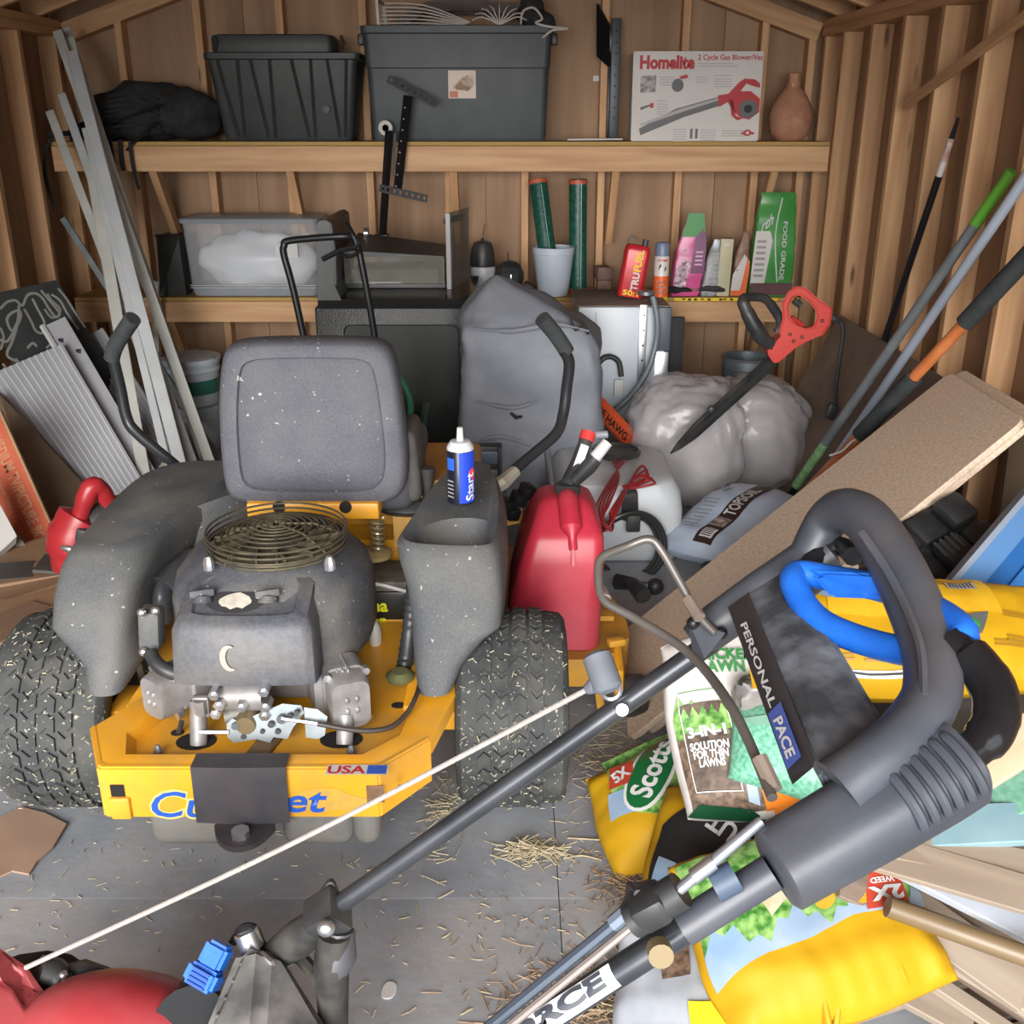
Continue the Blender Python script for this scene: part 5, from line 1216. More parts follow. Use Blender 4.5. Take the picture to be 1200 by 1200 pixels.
# loose flooring planks in a heap at the left
PLK = [mk('floor_plank_%d' % i, c1, c2, rough=.55, scale=18, axis=0) for i, (c1, c2) in enumerate((((148,120,94),(168,138,110)),((110,92,78),(132,110,92)),((70,68,66),(86,84,80)),((136,112,92),(150,124,104)),((96,84,76),(112,98,88))))]
heap = [((-80,690),(140,655),3.5,3.7,.14,0,'tan plank at the back of the left heap, under the orange-printed box',.20),
        ((-60,676),(40,668),3.3,3.35,.14,2,'dark grey plank lying in the left heap beside the cardboard',.21),
        ((45,660),(100,664),3.3,3.3,.13,2,'dark slate tile in the left heap under the red blower',.215),
        ((-90,735),(100,700),2.95,3.15,.17,0,'wide tan plank crossing the left heap in front of the blower',.235),
        ((-90,775),(60,712),2.8,3.0,.16,3,'brown plank in front of the wide tan one in the left heap',.25),
        ((-40,790),(78,722),2.72,2.9,.03,4,'narrow grey edge trim lying over the left heap of planks',.275)]
for i, (a_, c_, ya, yb_, w_, mi, lab, zz) in enumerate(heap):
    A_, C_ = pz_(a_[0],a_[1],zz), pz_(c_[0],c_[1],zz-.02)
    o = beam('flooring_plank', A_, C_, w_, .012, (0,0,1), PLK[mi]); tag(o, lab, 'plank', 'loose flooring planks at the left')
# support pile under them
for k in range(4):
    z_ = .026+.047*k; A_, C_ = V((-2.05, 2.55+.012*(k % 3), z_)), V((-1.32-.02*(k % 2), 3.25+.02*(k % 4), z_))
    o = beam('flooring_plank', A_, C_, .42-.01*(k % 3), .045, (0,0,1), PLK[(1,4,3,0,1,4,2,3,1)[k]]); tag(o, ('stacked flooring plank in the low pile under the left heap, number %s from the floor' % ('one two three four five six seven eight nine'.split()[k])), 'plank', 'stacked flooring planks')
for k in range(11):
    z_ = .010+.019*k; A_, C_ = V((-1.62-.012*(k % 3), 1.75+.02*(k % 2), z_)), V((-1.27+.006*(k % 4), 2.62+.03*(k % 3), z_))
    o = beam('flooring_plank', A_, C_, .22+.01*(k % 3), .017, (0,0,1), PLK[(1,3,4,1,2,1,4,3,1,2,4)[k]]); tag(o, ('flooring plank in the pile left of the rear tyre, layer %s from the floor' % ('one two three four five six seven eight nine ten eleven'.split()[k])), 'plank', 'flooring planks beside the left tyre')
Q = [pz_(-30,975,.006), pz_(24,945,.008), pz_(52,952,.009), pz_(78,965,.010), pz_(62,992,.008), pz_(44,1008,.007), pz_(34,1024,.006), pz_(14,1020,.006), pz_(-30,1040,.006)]
b = MB(); b.loft([[p for p in Q], [p-V((0,0,.005)) for p in Q]]); tag(obj('torn_cardboard', b, mk('dark_card', (148,122,104), (164,136,116), rough=.8, scale=7), origin=ctr(*Q), smooth=False), 'torn flap of brown cardboard on the floor before the left rear tyre', 'cardboard')
# red leaf blower behind the left fender
bl = py_(110, 630, 2.95); zb = .205
t = thing('leaf_blower', 'red handheld leaf blower with a looped handle, behind the mower left fender', 'blower', (bl.x, 2.95, zb))
RB2 = mk('blower_red', (152,38,44), (172,48,52), rough=.35, scale=6)
def bq(px, py, dy=0): return py_(px, py, 2.95+dy)
b = MB(); b.tube([bq(98,688,.02), bq(90,660,.0), bq(88,635,0), bq(94,612,0), bq(104,598,.02)], [.05,.075,.085,.075,.04], 18, smooth=4); obj('housing', b, RB2, t)
b = MB(); b.tube([bq(92,612,-.03), bq(100,586,-.03), bq(108,570,-.02), bq(118,574,.0), bq(128,588,.02), bq(142,590,.04), bq(158,590,.05), bq(163,602,.05)], [.026,.03,.03,.028,.026,.028,.03,.024], 12, smooth=4); obj('handle', b, RB2, t)
b = MB(); b.tube([bq(104,612,.0), bq(125,606,.03), bq(150,600,.05)], [.05,.055,.04], 12); obj('engine_shroud', b, BLK, t)
b = MB(); b.box(bq(103,632,-.06), (.07,.04,.07), rotM(0,.3,0), .01); obj('intake', b, BLK, t)
b = MB(); b.ell(bq(87,645,-.085), (.045,.012,.014), rotM(0,.3,0), 14, 8); obj('plate', b, STEEL, t)
b = MB(); b.tube([bq(105,640,-.09), bq(125,622,-.09), bq(145,612,-.08), bq(155,616,-.07)], .014, 8, smooth=4); obj('fuel_line', b, flat('tube_grey',(120,122,120),.4), t)
b = MB(); b.box(bq(134,628,-.05), (.09,.04,.05), rotM(0,-.35,0), .01); obj('carburettor', b, GREYM, t)
b = MB(); b.tube([bq(150,604,.08), bq(205,580,.2)], [.05,.045], 14); obj('blower_tube', b, BLK, t)
b = MB(); b.tube([bq(72,650,.05), bq(68,625,.05), bq(76,660,.0)], .01, 6); obj('guard', b, BLK, t)
b = MB(); b.tube([(bl.x-.05,2.97,zb+.0),(bl.x-.05,2.97,zb+.03)], .06, 12); obj('foot', b, BLK, t)
# ======================= RIDING MOWER =======================
YEL = mk('mower_yellow', (228,160,36), (236,172,48), rough=.4, scale=4, dust=((186,146,78),.75,7), bump=.03)
YEL2 = mk('mower_yellow_dusty', (206,152,56), (222,162,44), rough=.55, scale=6, dust=((160,128,78),.8,5))
FND = mk('fender_grey', (72,75,78), (84,87,90), rough=.65, scale=180, bump=.25, bscale=260, dust=((120,116,106),.5,6), speck=((176,174,166),75,.70))
ENG = mk('shroud_grey', (62,65,71), (74,77,83), rough=.6, scale=150, bump=.25, bscale=220, dust=((124,118,106),.55,7), speck=((170,166,154),85,.70))
ALU = mk('cast_aluminium', (132,132,132), (158,158,158), rough=.5, metal=.35, scale=20, bump=.15, dust=((110,96,78),.5,12))
TYRE = mk('tyre_rubber', (50,53,54), (64,67,67), rough=.8, scale=14, bump=.3, bscale=90, dust=((104,102,94),.4,10), speck=((170,166,150),110,.66))
ZINC = mk('zinc_plate', (126,135,140), (150,159,164), rough=.4, metal=.4, scale=14)
SEATM = mk('seat_vinyl', (74,76,84), (88,90,98), rough=.65, scale=220, bump=.45, bscale=300, dust=((112,112,114),.35,7), speck=((186,186,184),65,.71))
rm = thing('riding_mower', 'yellow and grey zero-turn riding mower parked rear end first in the shed', 'mower', (-.515, 2.13, 0))
# ---- tyres ----
def tyre(cx, cy, R, wd, name='rear_tyre'):
    r0 = R-.009
    b = MB()
    prof = [(R*.50,-wd*.36),(R*.62,-wd*.47),(R*.80,-wd*.50),(r0*.93,-wd*.485),(r0*.985,-wd*.44),(r0,-wd*.34),(r0+.003,0),(r0,wd*.34),(r0*.985,wd*.44),(r0*.93,wd*.485),(R*.80,wd*.50),(R*.62,wd*.47),(R*.50,wd*.36)]
    b.lathe(prof, (cx,cy,R), rotM(0,pi/2,0), 64)
    ty_ = obj(name, b, TYRE, rm)
    # moulded tread blocks: wavy rows round the tyre
    b = MB(); n = 34; cols = [(-.44,-.335),(-.30,-.185),(-.155,-.03),(.0,.125),(.155,.27),(.305,.43)]
    def T(x, a, r): return V((cx+x*wd, cy-r*cos(a), R+r*sin(a)))
    for ci, (x0_, x1_) in enumerate(cols):
        for k in range(n):
            a0 = 2*pi*(k+(.5 if ci % 2 else 0))/n; da = 2*pi/n*.66; sk = (.10 if ci % 2 else -.10)*(1.0 if 0 < ci < 5 else .5)
            rr = R*(1-.035*max(0,(abs((x0_+x1_)/2)-.22))/.2)
            ring0, ring1 = [], []
            for x, a in ((x0_,a0),(((x0_+x1_)/2), a0+sk*.7),(x1_,a0+sk*.2),(x1_,a0+da+sk*.2),((x0_+x1_)/2,a0+da+sk*.7),(x0_,a0+da)):
                e = 1-.03*max(0,(abs(x)-.28))/.16
                ring0.append(T(x,a,(r0-.004)*e)); ring1.append(T(x,a,rr*e))
            b.loft([ring0, ring1], False, True)
    obj('tread', b, TYRE, ty_, smooth=False)
    b = MB(); b.lathe([(0,-wd*.22),(R*.14,-wd*.24),(R*.2,-wd*.2),(R*.40,-wd*.26),(R*.52,-wd*.40),(R*.55,-wd*.40),(R*.55,wd*.40),(R*.52,wd*.40),(R*.4,wd*.26),(0,wd*.2)], (cx,cy,R), rotM(0,pi/2,0), 32); obj('wheel_rim', b, mk('rim_cream', (196,186,160), None, rough=.4), ty_)
    return ty_
tyre(.0, 2.13, .235, .255); tyre(-1.03, 2.13, .235, .265)
for x in (-.92, -.11):
    b = MB(); b.lathe([(.03,-.045),(.11,-.05),(.135,-.03),(.135,.03),(.11,.05),(.03,.045)], (x,3.55,.135), rotM(0,pi/2,0), 24); obj('caster_wheel', b, TYRE, rm)
    b = MB(); b.tube([(x-.065,3.55,.135),(x-.065,3.52,.29),(x+.065,3.52,.29),(x+.065,3.55,.135)], .014, 8); b.cyl((x,3.52,.28),(x,3.52,.36),.02,8); obj('caster_fork', b, BLKM, rm)
# grass clippings stuck to the tyres
b = MB()
for cx, w_ in ((0,.24),(-1.03,.25)):
    for k in range(120):
        a = random.uniform(-.9, 1.35); x = cx+random.uniform(-.5,.5)*w_; r = .2375
        p = V((x, 2.13-r*cos(a), .235+r*sin(a))); d = V((random.uniform(-1,1), 0, 0)) + V((0,sin(a),cos(a)))*random.uniform(-1,1); d.normalize()
        L_ = random.uniform(.005,.014); nrm = V((0,-cos(a),sin(a))); w2 = d.cross(nrm)*.0012
        b.loft([[p-d*L_/2-w2, p-d*L_/2+w2, p-d*L_/2+nrm*.0015], [p+d*L_/2-w2, p+d*L_/2+w2, p+d*L_/2+nrm*.0015]])
o = obj('grass_clippings', b, mk('dry_clipping', (150,146,128), (190,182,156), rough=.8, scale=60), rm, smooth=False); o['kind'] = 'stuff'
# ---- frame rails, deck ----
for x in (-.82, -.21):
    b = MB(); b.bb(x-.03, x+.03, 1.95, 3.55, .28, .345, .004); obj('frame_rail', b, YEL, rm)
b = MB(); b.bb(-.92-.03, -.11+.03, 3.48, 3.56, .29, .37, .004); obj('front_crossbar', b, YEL, rm)
dk = [(-1.36,2.62),(-1.30,2.50),(-.95,2.48),(.02,2.50),(.20,2.48),(.30,2.52),(.345,2.62),(.33,2.85),(.2,3.2),(-.2,3.38),(-.8,3.38),(-1.2,3.2),(-1.36,2.9)]
pl = [(p.x,p.y) for p in chaikin([V((x,y,0)) for x,y in dk],2)]
b = MB(); b.prism(pl, .085, Matrix.Translation((0,0,.075))); bmesh.ops.bevel(b.bm, geom=[e for e in b.bm.edges if abs(e.verts[0].co.z-.16)<1e-4 and abs(e.verts[1].co.z-.16)<1e-4], offset=.02, segments=3, affect='EDGES'); obj('cutting_deck', b, YEL2, rm)
for x, y in ((.34,2.46),(-1.25,2.42)):
    b = MB(); b.lathe([(0,-.03),(.055,-.03),(.06,-.02),(.06,.02),(.055,.03),(0,.03)], (x,y,.062), rotM(0,pi/2,0), 20); obj('gauge_wheel', b, BLK, rm)
    b = MB(); b.tube([(x-.045,y,.062),(x-.045,y+.01,.13),(x-.045,y+.10,.16)], .014, 8); obj('gauge_bracket', b, YEL, rm)
b = MB(); b.tube([py_(708,860,2.4), py_(700,800,2.45), py_(716,765,2.5)], .012, 6); b.box(py_(722,752,2.52), (.05,.03,.022), rotM(0,0,.3), .006); obj('deck_bracket', b, YEL2, rm)
# rear frame tray
ZT = .345
outer = [(-.885,1.84),(-.815,1.70),(-.262,1.70),(-.165,1.80),(-.115,2.02),(-.10,2.30),(-.16,2.45),(-.86,2.45),(-.90,2.30),(-.80,1.99)]
inner = [(-.80,1.82),(-.775,1.742),(-.30,1.742),(-.232,1.81),(-.20,2.03),(-.18,2.28),(-.21,2.40),(-.80,2.40),(-.82,2.28),(-.73,2.0)]
b = MB()
b.loft([[V((x,y,ZT-.02)) for x,y in outer], [V((x,y,ZT+.012)) for x,y in outer], [V((x,y,ZT+.016)) for x,y in [( (ox*.9+ix*.1),(oy*.9+iy*.1)) for (ox,oy),(ix,iy) in zip(outer,inner)]], [V((x,y,ZT+.016)) for x,y in inner], [V((x+(-.485-x)*.04,y+(2.05-y)*.06,ZT-.012)) for x,y in inner]], True, True)
tr = obj('rear_tray', b, YEL, rm)
def fpl(pts, z0, z1, mat, nm, par=tr):
    b = MB(); b.prism(pts, z1-z0, Matrix.Translation((0,0,z0))); return obj(nm, b, mat, par)
zf = ZT-.012
DARK = flat('dark_hole', (30,28,26), .9)
for px, py, rx, ry in ((230,868,.042,.032),(400,866,.045,.032),(208,858,.014,.012),(467,826,.016,.012)):
    c_ = pz_(px,py,zf+.002); fpl([(c_.x+rx*cos(2*pi*k/20), c_.y+ry*sin(2*pi*k/20)) for k in range(20)], zf, zf+.002, DARK, 'hole')
for px, py in ((186,886),(412,886)):
    c_ = pz_(px,py,zf); b = MB(); b.tube([c_, c_+V((0,0,.012)), c_+V((0,0,.026))], [.010,.010,.004], 8); obj('bolt', b, GREYM, tr)
for px, py, w_ in ((210,902,.11),):
    c_ = pz_(px,py-2,zf); fpl(rect(c_.x-w_/2,c_.x+w_/2,c_.y-.012,c_.y+.012), zf, zf+.003, mk('rust_wear', (112,82,60), (150,110,60), rough=.8, scale=20), 'worn_edge')
c_ = pz_(300,885,zf); fpl([(c_.x-.03,c_.y-.05),(c_.x+.015,c_.y-.05),(c_.x+.05,c_.y+.08),(c_.x,c_.y+.08)], zf, zf+.008, mk('rusty_bracket', (96,78,58), (128,104,74), rough=.7, scale=20), 'bracket')
c_ = pz_(418,904,ZT+.017); Mx = Matrix.Translation((c_.x, c_.y+.005, ZT+.0168))
patch(rect(-.06,.06,-.016,.016), WHITE, tr, Mx); lettering('USA', Mx @ Matrix.Translation((-.02,0,.001)), .075, REDP, tr, h=.026, bold=.03); patch(rect(.02,.058,-.014,.014), BLUEP, tr, Mx, z=.0012)
# bumper face
zl, zh = .243, .362
bp_ = [(-.885,1.84),(-.815,1.695),(-.262,1.695),(-.165,1.80)]
b = MB(); secs = []
for x, y in bp_: secs.append((x,y))
o2 = [(-.875,1.855),(-.807,1.712),(-.268,1.712),(-.175,1.81)]
b.loft([[V((x,y,zl+(.012 if i in (0,3) else 0))), V((x,y,zh)), V((x2,y2,zh)), V((x2,y2,zl+(.012 if i in (0,3) else 0)))] for i,((x,y),(x2,y2)) in enumerate(zip(bp_,o2))]); bmesh.ops.bevel(b.bm, geom=b.bm.edges[:], offset=.004, segments=2, affect='EDGES')
bump = obj('rear_bumper', b, YEL, rm)
FB = frame((0,1.6945,(zl+zh)/2), (1,0,0), (0,0,1))
def fbx(px, py): p = py_(px,py,1.695); return (p.x, p.z-(zl+zh)/2)
x_, y_ = fbx(212, 940)
CUB = flat('script_blue', (44,92,190), .4); HALO = flat('script_halo', (240,208,120), .5)
lettering('Cu', FB @ Matrix.Translation((x_, y_-.004,.0012)), .125, HALO, bump, h=.072, bold=.05, shear=.25)
lettering('Cu', FB @ Matrix.Translation((x_, y_-.004,.0022)), .118, CUB, bump, h=.062, bold=.012, shear=.25)
x_, y_ = fbx(366, 938)
lettering('et', FB @ Matrix.Translation((x_-.012, y_-.003,.0015)), .085, CUB, bump, h=.05, shear=.25)
for px, py, w_, h_ in ((383,938,.095,.05),):
    x_, y_ = fbx(px,py); patch([(x_+w_*cos(2*pi*k/14)*random.uniform(.7,1.1), y_+h_*.6*sin(2*pi*k/14)*random.uniform(.6,1.1)) for k in range(14)], mk('paint_wear', (196,158,74), (222,170,60), rough=.7, scale=70), bump, FB, z=.0008)
for px, py, w_, h_, m_ in ((440,930,.035,.04,mk('rust_patch',(92,74,62),(132,100,70),rough=.8,scale=30)),(138,926,.028,.028,DARK),(470,922,.012,.012,mk('rust_patch',(92,74,62),(132,100,70)))):
    x_, y_ = fbx(px,py); patch(rect(x_-w_/2,x_+w_/2,y_-h_/2,y_+h_/2), m_, bump, FB, z=.001)
b = MB(); x_, y_ = fbx(142,943); b.box((x_,1.692,(zl+zh)/2+y_-.005), (.04,.012,.05), None, .004); obj('corner_bracket', b, YEL, bump)
# hitch plate
b = MB(); x0_, x1_ = fbx(229,930)[0], fbx(339,930)[0]
b.loft([[V((x0_,1.73,zh+.010)),V((x0_,1.685,zh+.008)),V((x0_,1.680,zl+.0)),V((x0_+.01,1.70,zl+.0)),V((x0_+.01,1.73,zh))]]+[[V((x,1.73,zh+.010)),V((x,1.683,zh+.008)),V((x,1.676,zl-.0)),V((x,1.70,zl)),V((x,1.73,zh))] for x in (x0_+.06,x1_-.06)]+[[V((x1_,1.73,zh+.010)),V((x1_,1.685,zh+.008)),V((x1_,1.680,zl+.0)),V((x1_-.01,1.70,zl+.0)),V((x1_-.01,1.73,zh))]])
HP = mk('worn_black_steel', (48,50,56), (64,62,66), rough=.6, scale=16, dust=((78,64,62),.35,14)); hp = obj('hitch_plate', b, HP, rm)
b = MB(); c_ = V(((x0_+x1_)/2+.005, 1.66, zl)); b.prism([(p.x,p.y) for p in chaikin([V((-.07,.04,0)),(.07,.04,0),(.045,-.035,0),(0,-.06,0),(-.045,-.035,0)],2)], .012, Matrix.Translation(c_+V((0,0,-.012)))); obj('hitch_tab', b, HP, rm)
b = MB(); b.tube([c_+V((0,-.02,0)), c_+V((0,-.02,.014))], .018, 8); obj('hitch_bolt', b, STEEL, rm)
for x, w_ in ((-.66,.17),(-.40,.15),(-.30,.06)):
    b = MB(); b.box((x,1.80,.21), (w_,.16,.13), None, .03, 3); obj('hydro_pump', b, mk('pump_grey', (112,112,108), (138,136,130), rough=.6, scale=12, dust=((90,80,66),.5,12)), rm)
for s, x in ((1,-.085),(-1,-.945)):
    b = MB(); b.cyl((x-s*.10,2.10,.235),(x+s*.02,2.13,.235),.035,12); b.box((x-s*.06,2.05,.28),(.06,.12,.05),None,.006); obj('axle_housing', b, YEL, rm)
    b = MB(); b.cyl((x-s*.02,1.99,.30),(x+s*.05,1.99,.30),.016,10); b.ell((x,1.99,.30),(.022,.026,.026),None,10,8); obj('axle_bolt', b, GREYM, rm)
# ---- engine ----
EX, EY = -.535, 2.09
DY, DZ = -.055, .03
b = MB(); b.bb(EX-.14, EX+.14, 1.97, 2.25, .345, .50, .02); obj('crankcase', b, ALU, rm)
# blower housing (shroud)
prof = []
hx = [(-.165,1.955),(.150,1.955),(.238,2.085),(.240,2.27),(.15,2.36),(-.16,2.36),(-.245,2.27),(-.240,2.085)]
def hxs(k, ky=1.0, dy=0): return [(x*k, 2.14+(y-2.14)*ky+dy) for x, y in hx]
sh = [(.41,hxs(.96,.96)),(.43,hxs(1.0)),(.555,hxs(.99,.99)),(.585,hxs(.95,.93)),(.628,hxs(.76,.68,.02)),(.640,hxs(.68,.62,.02))]
b = MB(); b.loft([[p for p in chaikin([V((EX+x*.91,y+DY,z+DZ)) for x,y in s],1)] for z, s in sh]); bmesh.ops.bevel(b.bm, geom=[e for e in b.bm.edges if len(e.link_faces) == 2 and e.calc_face_angle(0) > .35], offset=.008, segments=2, affect='EDGES'); obj('blower_housing', b, ENG, rm, ang=40)
# air cleaner cover
def topz(y): return .566+DZ+(y-1.915-DY)*.42
ac = [(.425,[(-.195,1.905),(.185,1.905),(.20,1.93),(.195,2.03),(-.20,2.03),(-.21,1.93)],.0),
      (.43,[(-.205,1.895),(.19,1.895),(.205,1.925),(.20,2.04),(-.205,2.04),(-.22,1.925)],0),
      (.548,[(-.195,1.90),(.185,1.90),(.20,1.93),(.195,2.05),(-.20,2.05),(-.21,1.93)],.0),
      (.566,[(-.18,1.915),(.17,1.915),(.18,1.94),(.18,2.06),(-.18,2.06),(-.195,1.94)],.006)]
secs = []
for z, s, _ in ac: secs.append(chaikin([V((EX-.012+x*.72,y+DY,z+DZ)) for x,y in s],2))
top = [V((p.x, p.y, topz(p.y))) for p in secs[-1]]; secs[-1] = top
cen = ctr(*top)
secs.append([cen+(p-cen)*.80+V((0,0,.004)) for p in top]); secs.append([cen+(p-cen)*.76-V((0,0,.003)) for p in top])
b = MB(); b.loft(secs); acv = obj('air_cleaner_cover', b, mk('cover_grey_blue', (62,65,72), (76,79,87), rough=.5, scale=100, bump=.12, bscale=180, dust=((124,118,106),.4,8)), rm, ang=45)
for px in (240, 316):
    c_ = py_(px, 724, 1.91); c_.z = topz(1.91)+.0
    b = MB(); b.lathe([(.0,0),(.022,0),(.018,.014),(.008,.018),(0,.018)], c_, rotM(-.35,0,0), 12); obj('knob', b, ENG, acv)
    b = MB(); b.box(c_+V((0,0,.020)), (.05,.010,.016), rotM(-.3,0,.35), .003); obj('knob_wing', b, ENG, acv)
c_ = py_(278, 726, 1.91); c_.z = topz(1.91)+.0025
sl = rotM(math.atan(.42),0,0).to_4x4(); sl.translation = c_
patch([(x*.034*(1+.25*noise.noise(V((x*3,y*3,1)))), y*.020*(1+.4*noise.noise(V((x*4,y*4,5))))) for x,y in [(cos(2*pi*k/18),sin(2*pi*k/18)) for k in range(18)]], mk('wiped_patch', (178,172,160), (206,200,188), rough=.6, scale=60), acv, sl)
patch([(x*.06,y*.032) for x,y in [(cos(2*pi*k/18),sin(2*pi*k/18)) for k in range(18)]], mk('oil_stain', (50,50,52), (60,60,62), rough=.5), acv, sl, z=-.0006)
Fm = frame((py_(269,771,1.84).x, 1.8385, py_(269,771,1.84).z), (1,0,0), (0,0,1))
mo = [(.020*cos(a),.030*sin(a)) for a in [pi*.35+pi*1.3*k/14 for k in range(15)]]+[(.006+.014*cos(a),.024*sin(a)) for a in reversed([pi*.45+pi*1.1*k/12 for k in range(13)])]
patch(mo, flat('worn_silver', (160,156,148), .5), acv, Fm, z=.001)
# fan guard: wire rings and spokes on a dome
b = MB()
fc = V((-.515, 2.08, .684))
for k in range(10):
    r = .020+.0142*k; z = .040*(1-(r/.15)**3)
    b.tube([fc+V((r*cos(2*pi*i/36), r*sin(2*pi*i/36), z)) for i in range(36)], .0024, 5, closed=True)
for k in range(4):
    b.tube([fc+V((.151*cos(2*pi*i/40), .151*sin(2*pi*i/40), .032-.012*k)) for i in range(40)], .0026, 5, closed=True)
for k in range(8):
    a = 2*pi*k/8+.2; d = V((cos(a),sin(a),0))
    b.tube([fc+d*.01+V((0,0,.04)), fc+d*.08+V((0,0,.034)), fc+d*.145+V((0,0,.004)), fc+d*.152+V((0,0,-.006))], .003, 5)
obj('fan_guard', b, mk('guard_wire', (74,70,60), (104,96,76), rough=.5, metal=.4, scale=30), rm)
b = MB(); b.lathe([(0,.02),(.05,.02),(.06,.012),(.14,.008),(.14,.0),(0,.0)], fc+V((0,0,-.006)), None, 32)
fan = obj('cooling_fan', b, mk('fan_dark', (58,56,50), (96,88,68), rough=.8, scale=24), rm)
for k in range(14):
    a = 2*pi*k/14; b = MB(); b.box(fc+V((.10*cos(a),.10*sin(a),.008)), (.075,.004,.014), rotM(0,0,a+.4), .001); obj('fan_blade', b, flat('blade_brown', (96,86,66), .7), fan)
for px, py in ((244,658),(386,658)):
    c_ = py_(px, py, 1.965); b = MB(); b.tube([c_+V((0,0,-.018)), c_+V((0,0,0)), c_+V((0,0,.012))], [.012,.012,.007], 8); obj('guard_bolt', b, STEEL, rm)
# cylinder heads with fins and valve covers
def head(pc, sx, w_, h_, d_, tilt):
    R_ = rotM(0, 0, tilt)
    b = MB()
    for k in range(5):
        b.box(V((pc.x-sx*.012*(k+1.2), pc.y+.05, pc.z)), (.004, d_+.02, h_+.012-.004*k), R_, .001)
    b.box(V((pc.x-sx*.045, pc.y+.05, pc.z)), (.08, d_*.8, h_*.8), R_)
    obj('cylinder_fins', b, ALU, rm)
    b = MB(); Mh = Matrix.Translation(pc) @ R_.to_4x4() @ Matrix.Rotation(pi/2*0,4,'X')
    cov = [[Mh @ V((p[0]*k, dd, p[1]*k)) for p in rrect(w_,h_,.022,4)] for dd,k in ((.06,1.06),(-.0,1.06),(-.004,1),(-.045,.98),(-.055,.90))]
    b.loft(cov); vc = obj('valve_cover', b, ALU, rm, ang=30)
    for i, j in ((-.45,.45),(.45,.45),(-.45,-.45),(.45,-.45)):
        b = MB(); c_ = Mh @ V((i*w_*1.05,-.008,j*h_*1.05)); d2 = R_ @ V((0,-1,0)); b.tube([c_, c_+d2*.016], .009, 6); obj('bolt', b, STEEL, vc)
    b = MB()
    for i, j in ((-.12,.12),(.12,.12),(-.12,-.1),(.12,-.1)): b.ell(Mh @ V((i*w_,-.056,j*h_)), (.006,.004,.008), None, 8, 6)
    obj('emboss', b, ALU, vc)
head(py_(405,812,1.895), 1, .088, .118, .12, radians(22))
head(py_(203,806,1.91), -1, .072, .098, .12, radians(-34))
# carburettor, manifold and linkage between the heads
YC = 1.845
def ep(px, py, dy=0): return py_(px, py, YC+dy)
b = MB(); b.cyl(ep(262,815,.02), ep(310,815,.02), .032, 16); obj('intake_manifold', b, ALU, rm)
for px, py in ((252,812),(310,808),(258,824),(312,826),(284,826),(254,834),(311,836)):
    b = MB(); c_ = ep(px,py,-.015); b.tube([c_+V((0,.02,0)), c_-V((0,.012,0))], .012, 6); b.cyl(c_, c_+V((0,-.018,0)), .006, 6); obj('bolt', b, STEEL, rm)
b = MB(); c_ = ep(290,845,-.01); b.lathe([(0,-.02),(.022,-.02),(.024,.0),(.02,.02),(0,.02)], c_, rotM(pi/2,0,0), 16); obj('fuel_solenoid', b, mk('brass_dull', (128,116,88), (148,136,104), rough=.4, metal=.5), rm)
b = MB(); b.cyl(ep(268,838,.03), ep(306,832,.03), .03, 12); obj('carburettor', b, mk('carb_grey', (96,94,90), (124,122,116), rough=.5, metal=.3, scale=20), rm)
lp = [(266,848),(272,842),(282,846),(300,838),(330,826),(352,828),(356,836),(344,852),(338,864),(322,862),(318,868),(302,864),(276,868),(268,862)]
Mf = frame(ep(300,850,-.02), (1,0,0), (0,.25,1)); Mfi = Mf.inverted()
b = MB(); b.prism([((Mfi @ ep(x,y,-.02)).x, (Mfi @ ep(x,y,-.02)).y) for x,y in lp], .004, Mf); gp = obj('governor_plate', b, ZINC, rm, smooth=False)
for x, y, r in ((276,850,.008),(286,862,.006),(318,848,.007),(330,842,.010),(340,838,.006),(308,856,.005),(326,856,.006),(348,834,.006)):
    b = MB(); c_ = ep(x,y,-.026); b.tube([c_, c_+V((0,-.006,0))], r, 10); obj('stud', b, GREYM if r > .007 else flat('plate_hole',(70,74,76)), gp)
lp2 = [(354,832),(370,834),(382,842),(380,862),(372,866),(358,864)]
b = MB(); b.prism([((Mfi @ ep(x,y,-.03)).x, (Mfi @ ep(x,y,-.03)).y) for x,y in lp2], .004, frame(ep(300,850,-.03),(1,0,0),(0,.25,1))); obj('control_bracket', b, ZINC, rm, smooth=False)
b = MB(); b.tube([ep(330,842,-.04), ep(372,848,-.045)], .004, 6); b.tube([ep(232,858,-.03), ep(268,858,-.03)], .005, 6); obj('throttle_rod', b, STEEL, rm)
b = MB(); b.tube([ep(372,848,-.045), ep(420,856,-.04), ep(455,853,-.02), ep(475,838,.02), ep(488,815,.08), py_(494,790,2.08)], .0055, 8, smooth=6); obj('control_cable', b, flat('cable_dark', (62,56,52), .5), rm)
for px in (233, 404):
    b = MB(); c_ = pz_(px, 872, zf); 
    b.cyl(V((c_.x,c_.y,zf)), V((c_.x, c_.y+.03, .42 if px < 300 else .385)), .018, 12); obj('engine_post', b, ALU, rm)
b = MB(); c_ = ep(235,830,-.01); b.tube([c_+V((0,0,.02)), c_+V((0,0,-.012))], .014, 8); b.box(c_+V((0,.01,0)), (.035,.02,.05), None, .006); obj('post_bolt', b, ALU, rm)
b = MB(); b.tube([ep(213,846,0), ep(208,862,.02), ep(218,872,.03)], .006, 6); obj('drain_wire', b, BLK, rm)
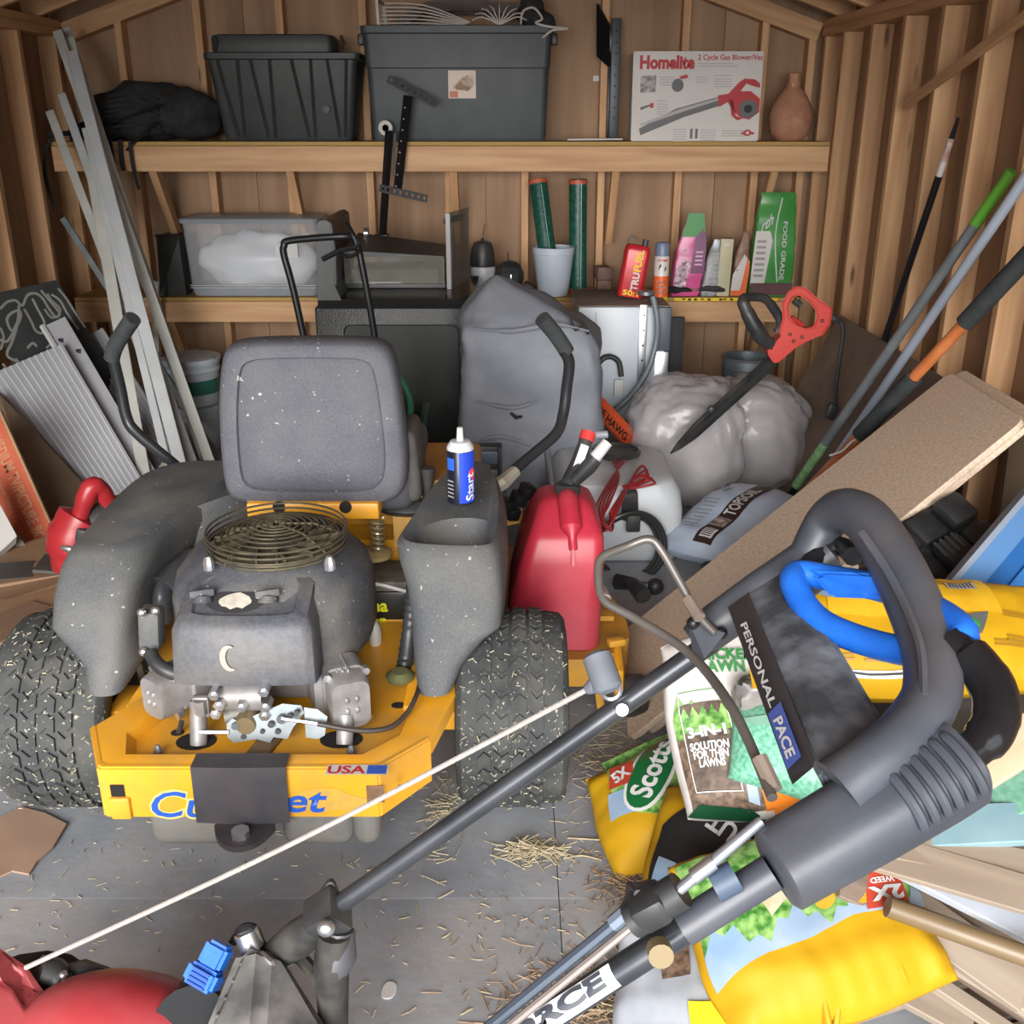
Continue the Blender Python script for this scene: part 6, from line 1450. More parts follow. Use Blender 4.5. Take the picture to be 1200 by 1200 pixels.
# oil filler/breather at left of the shroud, muffler, dark hose
b = MB(); c_ = py_(178,735,1.94); b.box(c_, (.045,.05,.09), rotM(0,.1,0), .008); obj('breather_box', b, FND, rm)
for x, y in ((166,718),(182,716),(168,764)):
    b = MB(); b.ell(py_(x,y,1.905), (.010,.008,.010), None, 8, 6); obj('bolt', b, STEEL, rm)
b = MB(); b.tube([py_(176,765,1.90), py_(184,778,1.88), py_(196,786,1.87), py_(206,790,1.87)], .015, 10, smooth=4); obj('breather_hose', b, BLK, rm)
b = MB(); b.cyl(py_(196,702,2.18), py_(238,668,2.28), .064, 20); b.ell(py_(196,702,2.18), (.03,.062,.062), None, 14, 10); obj('muffler', b, mk('muffler_dark', (58,60,64), (84,86,90), rough=.35, metal=.4), rm)
# ---- seat ----
def spanel(pts, y, secs_, mat, nm, par, ky=0.0):
    c0 = ctr(*[V((x,0,z)) for x,z in pts])
    b = MB(); b.loft([[V((c0.x+(p.x-c0.x)*k, y+dy+(p.z-c0.z)*ky, c0.z+(p.z-c0.z)*k)) for p in pts_] for dy,k,pts_ in secs_]); return obj(nm, b, mat, par, ang=50)
sb = [(py_(x,y_,2.5).x, py_(x,y_,2.5).z) for x,y_ in ((256,420),(266,405),(300,400),(420,400),(450,404),(462,420),(472,480),(480,545),(474,580),(440,590),(300,588),(272,582),(262,560),(254,480))]
poly = chaikin([V((x,0,z)) for x,z in sb],3)
b = MB(); c0 = ctr(*poly)
def sc_(kx, kz, dy): return [V((c0.x+(p.x-c0.x)*kx, 2.5+dy+(p.z-c0.z)*.10, c0.z+(p.z-c0.z)*kz)) for p in poly]
ip = [(289,470),(294,456),(310,454),(420,454),(434,458),(440,475),(446,530),(448,560),(440,568),(300,568),(290,560)]
b.loft([sc_(.90,.90,.10), sc_(.97,.97,.085), sc_(1,1,.05), sc_(.995,.995,.01), sc_(.97,.97,-.012), sc_(.92,.925,-.022), sc_(.78,.80,-.024), sc_(.765,.785,-.016), sc_(.74,.76,-.020), sc_(.5,.5,-.024)])
obj('seat_back', b, SEATM, rm, ang=55)
b = MB(); b.box((c0.x, 2.80, .63), (.50,.50,.11), rotM(.06,0,0), .045, 4); obj('seat_cushion', b, SEATM, rm)
b = MB(); b.box((c0.x+.235, 2.66, .69), (.05,.20,.20), rotM(0,-.08,0), .022, 3); obj('seat_bolster', b, mk('bolster_grey', (84,84,82), (100,98,94), rough=.7, scale=30), rm)
b = MB(); x0_, x1_ = py_(289,600,2.44).x, py_(444,600,2.44).x; z1_, z0_ = py_(360,590,2.44).z, py_(360,609,2.44).z
b.bb(x0_, x1_, 2.44, 2.62, z0_, z1_, .006); sp = obj('seat_plate', b, YEL, rm)
for px in (327, 405):
    c_ = py_(px, 596, 2.44); b = MB(); b.tube([V((c_.x,2.437,c_.z+.004)), V((c_.x,2.441,c_.z+.004))], .016, 14); obj('hole', b, DARK, sp)
for px in (441,):
    c_ = py_(px, 645, 2.42); b = MB()
    b.tube([V((c_.x+.016*cos(a), 2.46+.016*sin(a), py_(px,610,2.44).z-.0+(-.098)*a/(2*pi*7))) for a in [2*pi*7*k/110 for k in range(111)]], .0036, 6); obj('seat_spring', b, mk('spring_gold', (170,160,130), None, rough=.35, metal=.6), rm)
    b = MB(); b.lathe([(0,0),(.045,0),(.048,.012),(.03,.02),(0,.02)], (c_.x-.012, 2.47, py_(px,652,2.44).z-.012), None, 18); obj('spring_cup', b, mk('cup_tan', (168,148,104), None, rough=.5), rm)
b = MB(); b.hull([V((-.32,2.58,.44)), V((-.05,2.62,.44)), V((-.05,2.66,.63)), V((-.33,2.62,.63)), V((-.32,2.66,.44)), V((-.05,2.70,.44)), V((-.05,2.72,.63)), V((-.33,2.72,.63))]); obj('seat_box_panel', b, YEL2, rm)
b = MB(); b.hull([V(p) for p in ((-.72,2.52,.40),(-.16,2.52,.40),(-.16,2.60,.47),(-.72,2.60,.47),(-.72,2.8,.40),(-.16,2.8,.40),(-.16,2.8,.47),(-.72,2.8,.47))]); obj('seat_box_base', b, YEL, rm)
b = MB(); b.bb(-.80,-.10,2.72,3.2,.42,.57,.02); obj('seat_box', b, YEL2, rm)
b = MB(); b.hull([py_(500,548,2.86),py_(552,560,2.80),py_(560,600,2.78),py_(500,600,2.80),py_(500,548,2.90),py_(552,560,2.86),py_(560,600,2.84),py_(500,600,2.86)]); obj('side_panel', b, YEL, rm)
b = MB(); b.ell((py_(480,588,2.66).x,2.66,py_(480,588,2.66).z), (.11,.09,.03), None, 18, 10); obj('bellows', b, BLK, rm)
# foot area right: yellow corner and black deck pieces seen beyond the fender
b = MB(); b.hull([py_(x,y,yy) for x,y,yy in ((587,590,2.95),(612,588,2.95),(612,612,2.92),(587,618,2.92),(587,590,3.1),(612,588,3.1),(612,612,3.1),(587,618,3.1))]); obj('foot_plate', b, YEL2, rm)
b = MB(); b.bb(-.10,-.02,2.62,3.3,.17,.40,.02); obj('side_tank', b, BLK, rm)
b = MB(); b.bb(-.05,.30,2.70,2.74,.17,.185); obj('deck_belt_cover', b, YEL2, rm)
# battery
x0_, x1_ = py_(428,720,2.38).x, py_(500,720,2.38).x; z0_, z1_ = py_(450,768,2.38).z, py_(450,694,2.38).z
b = MB(); b.bb(x0_-.05, x1_, 2.38, 2.52, zf+.002, z1_, .006); bt = obj('battery', b, flat('battery_black', (30,32,30), .4), rm)
b = MB(); b.bb(x0_-.062, x1_+.002, 2.378, 2.522, z1_+.001, z1_+.03, .006); obj('battery_lid', b, mk('battery_lid', (84,82,76), (110,106,96), rough=.7, scale=30), rm)
Fb_ = frame((0,2.3785,0), (1,0,0), (0,0,1))
p = py_(446,714,2.378); lettering('gna', Fb_ @ Matrix.Translation((p.x-.012,p.z,.001)), .062, flat('bright_yellow_print', (226,232,30), .5), bt, h=.036, bold=.03)
p = py_(444,727,2.378); lettering('ver', Fb_ @ Matrix.Translation((p.x-.010,p.z-.008,.001)), .058, _M['bright_yellow_print'], bt, h=.030, bold=.03)
p = py_(460,738,2.378); patch([(p.x+.03*cos(2*pi*k/12)*(.75+.25*(k % 2)), p.z-.004+.018*sin(2*pi*k/12)) for k in range(12)], mk('battery_green', (40,140,96), (60,180,130), scale=50), bt, Fb_)
b = MB(); b.tube([py_(428,682,2.37), py_(450,686,2.37), py_(480,694,2.37)], .005, 6); obj('battery_cable', b, WHITE, rm)
b = MB(); b.ell(py_(440,746,2.26), (.016,.02,.045), None, 14, 10); obj('white_filter', b, flat('filter_white', (196,196,188), .4), rm)
cc = curve([py_(486,668,2.22), py_(484,700,2.18), py_(480,740,2.14), py_(474,780,2.12), py_(470,798,2.12)], 10)
b = MB(); b.tube(cc, [.017+.003*(i % 2) for i in range(len(cc))], 12); obj('ribbed_hose', b, flat('hose_dark', (50,52,56), .4), rm)
b = MB(); c_ = pz_(469,796,ZT); b.lathe([(.012,0),(.03,0),(.034,.010),(.02,.022),(.012,.022)], c_, None, 14); obj('hose_clamp', b, mk('clamp_green', (120,124,84), None, rough=.5, metal=.3), rm)
# ---- fenders ----
def fender(secs_, nm):
    b = MB(); b.loft([chaikin([V((x,y,z)) for x,y,*zz in [(q[0],q[1]) for q in s]], 2) if not callable(z) else [V((p.x,p.y,z(p.x,p.y))) for p in chaikin([V((q[0],q[1],0)) for q in s],2)] for z, s in secs_]); return obj(nm, b, FND, rm, ang=55)
RF = [(.375,[(-.205,1.945),(-.165,1.935),(-.135,1.95),(-.13,2.0),(-.135,2.08),(-.17,2.12),(-.20,2.08),(-.21,2.0)]),
      (.43,[(-.215,1.975),(-.16,1.955),(-.115,1.965),(-.10,2.02),(-.105,2.12),(-.16,2.2),(-.21,2.15),(-.22,2.05)]),
      (.478,[(-.222,2.005),(-.15,1.985),(-.08,1.99),(-.05,2.02),(-.045,2.22),(-.12,2.40),(-.20,2.34),(-.225,2.12)]),
      (.50,[(-.225,2.02),(-.14,1.995),(-.05,2.0),(-.018,2.03),(-.012,2.34),(-.08,2.56),(-.20,2.50),(-.23,2.16)]),
      (.56,[(-.235,2.055),(-.14,2.035),(-.05,2.035),(-.014,2.06),(-.006,2.38),(-.05,2.64),(-.18,2.60),(-.242,2.20)]),
      (.62,[(-.258,2.10),(-.14,2.075),(-.055,2.075),(-.018,2.10),(-.008,2.40),(-.04,2.68),(-.17,2.66),(-.262,2.22)]),
      (.648,[(-.262,2.115),(-.14,2.09),(-.06,2.09),(-.026,2.115),(-.016,2.40),(-.05,2.68),(-.17,2.66),(-.262,2.22)]),
      (lambda x,y: .66+.02*min(1,max(0,(y-2.2)/.2)),[(-.25,2.13),(-.14,2.108),(-.065,2.108),(-.038,2.13),(-.03,2.38),(-.06,2.66),(-.16,2.64),(-.248,2.22)]),
      (lambda x,y: .652,[(-.228,2.14),(-.14,2.122),(-.075,2.122),(-.05,2.14),(-.046,2.22),(-.06,2.30),(-.16,2.30),(-.228,2.22)]),
      (.60,[(-.218,2.15),(-.14,2.135),(-.08,2.135),(-.06,2.15),(-.056,2.21),(-.07,2.285),(-.16,2.285),(-.218,2.21)]),
      (.565,[(-.18,2.165),(-.14,2.15),(-.09,2.15),(-.078,2.165),(-.078,2.20),(-.09,2.24),(-.15,2.24),(-.18,2.20)])]
fender(RF, 'right_fender')
def LX(x): return -1.03-x
LF = [(.375,[(-.86,1.945),(-.90,1.935),(-.93,1.95),(-.935,2.0),(-.93,2.08),(-.895,2.12),(-.86,2.08),(-.855,2.0)]),
      (.43,[(-.85,1.975),(-.89,1.955),(-.935,1.965),(-.955,2.02),(-.95,2.12),(-.89,2.2),(-.83,2.15),(-.815,2.05)]),
      (.478,[(-.85,2.005),(-.90,1.985),(-.97,1.99),(-1.01,2.02),(-1.01,2.22),(-.93,2.40),(-.83,2.34),(-.845,2.12)]),
      (.50,[(-.845,2.02),(-.90,1.995),(-.99,2.0),(-1.03,2.03),(-1.04,2.34),(-.96,2.56),(-.81,2.50),(-.84,2.16)]),
      (.56,[(-.84,2.06),(-.90,2.035),(-.99,2.035),(-1.03,2.06),(-1.045,2.38),(-.99,2.64),(-.74,2.58),(-.835,2.22)]),
      (.605,[(-.83,2.11),(-.90,2.075),(-.985,2.075),(-1.025,2.10),(-1.04,2.40),(-.99,2.70),(-.70,2.66),(-.82,2.27)]),
      (.635,[(-.84,2.14),(-.90,2.11),(-.975,2.10),(-1.01,2.125),(-1.02,2.40),(-.98,2.70),(-.70,2.70),(-.80,2.34)]),
      (lambda x,y: .65+.02*min(1,max(0,(y-2.2)/.3)),[(-.85,2.17),(-.90,2.135),(-.96,2.13),(-.99,2.15),(-1.0,2.40),(-.96,2.69),(-.71,2.69),(-.81,2.36)])]
fender(LF, 'left_fender')
b = MB(); b.loft([chaikin([V((x,y,z)) for x,y in s],2) for z, s in ((.40,[(-.79,2.36),(-.64,2.46),(-.58,2.80),(-.80,2.80),(-.82,2.40)]),(.56,[(-.79,2.36),(-.66,2.48),(-.60,2.80),(-.80,2.80),(-.82,2.40)]),(.645,[(-.79,2.40),(-.70,2.52),(-.64,2.78),(-.80,2.78),(-.80,2.36)]))]); obj('inner_fender', b, FND, rm, ang=50)
# levers
def lever(pts, grip, base, nm):
    b = MB(); b.tube(pts, .0155, 12, smooth=5); lv = obj(nm, b, mk('lever_black', (50,52,54), None, rough=.25, metal=.3), rm)
    b = MB(); b.tube(grip, .0215, 14, smooth=2); obj('grip', b, FO, lv)
    b = MB(); b.tube(base, [.02,.022,.018], 8); obj('lever_mount', b, mk('mount_steel', (150,148,136), (186,182,166), rough=.4, metal=.4), lv)
yl = 2.72
def LP(px, py, dy=0): return py_(px, py, yl+dy)
lever([LP(236,572,.06), LP(205,545,.02), LP(160,507,.0), LP(148,488,0), LP(141,455,0), LP(132,418,-.01)], [LP(131,420,-.01), LP(134,408,-.02), LP(143,392,-.03), LP(156,373,-.05)], [LP(232,578,.04), LP(212,560,.03), LP(190,545,.01)], 'left_lever')
lever([LP(565,590,.1), LP(592,560,.08), LP(625,532,.05), LP(652,508,.02), LP(660,485,0), LP(664,455,0), LP(667,425,-.01), LP(660,410,-.02)], [LP(664,412,-.01), LP(658,402,-.02), LP(648,388,-.03), LP(635,373,-.05)], [LP(571,578,.0), LP(590,565,.0), LP(604,552,.04)], 'right_lever')
b = MB(); b.box(LP(206,588,-.02), (.022,.012,.03), None, .005); obj('orange_latch', b, flat('latch_orange', (226,146,36), .4), rm)
b = MB(); b.tube([LP(214,562,.02), LP(206,578,.0), LP(220,600,.0)], .014, 8, smooth=3); obj('latch_bracket', b, FND, rm)
b = MB(); b.box(LP(250,578,.02), (.09,.06,.05), rotM(.2,0,.4), .012); b.ell(LP(222,600,.0), (.05,.06,.02), None, 12, 8); obj('lever_boot', b, BLK, rm)
for x, y in ((590,590),(608,584),(600,600),(618,575)):
    b = MB(); b.box(LP(x,y,.14), (.04,.05,.04), rotM(.3,.2,.5), .008); obj('lever_linkage', b, BLKM, rm)
b = MB(); b.tube([LP(501,610,-.1), LP(501,575,-.1), LP(501,548,-.1)], [.013,.014,.022], 12); obj('brake_lever', b, BLK, rm)
# spray can on the fender
c_ = py_(541, 612, 2.34); r = .0330
t = thing('spray_can', 'blue and black aerosol can with a white cap standing on the mower right fender', 'can', (c_.x, 2.34, .682))
zz = .682; h_ = .165
b = MB(); b.lathe([(0,0),(r,0),(r,h_*.80),(r*.8,h_*.86),(0,h_*.86)], (c_.x,2.34,zz), None, 28); cb = obj('body', b, flat('can_black', (24,26,40), .3), t)
b = MB(); b.lathe([(r*1.0,h_*.80),(r*.98,h_*.84),(r*.72,h_*.92),(r*.62,h_*.925),(0,h_*.93)], (c_.x,2.34,zz), None, 28); obj('shoulder', b, flat('can_white_top', (196,200,206), .3), t)
b = MB(); b.tube([(c_.x,2.34,zz+h_*.92),(c_.x,2.34,zz+h_*1.12)], [.009,.007], 12); obj('nozzle', b, WHITE, t)
F = cylF(c_.x, 2.34, zz, r)
patch(rect(-.002,.05,.004,h_*.79), flat('can_blue', (36,70,196), .3), cb, F=F, cut=.008); patch(rect(-.038,-.014,h_*.52,h_*.7), flat('can_blue2', (50,96,210), .3), cb, F=F, cut=.008)
patch([(.02,h_*.5),(.034,h_*.56),(.04,h_*.48),(.036,h_*.34),(.028,h_*.4)], flat('can_pink_red', (216,70,84), .3), cb, F=lambda x,y,z=.001: F(x,y,.002), cut=.006)
bmL = text_bm('Start', .02); _fit(bmL, .07, .022)
for v in bmL.verts: v.co = F(.024-v.co.y, .045+v.co.x, .0025)
obj('lettering', bmL, WHITE, cb, smooth=False)
for k in range(5): patch(rect(-.036,-.016,h_*(.1+.06*k),h_*(.12+.06*k)), GREYP, cb, F=lambda x,y,z=.001: F(x,y,.0015), cut=.01)
# ---- red fuel can ----
gx, gy = .135, 2.66
GAS = mk('jerrycan_red', (164,36,54), (180,50,68), rough=.4, scale=5, dust=((200,110,120),.3,4))
t = thing('gas_can', 'large red plastic fuel can with a black spout, standing beside the mower right rear tyre', 'can', (gx, gy, .162))
def gs(z, x0, x1, y0, y1, r=.04): return [V(((x0+x1)/2+p[0], (y0+y1)/2+p[1], z)) for p in rrect(x1-x0, y1-y0, r, 6)]
b = MB(); b.loft([gs(.163,.0,.235,2.53,2.86,.03), gs(.175,-.012,.245,2.515,2.87,.045), gs(.30,-.005,.248,2.525,2.87,.045), gs(.42,.022,.252,2.535,2.865,.035), gs(.485,.042,.250,2.545,2.85,.033), gs(.505,.050,.244,2.558,2.84,.032), gs(.555,.072,.222,2.62,2.80,.03), gs(.568,.088,.206,2.645,2.78,.025), gs(.573,.105,.19,2.66,2.76,.02)])
obj('body', b, GAS, t, ang=32)
b = MB(); b.tube([V((.165,2.53,.47)), V((.160,2.565,.52)), V((.155,2.63,.565)), V((.15,2.69,.575))], [.012,.030,.03,.02], 12, smooth=3); obj('top_ridge', b, GAS, t)
b = MB(); b.tube([V((.165,2.515,.43)), V((.163,2.53,.48)), V((.16,2.57,.535)), V((.155,2.66,.577))], .004, 6, smooth=4); obj('mould_seam', b, flat('seam_pink', (216,120,130), .4), t)
nk = V((.155,2.70,.57))
b = MB(); b.lathe([(.03,0),(.036,.0),(.038,.02),(.03,.03),(0,.03)], nk, None, 18); obj('collar', b, BLK, t)
e1 = py_(687,515,2.78)
b = MB(); b.tube([nk+V((0,0,.02)), nk.lerp(e1,.55), e1], [.024,.021,.019], 14); sp_ = obj('spout', b, BLK, t)
d_ = (e1-nk).normalized(); b = MB(); b.tube([e1-d_*.004, e1+d_*.022], .022, 14); obj('spout_tip', b, flat('tip_red', (206,60,56), .4), sp_)
Ms = frame(nk.lerp(e1,.72)+V((-.003,-.021,.0)), d_, V((0,0,1)).cross(d_)); Ms = frame(nk.lerp(e1,.70)+V((0,-.0215,.004)), d_, V((-1,0,.3)))
patch(rect(-.035,.035,-.012,.012), WHITE, sp_, Ms)
b = MB(); e2 = py_(712,518,2.76); e0 = py_(690,545,2.74); b.tube([nk+V((.01,0,.03)), e0, e0.lerp(e2,.3)], [.02,.026,.024], 12); obj('vent_trigger', b, BLK, t)
b = MB(); b.tube([e0.lerp(e2,.3), e2], [.018,.016], 12); obj('white_nozzle', b, flat('nozzle_white', (200,202,204), .4), t)
# ======================= PUSH MOWER IN FRONT =======================
SLV = mk('handle_grey_plastic', (56,60,68), (70,75,84), rough=.42, scale=10, bump=.06, dust=((112,104,100),.35,7))  # slight blue in the base colour imitates sky reflections
TUBE = mk('handle_tube', (58,61,66), (78,80,84), rough=.3, metal=.5, scale=12)
BLUE = mk('bail_blue', (26,98,200), (34,108,212), rough=.42, scale=30, bump=.1, bscale=200)
MRED = mk('mower_red', (150,44,50), (168,60,64), rough=.45, scale=6, dust=((176,110,112),.45,5))
pm = thing('push_mower', 'red push mower with black tube handle and a blue bail, foremost in the shed', 'mower', (-.55, .90, 0))
F0, F1 = pd_(392,1064,1.36), pd_(835,752,1.25)
D = (F1-F0).normalized()
N1 = pd_(905,1022,.90)
b = MB(); b.tube([F0, F0.lerp(F1,.5), F1], .0135, 16); ft = obj('handle_tube', b, TUBE, pm)
N0 = N1-D*.55
b = MB(); b.tube([N0, N0.lerp(N1,.5), N1], .0135, 16); ntb = obj('handle_tube', b, TUBE, pm)
# sleeves
def sleeve(pts, rs, nm, flat_=1.0):
    b = MB(); b.tube(pts, rs, 18); return obj(nm, b, SLV, pm)
FS0, FS1 = pd_(812,752,1.25), pd_(968,640,1.24)
sleeve([FS0, FS0.lerp(FS1,.1), FS0.lerp(FS1,.5), FS1], [.020,.026,.027,.025], 'far_sleeve')
b = MB(); q = pd_(832,752,1.22); b.hull([pd_(806,726,1.22), pd_(822,718,1.24), pd_(850,742,1.20), pd_(826,772,1.20), pd_(812,768,1.22), pd_(806,726,1.25), pd_(826,772,1.24), pd_(850,742,1.25)]); obj('sleeve_bracket', b, SLV, pm, smooth=False)
for px, py in ((812,730),(845,742)):
    b = MB(); b.ell(pd_(px,py,1.21), (.008,.008,.008), None, 10, 6); obj('screw', b, BLKM, pm)
NS0, NS1 = pd_(908,1020,.885), pd_(1128,893,.905)
b = MB(); ax = (NS1-NS0).normalized(); up_ = V((0,-.35,1)); sd_ = ax.cross(up_).normalized(); up_ = sd_.cross(ax)
secs = []
for f, ry_, rz_ in ((-.0,.030,.030),(.02,.035,.035),(.5,.037,.038),(.85,.037,.040),(1.0,.036,.038),(1.02,.030,.032)):
    c_ = NS0.lerp(NS1,f); secs.append([c_+sd_*p[0]*ry_*2+up_*p[1]*rz_*2 for p in rrect(1,1,.36,5)])
b.loft(secs); ns = obj('near_sleeve', b, SLV, pm)
for k in range(6):
    c_ = NS0.lerp(NS1,.63+.062*k)+up_*.012+sd_*.004
    b = MB(); pts = [c_+(up_*cos(a)*.031+(-sd_)*sin(a)*.041)*(1 if True else 1) for a in [(-.1+1.1*pi*i/14) for i in range(15)]]
    pts = [c_+up_*(.030*sin(a))+sd_*(.036*cos(a)) for a in [pi*(.05+.62*i/16) for i in range(17)]]
    b.tube(pts, [.003]+[.0048]*15+[.003], 8); obj('bellows_rib', b, SLV, ns)
# inner core of the telescoping near tube, rods and cables
NT = N1-D*.02
b = MB(); b.tube([pd_(800,1088,.90), pd_(905,1022,.895)], .0165, 12); obj('tube_collar', b, SLV, pm)
b = MB(); b.tube([pd_(718,1083,.90), pd_(738,1066,.895)], .0075, 8); obj('cable_sheath', b, flat('sheath_grey', (112,124,140), .35, .3), pm)
b = MB(); b.tube([pd_(570,1206,.93), pd_(718,1084,.90)], .0055, 8); obj('cable_sheath', b, flat('sheath_dark', (74,84,98), .35, .3), pm)
b = MB(); b.tube([pd_(585,1212,.915), pd_(742,1084,.893)], .004, 8); obj('cable_sheath', b, flat('sheath_tan', (132,124,120), .4, .3), pm)
b = MB(); b.tube([pd_(756,1076,.88), pd_(828,1016,.88), pd_(892,962,.885)], [.0045,.0055,.0045], 10); obj('control_rod', b, flat('rod_silver', (164,170,180), .3, .7), pm)
b = MB(); b.tube([pd_(812,1028,.878), pd_(836,1010,.878)], .007, 10); obj('rod_collar', b, STEEL, pm)
# clamp knob on near tube
kn = pd_(762,1062,.89)
b = MB(); b.box(kn, (.034,.035,.030), rotM(0,-.6,0), .008); b.tube([kn+V((-.016,0,-.016)), kn+V((.026,0,.018))], .016, 14); obj('cable_clamp', b, BLK, pm)
b = MB(); kc = pd_(750,1052,.92)
b.prism([(p.x,p.y) for p in chaikin([V((.021*(1.0 if k % 2 else .62)*cos(2*pi*k/10), .021*(1.0 if k % 2 else .62)*sin(2*pi*k/10), 0)) for k in range(10)],2)], .03, frame(kc, (1,.3,.3), (0,.5,1))); obj('clamp_knob', b, BLK, pm)
b = MB(); c_ = pd_(772,1111,.885); b.tube([c_, c_+V((0,-.014,.004))], .011, 14); obj('tube_button', b, flat('button_tan', (124,108,76), .5), pm)
b = MB(); c_ = pd_(728,831,1.255); b.tube([c_, c_+V((0,-.010,.005))], .008, 12); obj('tube_bolt', b, GREYM, pm)
b = MB(); b.tube([pd_(836,1040,.885), pd_(862,1026,.885)], .014, 10); obj('cable_bracket', b, flat('coupler_slate', (66,80,100), .5), pm)
# decal on the near tube
dn = D; fr = (V((0,0,CZ))-N0.lerp(N1,.45)).normalized(); sd2 = dn.cross(fr).normalized(); fr = sd2.cross(dn)
def FT(x, y, z=.0012):
    a = y/.0135; c_ = N0.lerp(N1,.5)+dn*x
    return c_+(fr*cos(a)-sd2*sin(a))*(.0135+z)
xa = -.155
patch(rect(-.12,.105,-.012,.011), flat('decal_white', (220,226,230), .3), ntb, F=FT, cut=.006)
lettering('FORCE', None, .13, flat('decal_dark', (64,66,74), .4), ntb, h=.014, bold=.05, F=lambda x,y: FT(x,y,.002), at=(.03,.002))
# grip loop
loop = [pd_(945,655,1.24), pd_(968,612,1.23), pd_(990,598,1.20), pd_(1018,612,1.16), pd_(1046,655,1.11), pd_(1072,710,1.05), pd_(1090,762,1.0), pd_(1092,812,.95), pd_(1070,850,.915), pd_(1035,885,.895), pd_(985,925,.89)]
cc = curve(loop, 7); n_ = len(cc)
def rr_(i):
    f = i/(n_-1); return .0225+.006*sin(pi*min(1,f*1.1))+ (.006 if f > .8 else 0)*(f-.8)*5
b = MB(); b.tube(cc, [rr_(i) for i in range(n_)], 16); gl = obj('grip_loop', b, SLV, pm)
b = MB(); q = curve([pd_(1012,622,1.10), pd_(1050,680,1.045), pd_(1080,750,.975), pd_(1085,812,.92)], 6); b.tube([p+V((-.004,-.006,0)) for p in q], .0045, 6); obj('grip_seam', b, SLV, gl)
b = MB(); b.tube([pd_(920,690,1.24), pd_(972,650,1.235)], .028, 14); obj('far_collar', b, SLV, pm)
# blue bail with black end
bl_ = [pd_(1128,742,.99), pd_(1095,715,1.04), pd_(1035,690,1.12), pd_(975,678,1.17), pd_(936,672,1.19), pd_(930,684,1.17), pd_(945,712,1.14), pd_(968,733,1.11), pd_(1015,752,1.07), pd_(1070,764,1.02), pd_(1112,760,.99)]
b = MB(); b.tube(curve(bl_,6,True), .0155, 14, closed=True); obj('bail', b, BLUE, pm)
b = MB(); b.hull([pd_(x,y,t_) for x,y,t_ in ((945,668,1.17),(1030,672,1.10),(1036,702,1.09),(975,700,1.14),(945,668,1.20),(1030,672,1.13),(1036,702,1.12),(975,700,1.17))]); bmesh.ops.bevel(b.bm, geom=b.bm.edges[:], offset=.004, segments=2, affect='EDGES'); obj('bail_web', b, BLUE, pm)
b = MB(); b.tube([pd_(1112,752,.985), pd_(1135,768,.97), pd_(1160,800,.95), pd_(1168,832,.93), pd_(1158,862,.915), pd_(1125,890,.905)], [.016,.020,.021,.021,.020,.017], 14, smooth=6); obj('bail_arm', b, flat('gloss_black', (26,27,30), .18), pm)
b = MB(); b.tube([pd_(930,684,1.19), pd_(958,652,1.22), pd_(985,640,1.22), pd_(1000,652,1.18)], .012, 10, smooth=4); obj('bail_pivot', b, BLKM, pm)
# console between the sleeves
A_, B_, C_, D_ = pd_(873,697,1.22), pd_(925,662,1.225), pd_(1046,862,.945), pd_(958,908,.90)
A2, D2 = pd_(866,712,1.245), pd_(944,905,.925)
nrm = (C_-A_).cross(B_-A_).normalized()
if nrm.z < 0: nrm = -nrm
b = MB(); b.hull([A_,B_,C_,D_]+[p-nrm*.05 for p in (A_,B_,C_,D_)]+[pd_(865,735,1.25)]); bmesh.ops.bevel(b.bm, geom=b.bm.edges[:], offset=.005, segments=2, affect='EDGES')
cs = obj('console_cover', b, mk('console_dusty', (58,61,66), (128,134,144), rough=.6, scale=16, bump=.25, bscale=60, detail=8, lo=.4, hi=.7), pm)
q0, q1 = pd_(874,699,1.19), pd_(952,900,.885)
b = MB(); wv = V((-.016,.004,-.022)); b.loft([[q0, q0+wv, q0+wv*1.0+V((0,.012,0)), q0+V((.006,.012,0))],[q1, q1+wv*.9, q1+wv*.9+V((0,.012,0)), q1+V((.006,.012,0))]]); lp_ = obj('label_panel', b, flat('panel_dark', (58,56,58), .4), pm)
Mlab = frame(q0.lerp(q1,.40)+wv*.5+V((-.001,-.002,.001)), q1-q0, -wv)
LL = (q1-q0).length
lettering('PERSONAL', Mlab @ Matrix.Translation((0,0,.002)), LL*.52, WHITE, lp_, h=.009, bold=.02, shear=.2)
Ml2 = frame(q0.lerp(q1,.80)+wv*.5+V((-.001,-.002,.001)), q1-q0, -wv)
patch(rect(-LL*.13,LL*.14,-.009,.009), flat('panel_blue', (76,96,170), .4), lp_, Ml2, z=.0018)
lettering('PACE', Ml2 @ Matrix.Translation((LL*.02,0,.003)), LL*.20, WHITE, lp_, h=.011, bold=.03, shear=.2)
# blade-control wire bail
wb = [pd_(838,742,1.19), pd_(818,720,1.20), pd_(800,688,1.21), pd_(775,645,1.22), pd_(760,632,1.22), pd_(735,640,1.22), pd_(707,652,1.21), pd_(701,668,1.20), pd_(707,702,1.18), pd_(740,722,1.16), pd_(790,752,1.12), pd_(822,780,1.08), pd_(855,825,1.01), pd_(878,870,.96), pd_(905,935,.90)]
b = MB(); b.tube(curve(wb,5), .0052, 10); obj('wire_bail', b, mk('dull_wire', (92,88,86), (118,114,108), rough=.4, metal=.5), pm)
for a, c, r in (((806,702),(820,724),.0075),((890,888),(908,926),.0075),((704,690),(710,702),.0065)):
    t0 = 1.2 if a[0] < 850 else .93
    b = MB(); b.tube([pd_(*a,t0), pd_(*c,t0-.02)], r, 8); obj('wire_end', b, mk('end_tan', (104,94,86), (128,114,102), rough=.5), pm)
b = MB(); b.box(pd_(672+8,760,1.24), (.001,.001,.001)); b.bm.free()
